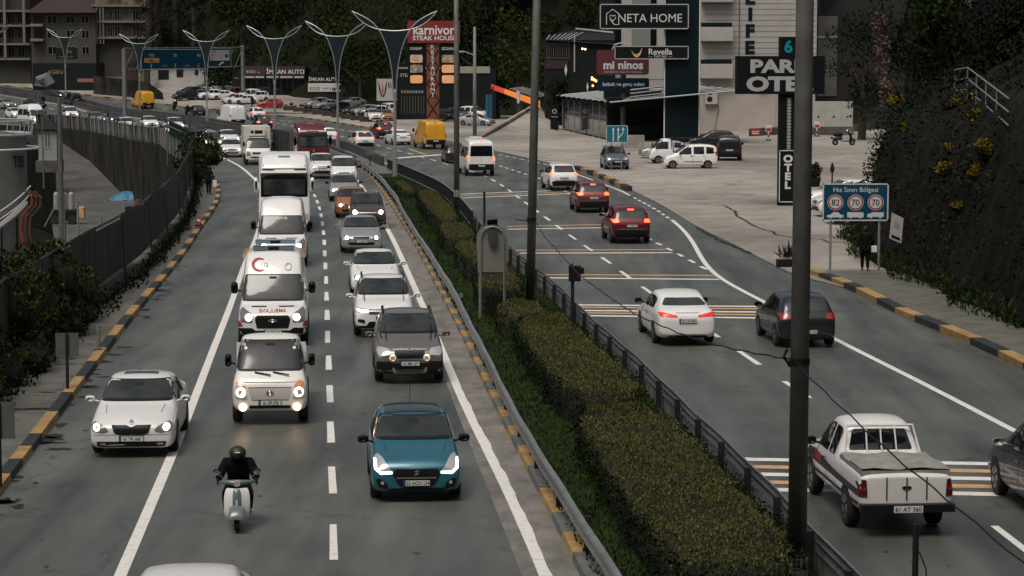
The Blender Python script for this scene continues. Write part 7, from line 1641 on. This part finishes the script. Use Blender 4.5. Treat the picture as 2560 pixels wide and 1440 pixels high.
# handrail on the slope
q=[hit(2386,232,.9),hit(2418,230,.9),hit(2520,320,.9)]; q=[(a_,c_,d_+1.0) for a_,c_,d_ in q]; o=q[0]; t=thing('handrail','pale steel handrail descending the top of the rock wall','handrail',(o[0],o[1],o[2]))
for dz in (0,-.45,-.9): b=MB(); b.tube([(a_-o[0],c_-o[1],d_-o[2]+dz) for a_,c_,d_ in q],.03,M_lamp,5); b.build('rail',t)
for f_ in (0,.25,.5,.75): 
    a_=Vector(q[1]).lerp(Vector(q[2]),f_); b=MB(); b.tube([(a_[0]-o[0],a_[1]-o[1],a_[2]-o[2]),(a_[0]-o[0],a_[1]-o[1],a_[2]-o[2]-1.3)],.03,M_lamp,5); b.build('post',t)
b=MB(); b.tube([(0,0,0),(0,0,-1.4)],.03,M_lamp,5); b.build('post',t)
# house at the top right corner
y=118.; x=XU(2500,y); X=lambda u:XU(u,y)-x; z=PY(2500,152,y)[2]; Z=lambda v:ZV(v,y)-z
t=thing('hillside_house','dark house front with pale window frames at the top right corner','building',(x,y,z)); b=MB(); b.box((X(2432),0,-3),(X(2680),8,5),M_dk); b.build('wall',t)
b=MB(); b.box((X(2548),-.08,Z(150)),(X(2553),-.01,Z(-20)),M_ls); b.box((X(2512),-.06,Z(150)),(X(2514),-.01,Z(-20)),M_pole); b.box((X(2553),-.06,Z(135)),(X(2600),-.01,Z(30)),M_glass); b.build('window_frame',t)
b=MB(); b.box((X(2400),.5,Z(20)),(X(2432),.6,Z(-40)),mat('pale_blind',(.3,.31,.32),.7)); b.build('blind',t)
# --- trees ---
def tree(name,lb,x,y,z,h,cr,m,n=2600,size=.3,kind='round',group=None,cat='tree'):
    t=thing(name,lb,cat,(x,y,z),R.uniform(0,6),group); b=MB(); hh=h*(.62 if kind=='round' else .95)
    b.tube([(0,0,-.5),(.05*h*.3,0,hh*.5),(0,.05,hh)],[.035*h,.024*h,.008*h],M_bark,8); tr=b.build('trunk',t)
    for k in range(0 if kind=='cone' else 5):
        a=2*PI*k/5+.4; b=MB(); z0=h*(.28+.07*k); b.tube([(0,0,z0),(cos(a)*cr*.4,sin(a)*cr*.4,z0+h*.13),(cos(a)*cr*.75,sin(a)*cr*.75,z0+h*.2)],[.014*h,.009*h,.003*h],M_bark,5); b.build('limb',t)
    if kind=='cone':
        P=[]
        for _ in range(n):
            f=R.random()**.7; zz=h*(1-f*.88); r=cr*f*(.75+.25*sin(f*34))*(.55+.5*R.random()); a=R.uniform(0,2*PI); P.append((r*cos(a),r*sin(a),zz-.12*r))
        leaves('crown',P,size,m,t,up=-.2,aspect=.5)
    else:
        bl=[(R.uniform(-1,1)*cr*.62,R.uniform(-1,1)*cr*.62,h*R.uniform(.22,.95),cr*R.uniform(.28,.5),cr*R.uniform(.25,.42)) for _ in range(17)]
        blob_bush(t,bl,n,size,m,'crown',core=False,shell=.35)
    return t
# forest hill
foot=[(-230,455),(-135,440),(-66,412),(-50,392),(-38,382),(-22,356),(-15,334),(12,330),(34,322),(60,300),(110,260)]
ft=resample(foot,5); nn2=normals(ft); vs=[];fs=[]; D=[(-2,-1),(0,0),(6,5),(14,13),(26,24),(40,36),(60,48),(90,55)]
for q,n in zip(ft,nn2):
    for o_,z in D: x,y=q[0]-n[0]*o_,q[1]-n[1]*o_; vs.append((x,y,min(6,TZ(x,y))*(z<20)+z+(6 if z>=20 else 0)+hnoise(x*.2,y*.2)*1.5))
m_=len(D); fs=[(i*m_+j,(i+1)*m_+j,(i+1)*m_+j+1,i*m_+j+1) for i in range(len(ft)-1) for j in range(m_-1)]
b=MB(); b.add(vs,fs,M_earth); o=b.build('hill',None,True); tag(o,kind='structure')
P=[]; 
def fb(u,Y,z,r,n):
    for _ in range(n):
        d=Vector((R.gauss(0,1),R.gauss(0,1),R.gauss(0,1))).normalized(); d.y=-abs(d.y) if R.random()<.7 else d.y; q=.8+.25*R.random(); P.append((u+d.x*r*q,Y+d.y*r*q,z+d.z*r*.85*q))
for k in range(620):
    i=R.uniform(2,len(ft)-4); q=Vector(ft[int(i)][:2]).lerp(Vector(ft[int(i)+1][:2]),i%1); n=nn2[int(i)]; dd=R.random()**1.1*22+3; x,y=q[0]-n[0]*dd,q[1]-n[1]*dd; fb(x,y,min(5,TZ(x,y))+dd*.92+R.uniform(0,2.5),R.uniform(1.8,3.4),240)
tag(leaves('forest',P,.5,ML_for,up=.2),kind='stuff')
FT='single trees in front of the wooded hill'
for u,Y,h,cr,kind,m,lb in [(400,404,26,5,'cone',ML_dark,'tall dark conifer right of the cream apartment tower'),(440,410,24,5,'cone',ML_dark,'dark conifer behind the left half of the blue gantry sign'),(372,400,24,4,'cone',ML_dark,'narrow dark conifer hiding the edge of the cream apartment tower'),(485,400,20,4.5,'cone',ML_for,'conifer between the dark ones and the wooded hill'),
   (790,392,10,4.5,'round',ML_lite,'yellow-green tree above the İ of the rental board'.replace(' İ of the',' ')),(850,376,13,5,'round',ML_lite,'broad yellow-green tree behind the lamp right of the rental board'),(900,360,10,4.5,'round',ML_for,'dark green tree left of the steakhouse roof'),(560,386,8,3.5,'round',ML_for,'low tree behind the back dealer row'),
   (1245,318,11,4,'round',ML_for,'leafy tree right of the concrete pole'),(1300,312,14,4.5,'round',ML_lite,'yellow-green tree between the ramp and the leaning pole'),(1205,322,12,4,'round',ML_dark,'dark tree behind the steakhouse fascia')]:
    x=XU(u,Y); tree('tree' if kind=='round' else 'conifer',lb,x,Y,min(6,TZ(x,Y)) if u<1000 else 0,h,cr,m,1700,.42,kind,FT)
x,y,_=PY(1392,318,270); tree('palm_like_tree' if 0 else 'tree','dark bushy tree at the top of the ramp beside the glazed terrace',x,y,0,5.6,1.7,ML_dark,1500,.3)
tag(MB().box((-.45,-.1,0),(.45,.1,3.0),M_hs).text('O',0,-.12,2.3,.7,M_sw).text('restoran',0,-.12,1.7,.22,M_sw).build('totem_sign',loc=(XU(1386,262),262,0)),'slim black totem with a white round logo at the ramp top','sign')
for x,y,z,h,cr,m,lb in [(24.5,96,7.2,6.5,3.6,ML_dark,'dark evergreen at the top of the rock wall, farthest right'),(23,108,7.2,6,3.4,ML_dark,'dark evergreen in the middle of the rock wall top'),(20.2,110,6.0,6,2.4,ML_for,'greener tree over the left part of the rock wall'),(24,124,7,7,3.4,ML_dark,'dark tree behind the greener one on the rock wall'),(27,140,5,9,4,ML_dark,'dark tree on the rock wall toward the annex'),(31,160,4,11,4.5,ML_dark,'farthest dark tree on the rock wall'),(26,104,8.5,6,3.2,ML_dark,'dark tree in front of the hillside house')]:
    tree('tree',lb,x,y,z,h,cr,m,5200,.2,'round','trees on top of the rock wall')
for x,y,z,h,cr,lb in ((35.5,236,0,13,4.2,'dark tree before the concrete annex, left one'),(39.5,228,0,14,4.6,'dark tree before the concrete annex, right one'),(33,190,1,10,3.2,'dark tree at the inner end of the rock wall')):
    tree('tree',lb,x,y,z,h,cr,ML_dark,3200,.3,'round','dark trees by the concrete annex')
x,y,z=PY(2205,200,150); t=thing('pink_drape','faded pink hanging creeper at the left end of the rock wall top','creeper',(x,y,z)); blob_bush(t,[(0,0,1.5,.5,1.6),(.3,0,-.6,.5,1.2),(-.2,0,3.2,.5,1.4)],900,.22,leafmat('faded_pink',[(.06,.03,.025),(.14,.09,.08),(.22,.17,.16)]),core=False,shell=.2)
x,y=G(2052,468); t=thing('potted_shrub','dark potted shrub beside the nose of the parked white SUVs','plant',(x-.4,y,.03)); b=MB(); b.tube([(0,0,0),(0,0,.6)],[.3,.42],M_black,10); b.build('pot',t); blob_bush(t,[(0,0,1.0,.45,.5)],500,.14,ML_bush)
x,y=G(1985,668); t=thing('potted_shrub','spiky plant in a dark box behind the foreground pole by the kerb end','plant',(x-.25,y,.03)); b=MB(); b.box((-.45,-.3,0),(.45,.3,.28),M_black); b.build('pot',t); leaves('foliage',[(R.gauss(0,.12),R.gauss(0,.12),.3) for _ in range(60)],.5,ML_for,t,up=.8,aspect=.12)
tag(MB().tube([(0,0,0),(0,0,.9),(0,0,1.2),(0,0,1.6)],[.05,.05,.16,.05],M_black,8).build('lantern',loc=(*G(2080,470),.03)),'small black lantern post behind the parked white SUV','lamp')
# ================= PEOPLE AND SCOOTERS =================
M_skin=mat('skin',(.35,.20,.14),.55); M_coat=mat('black_cloth',(.006,.007,.008),.9,spec=.1); M_hair=mat('dark_hair',(.012,.009,.007),.6)
def person(lb,loc,rz,J,coat=M_coat,trouser=M_coat,hair=True,bag=None,scale=1.,group=None,helmet=None):
    t=thing('person',lb,'person',loc,rz,group); t.scale=(scale,)*3; g=J.get
    pel,ch,nk,hd_=g('pelvis'),g('chest'),g('neck'),g('head')
    vs=[pel,ch,nk,hd_,(hd_[0],hd_[1]+.01,hd_[2]+.13)]; rs=[.12,.13,.055,.085,.075]; es=[(0,1),(1,2),(2,3),(3,4)]
    def chain(st,pts,rr):
        k=st
        for p,r_ in zip(pts,rr): vs.append(p); rs.append(r_); es.append((k,len(vs)-1)); k=len(vs)-1
        return k
    ends=[]
    for s_ in (-1,1):
        sd='l' if s_<0 else 'r'; sh,el,ha=g('sh'+sd),g('el'+sd),g('ha'+sd); k=chain(1,[sh,el,ha],[.06,.045,.03]); d=(Vector(ha)-Vector(el)).normalized(); side=Vector((s_,0,0)); up=d.cross(side).normalized()
        k=chain(k,[tuple(Vector(ha)+d*.06)],[(.038)])
        for f_ in range(4):
            o_=up*(.028*(f_-1.5)); p1=Vector(ha)+d*.11+o_; chain(k,[tuple(p1),tuple(p1+d*(.05+.008*(1-abs(f_-1.3)))+side*-.015)],[.0095,.008])
        p1=Vector(ha)+d*.05+up*-.045; chain(k,[tuple(p1),tuple(p1+d*.04+up*-.012)],[.011,.009])
        hp,kn,an,to=g('hp'+sd),g('kn'+sd),g('an'+sd),g('to'+sd); chain(0,[hp,kn,an,to],[.085,.055,.04,.035])
    skin('body',t,vs,es,rs,M_black if J.get('bulk') else M_skin)
    # clothes
    def cl(name,pts,ed,rr,m): skin(name,t,pts,ed,rr,m)
    mid=tuple((Vector(pel)+Vector(ch))/2)
    A=[pel,mid,ch,g('shl'),g('ell'),tuple(Vector(g('ell')).lerp(Vector(g('hal')),.93)),g('shr'),g('elr'),tuple(Vector(g('elr')).lerp(Vector(g('har')),.93)),nk]
    hem=J.get('hem'); rr=[.17,.16,.175,.085,.065,.05,.085,.065,.05,.075]; rr=[r_*J.get('bulk',1) for r_ in rr]; E=[(0,1),(1,2),(2,3),(3,4),(4,5),(2,6),(6,7),(7,8),(2,9)]
    if hem: A.append(hem); rr.append(.19); E.append((0,10))
    cl('coat',A,E,rr,coat)
    B=[pel]; rr=[.15]; E=[]
    for sd in 'lr':
        k=0
        for nm,r_ in (('hp',.105),('kn',.08),('an',.065)): B.append(g(nm+sd)); rr.append(r_); E.append((k,len(B)-1)); k=len(B)-1
    cl('trousers',B,E,rr,trouser)
    for sd in 'lr': a_=Vector(g('an'+sd)); c_=Vector(g('to'+sd)); cl('shoe',[tuple(a_+Vector((0,-.03,-.02))),tuple(c_)],[(0,1)],[.05,.045],M_black)
    hx,hy,hz=hd_
    if helmet:
        b=MB(); n=12
        vs2=[(hx+.155*sin(PI*j/10)*cos(2*PI*i/n),hy+.01+.17*sin(PI*j/10)*sin(2*PI*i/n),hz+.09+.16*cos(PI*j/10)) for j in range(0,8) for i in range(n)]
        b.add(vs2,[(j*n+i,(j+1)*n+i,(j+1)*n+(i+1)%n,j*n+(i+1)%n) for j in range(7) for i in range(n)],helmet); b.build('helmet',t,True)
        b=MB(); b.tube([(hx-.05,hy+.175,hz+.13),(hx+.05,hy+.175,hz+.13)],.014,M_sw,4); b.build('helmet_mark',t)
        b=MB(); b.add([(hx-.09,hy+.15,hz+.08),(hx+.09,hy+.15,hz+.08),(hx+.1,hy+.165,hz+.01),(hx-.1,hy+.165,hz+.01)],[(0,1,2,3)],M_glassd); b.build('visor',t)
    else:
        b=MB(); n=10
        b.add([(hx+.105*sin(PI*j/8)*cos(2*PI*i/n),hy-.02+.115*sin(PI*j/8)*sin(2*PI*i/n),hz+.07+.145*cos(PI*j/8)) for j in range(0,8) for i in range(n)],[(j*n+i,(j+1)*n+i,(j+1)*n+(i+1)%n,j*n+(i+1)%n) for j in range(7) for i in range(n)],M_hair); b.build('hair',t,True)
    # face
    b=MB(); b.tube([(hx,hy+.075,hz+.07),(hx,hy+.115,hz+.035),(hx,hy+.085,hz+.025)],[.01,.016,.01],M_skin,5); b.build('nose',t)
    for s_ in (-1,1): b=MB(); b.tube([(hx+s_*.032,hy+.078,hz+.075),(hx+s_*.032,hy+.088,hz+.075)],.012,M_ink,6); b.build('eye',t)
    b=MB(); b.tube([(hx-.025,hy+.083,hz-.012),(hx+.025,hy+.083,hz-.012)],.007,M_red,4); b.build('mouth',t)
    return t
def stand(step=.16,arm=.12,h=1.0):
    J=dict(pelvis=(0,0,.95),chest=(0,.02,1.30),neck=(0,.03,1.46),head=(0,.05,1.54),shl=(-.18,.01,1.40),shr=(.18,.01,1.40),ell=(-.27,-.05-arm*.4,1.13),elr=(.27,-.03+arm*.4,1.13),hal=(-.28,.05-arm,.90),har=(.28,.06+arm,.90),
     hpl=(-.09,0,.90),hpr=(.09,0,.90),knl=(-.10,.06+step*.5,.50),knr=(.10,.04-step*.4,.50),anl=(-.10,step,.09),anr=(.10,-step,.10),tol=(-.11,step+.14,.04),tor=(.11,-step+.13,.045),hem=(0,-.01,.70)); return J
x,y=G(2162,690); t=person('person in black seen from behind, walking past the speed sign with a small white bag',(x,y,.2),-.12,stand(.14),scale=1.0)
b=MB(); b.box((.24,-.02,.72),(.46,.10,.98),M_w); tag(b.build('handbag',None,loc=(x,y,.2),bevel=.02),'small white handbag hanging at the side of the person by the speed sign','bag')
x,y=G(522,492); t=person('person in a long dark coat walking away on the left pavement',(x,y,.15),-.15,stand(.10)); tag(MB().box((.26,-.05,.45),(.5,.03,.86),M_w).build('carrier_bag',loc=(x,y,.15),bevel=.02),'white carrier bag in the hand of the person on the left pavement','bag')
x,y,z=G3(122,226); person('person in dark clothes standing before the black shop by the grey cover',(x,y,z),.3,stand(.05))
x,y,z=G3(631,268); person('dark figure standing among the parked cars left of the red hatchback',(x,y,z),.3,stand(.05))
M_mint=mat('scooter_mint',(.13,.165,.155),.3,coat=.6)
def scooter(name,lb,loc,rz,body,stripe,cat='scooter',tail=None,group=None):
    t=thing(name,lb,cat,loc,rz,group)
    for y_ in (.66,-.60):
        b=MB(); b.tube([(-.05,0,0),(-.035,0,0),(.035,0,0),(.05,0,0)],[.19,.225,.225,.19],M_rubber,20); w=b.build('wheel',t,loc=(0,y_,.225)); b=MB(); b.tube([(-.055,0,0),(.055,0,0)],.11,M_silver,12); b.build('rim',w)
    def sweep(nm,rows,m,closed=False):
        n=len(rows[0]); b=MB(); b.add([p for r_ in rows for p in r_],[(i*n+j,i*n+j+1,(i+1)*n+j+1,(i+1)*n+j) for i in range(len(rows)-1) for j in range(n-1)],m); o=b.build(nm,t,True); md=o.modifiers.new('s','SOLIDIFY'); md.thickness=.02; md2=o.modifiers.new('u','SUBSURF'); md2.levels=2; return o
    sh=[(.19,.50,.20),(.225,.57,.30),(.235,.58,.52),(.23,.54,.74),(.19,.47,.88)]
    sweep('leg_shield',[[(w*k,y_+.07*(1-abs(k))-.05*abs(k),z) for k in (-1,-.75,-.4,0,.4,.75,1)] for w,y_,z in sh],body)
    sweep('shield_stripe',[[(w*.32*k,y_+.095-.03*abs(k),z) for k in (-1,-.3,.3,1)] for w,y_,z in sh],stripe)
    b=MB(); b.tube([(0,.665,.50),(0,.655,.66)],.018,M_w,6); b.build('chrome_badge',t)
    sweep('front_fender',[[(.125*cos(a_),.66+r_*cos(q),.225+r_*sin(q)+.05*sin(a_)) for a_ in [PI*k/6 for k in range(7)]] for q,r_ in [(rad(d_),.27) for d_ in (150,120,90,60,30,5)]],stripe)
    b=MB(); b.tube([(0,.66,.225),(0,.50,.60),(0,.40,.93)],[.04,.04,.05],M_dsteel,8); b.build('steering_column',t)
    b=MB(); b.tube([(-.33,.30,.97),(-.18,.38,.98),(0,.41,.97),(.18,.38,.98),(.33,.30,.97)],[.018,.05,.075,.05,.018],stripe,10); b.build('headset',t,True)
    b=MB(); b.tube([(0,.44,.97),(0,.50,.965)],[.07,.062],M_hl,14); b.build('headlight',t)
    for s_ in (-1,1):
        b=MB(); b.tube([(s_*.36,.27,.965),(s_*.24,.33,.975)],.022,M_black,8); b.build('grip',t)
        b=MB(); b.tube([(s_*.20,.36,1.0),(s_*.34,.34,1.17)],.009,M_chrome,5); b.tube([(s_*.36,.335,1.20),(s_*.36,.35,1.20),(s_*.36,.36,1.20)],[.065,.07,.04],M_chrome,12); b.build('mirror',t)
    b=MB(); b.box((-.16,-.1,.27),(.16,.46,.33),M_black); b.build('footboard',t,bevel=.02)
    sweep('rear_body',[[(w*cos(a_),y_,z+hh*sin(a_)) for a_ in [PI*k/8 for k in range(9)]] for w,y_,z,hh in ((.13,-.08,.35,.30),(.19,-.25,.36,.36),(.21,-.55,.38,.36),(.17,-.80,.42,.28),(.07,-.92,.48,.14))],body)
    b=MB(); b.tube([(0,-.05,.74),(0,-.2,.79),(0,-.5,.80),(0,-.78,.80)],[.08,.14,.14,.08],M_black,10); o=b.build('seat',t,True); 
    b=MB(); b.box((-.07,-.98,.52),(.07,-.93,.60),tail or M_tlr); b.build('tail_light',t,bevel=.01); b=MB(); b.box((-.09,-.97,.36),(.09,-.95,.50),M_plate); b.build('number_plate',t)
    return t
RJ=dict(bulk=1.36,pelvis=(0,-.35,.88),chest=(0,-.2,1.20),neck=(0,-.13,1.36),head=(0,-.08,1.42),shl=(-.21,-.17,1.31),shr=(.21,-.17,1.31),ell=(-.31,-.04,1.08),elr=(.31,-.04,1.08),hal=(-.34,.16,.99),har=(.34,.16,.99),hpl=(-.10,-.32,.86),hpr=(.10,-.32,.86),knl=(-.22,.10,.68),knr=(.22,.10,.68),anl=(-.20,.12,.33),anr=(.20,.12,.33),tol=(-.20,.26,.30),tor=(.20,.26,.30))
x,y=G(585,1330); h_=hdL(y); t=scooter('scooter','white and mint scooter ridden toward the camera in the middle lane',(x,y+.66,.01),h_,P_white2,M_mint); t.scale=(1,1,.86)
t=person('scooter rider in black jacket and dark green helmet in the middle lane',(x,y+.66,.01),h_,RJ,helmet=mat('helmet_green',(.022,.030,.008),.5),trouser=M_coat); t.scale=(1.0,1,.86)
x,y=G(2108,364); t=scooter('scooter','black scooter parked side-on behind the black hotel sign',(x,y,.03),-PI/2+.1,P_black,M_black); t.scale=(1.3,1.3,1.3)
for u,v,lb1,lb2,tl in ((108,266,'dark scooter with a red tail light on the far road','rider in dark clothes on the far red-lit scooter',M_tlon),(469,291,'dark motor scooter beside the black car on the far road','rider in dark clothes next to the black car on the far road',None),(438,277,'small scooter far up the right road under the gantry','rider with a white helmet under the gantry',None)):
    x,y,z=G3(u,v); h_=hdR(y); scooter('scooter',lb1,(x,y,z+.01),h_,P_black,M_black,tail=tl); person(lb2,(x,y,z+.01),h_,RJ,helmet=M_w if u==438 else P_black)

# unseen hills added behind and beside the viewpoint to shade the foreground
vs=[];fs=[];n=30; row=[(0,-11),(3,14),(8,38),(14,60),(24,74),(70,80)]
for i in range(n+1):
    a_=rad(-172+164*i/n); 
    for r_,z_ in row:
        rr=52+r_; x=rr*1.7*cos(a_); y=22+rr*.62*sin(a_); vs.append((x,y,z_*(1+.12*sin(i*.9))*(min(1,.35+max(0,-sin(a_))*1.1) if z_>0 else 1)))
m_=len(row)
for i in range(n):
    for j in range(m_-1): fs.append((i*m_+j,i*m_+j+1,(i+1)*m_+j+1,(i+1)*m_+j))
b=MB(); b.add(vs,fs,M_earth); tag(b.build('hill',None,True),kind='structure')
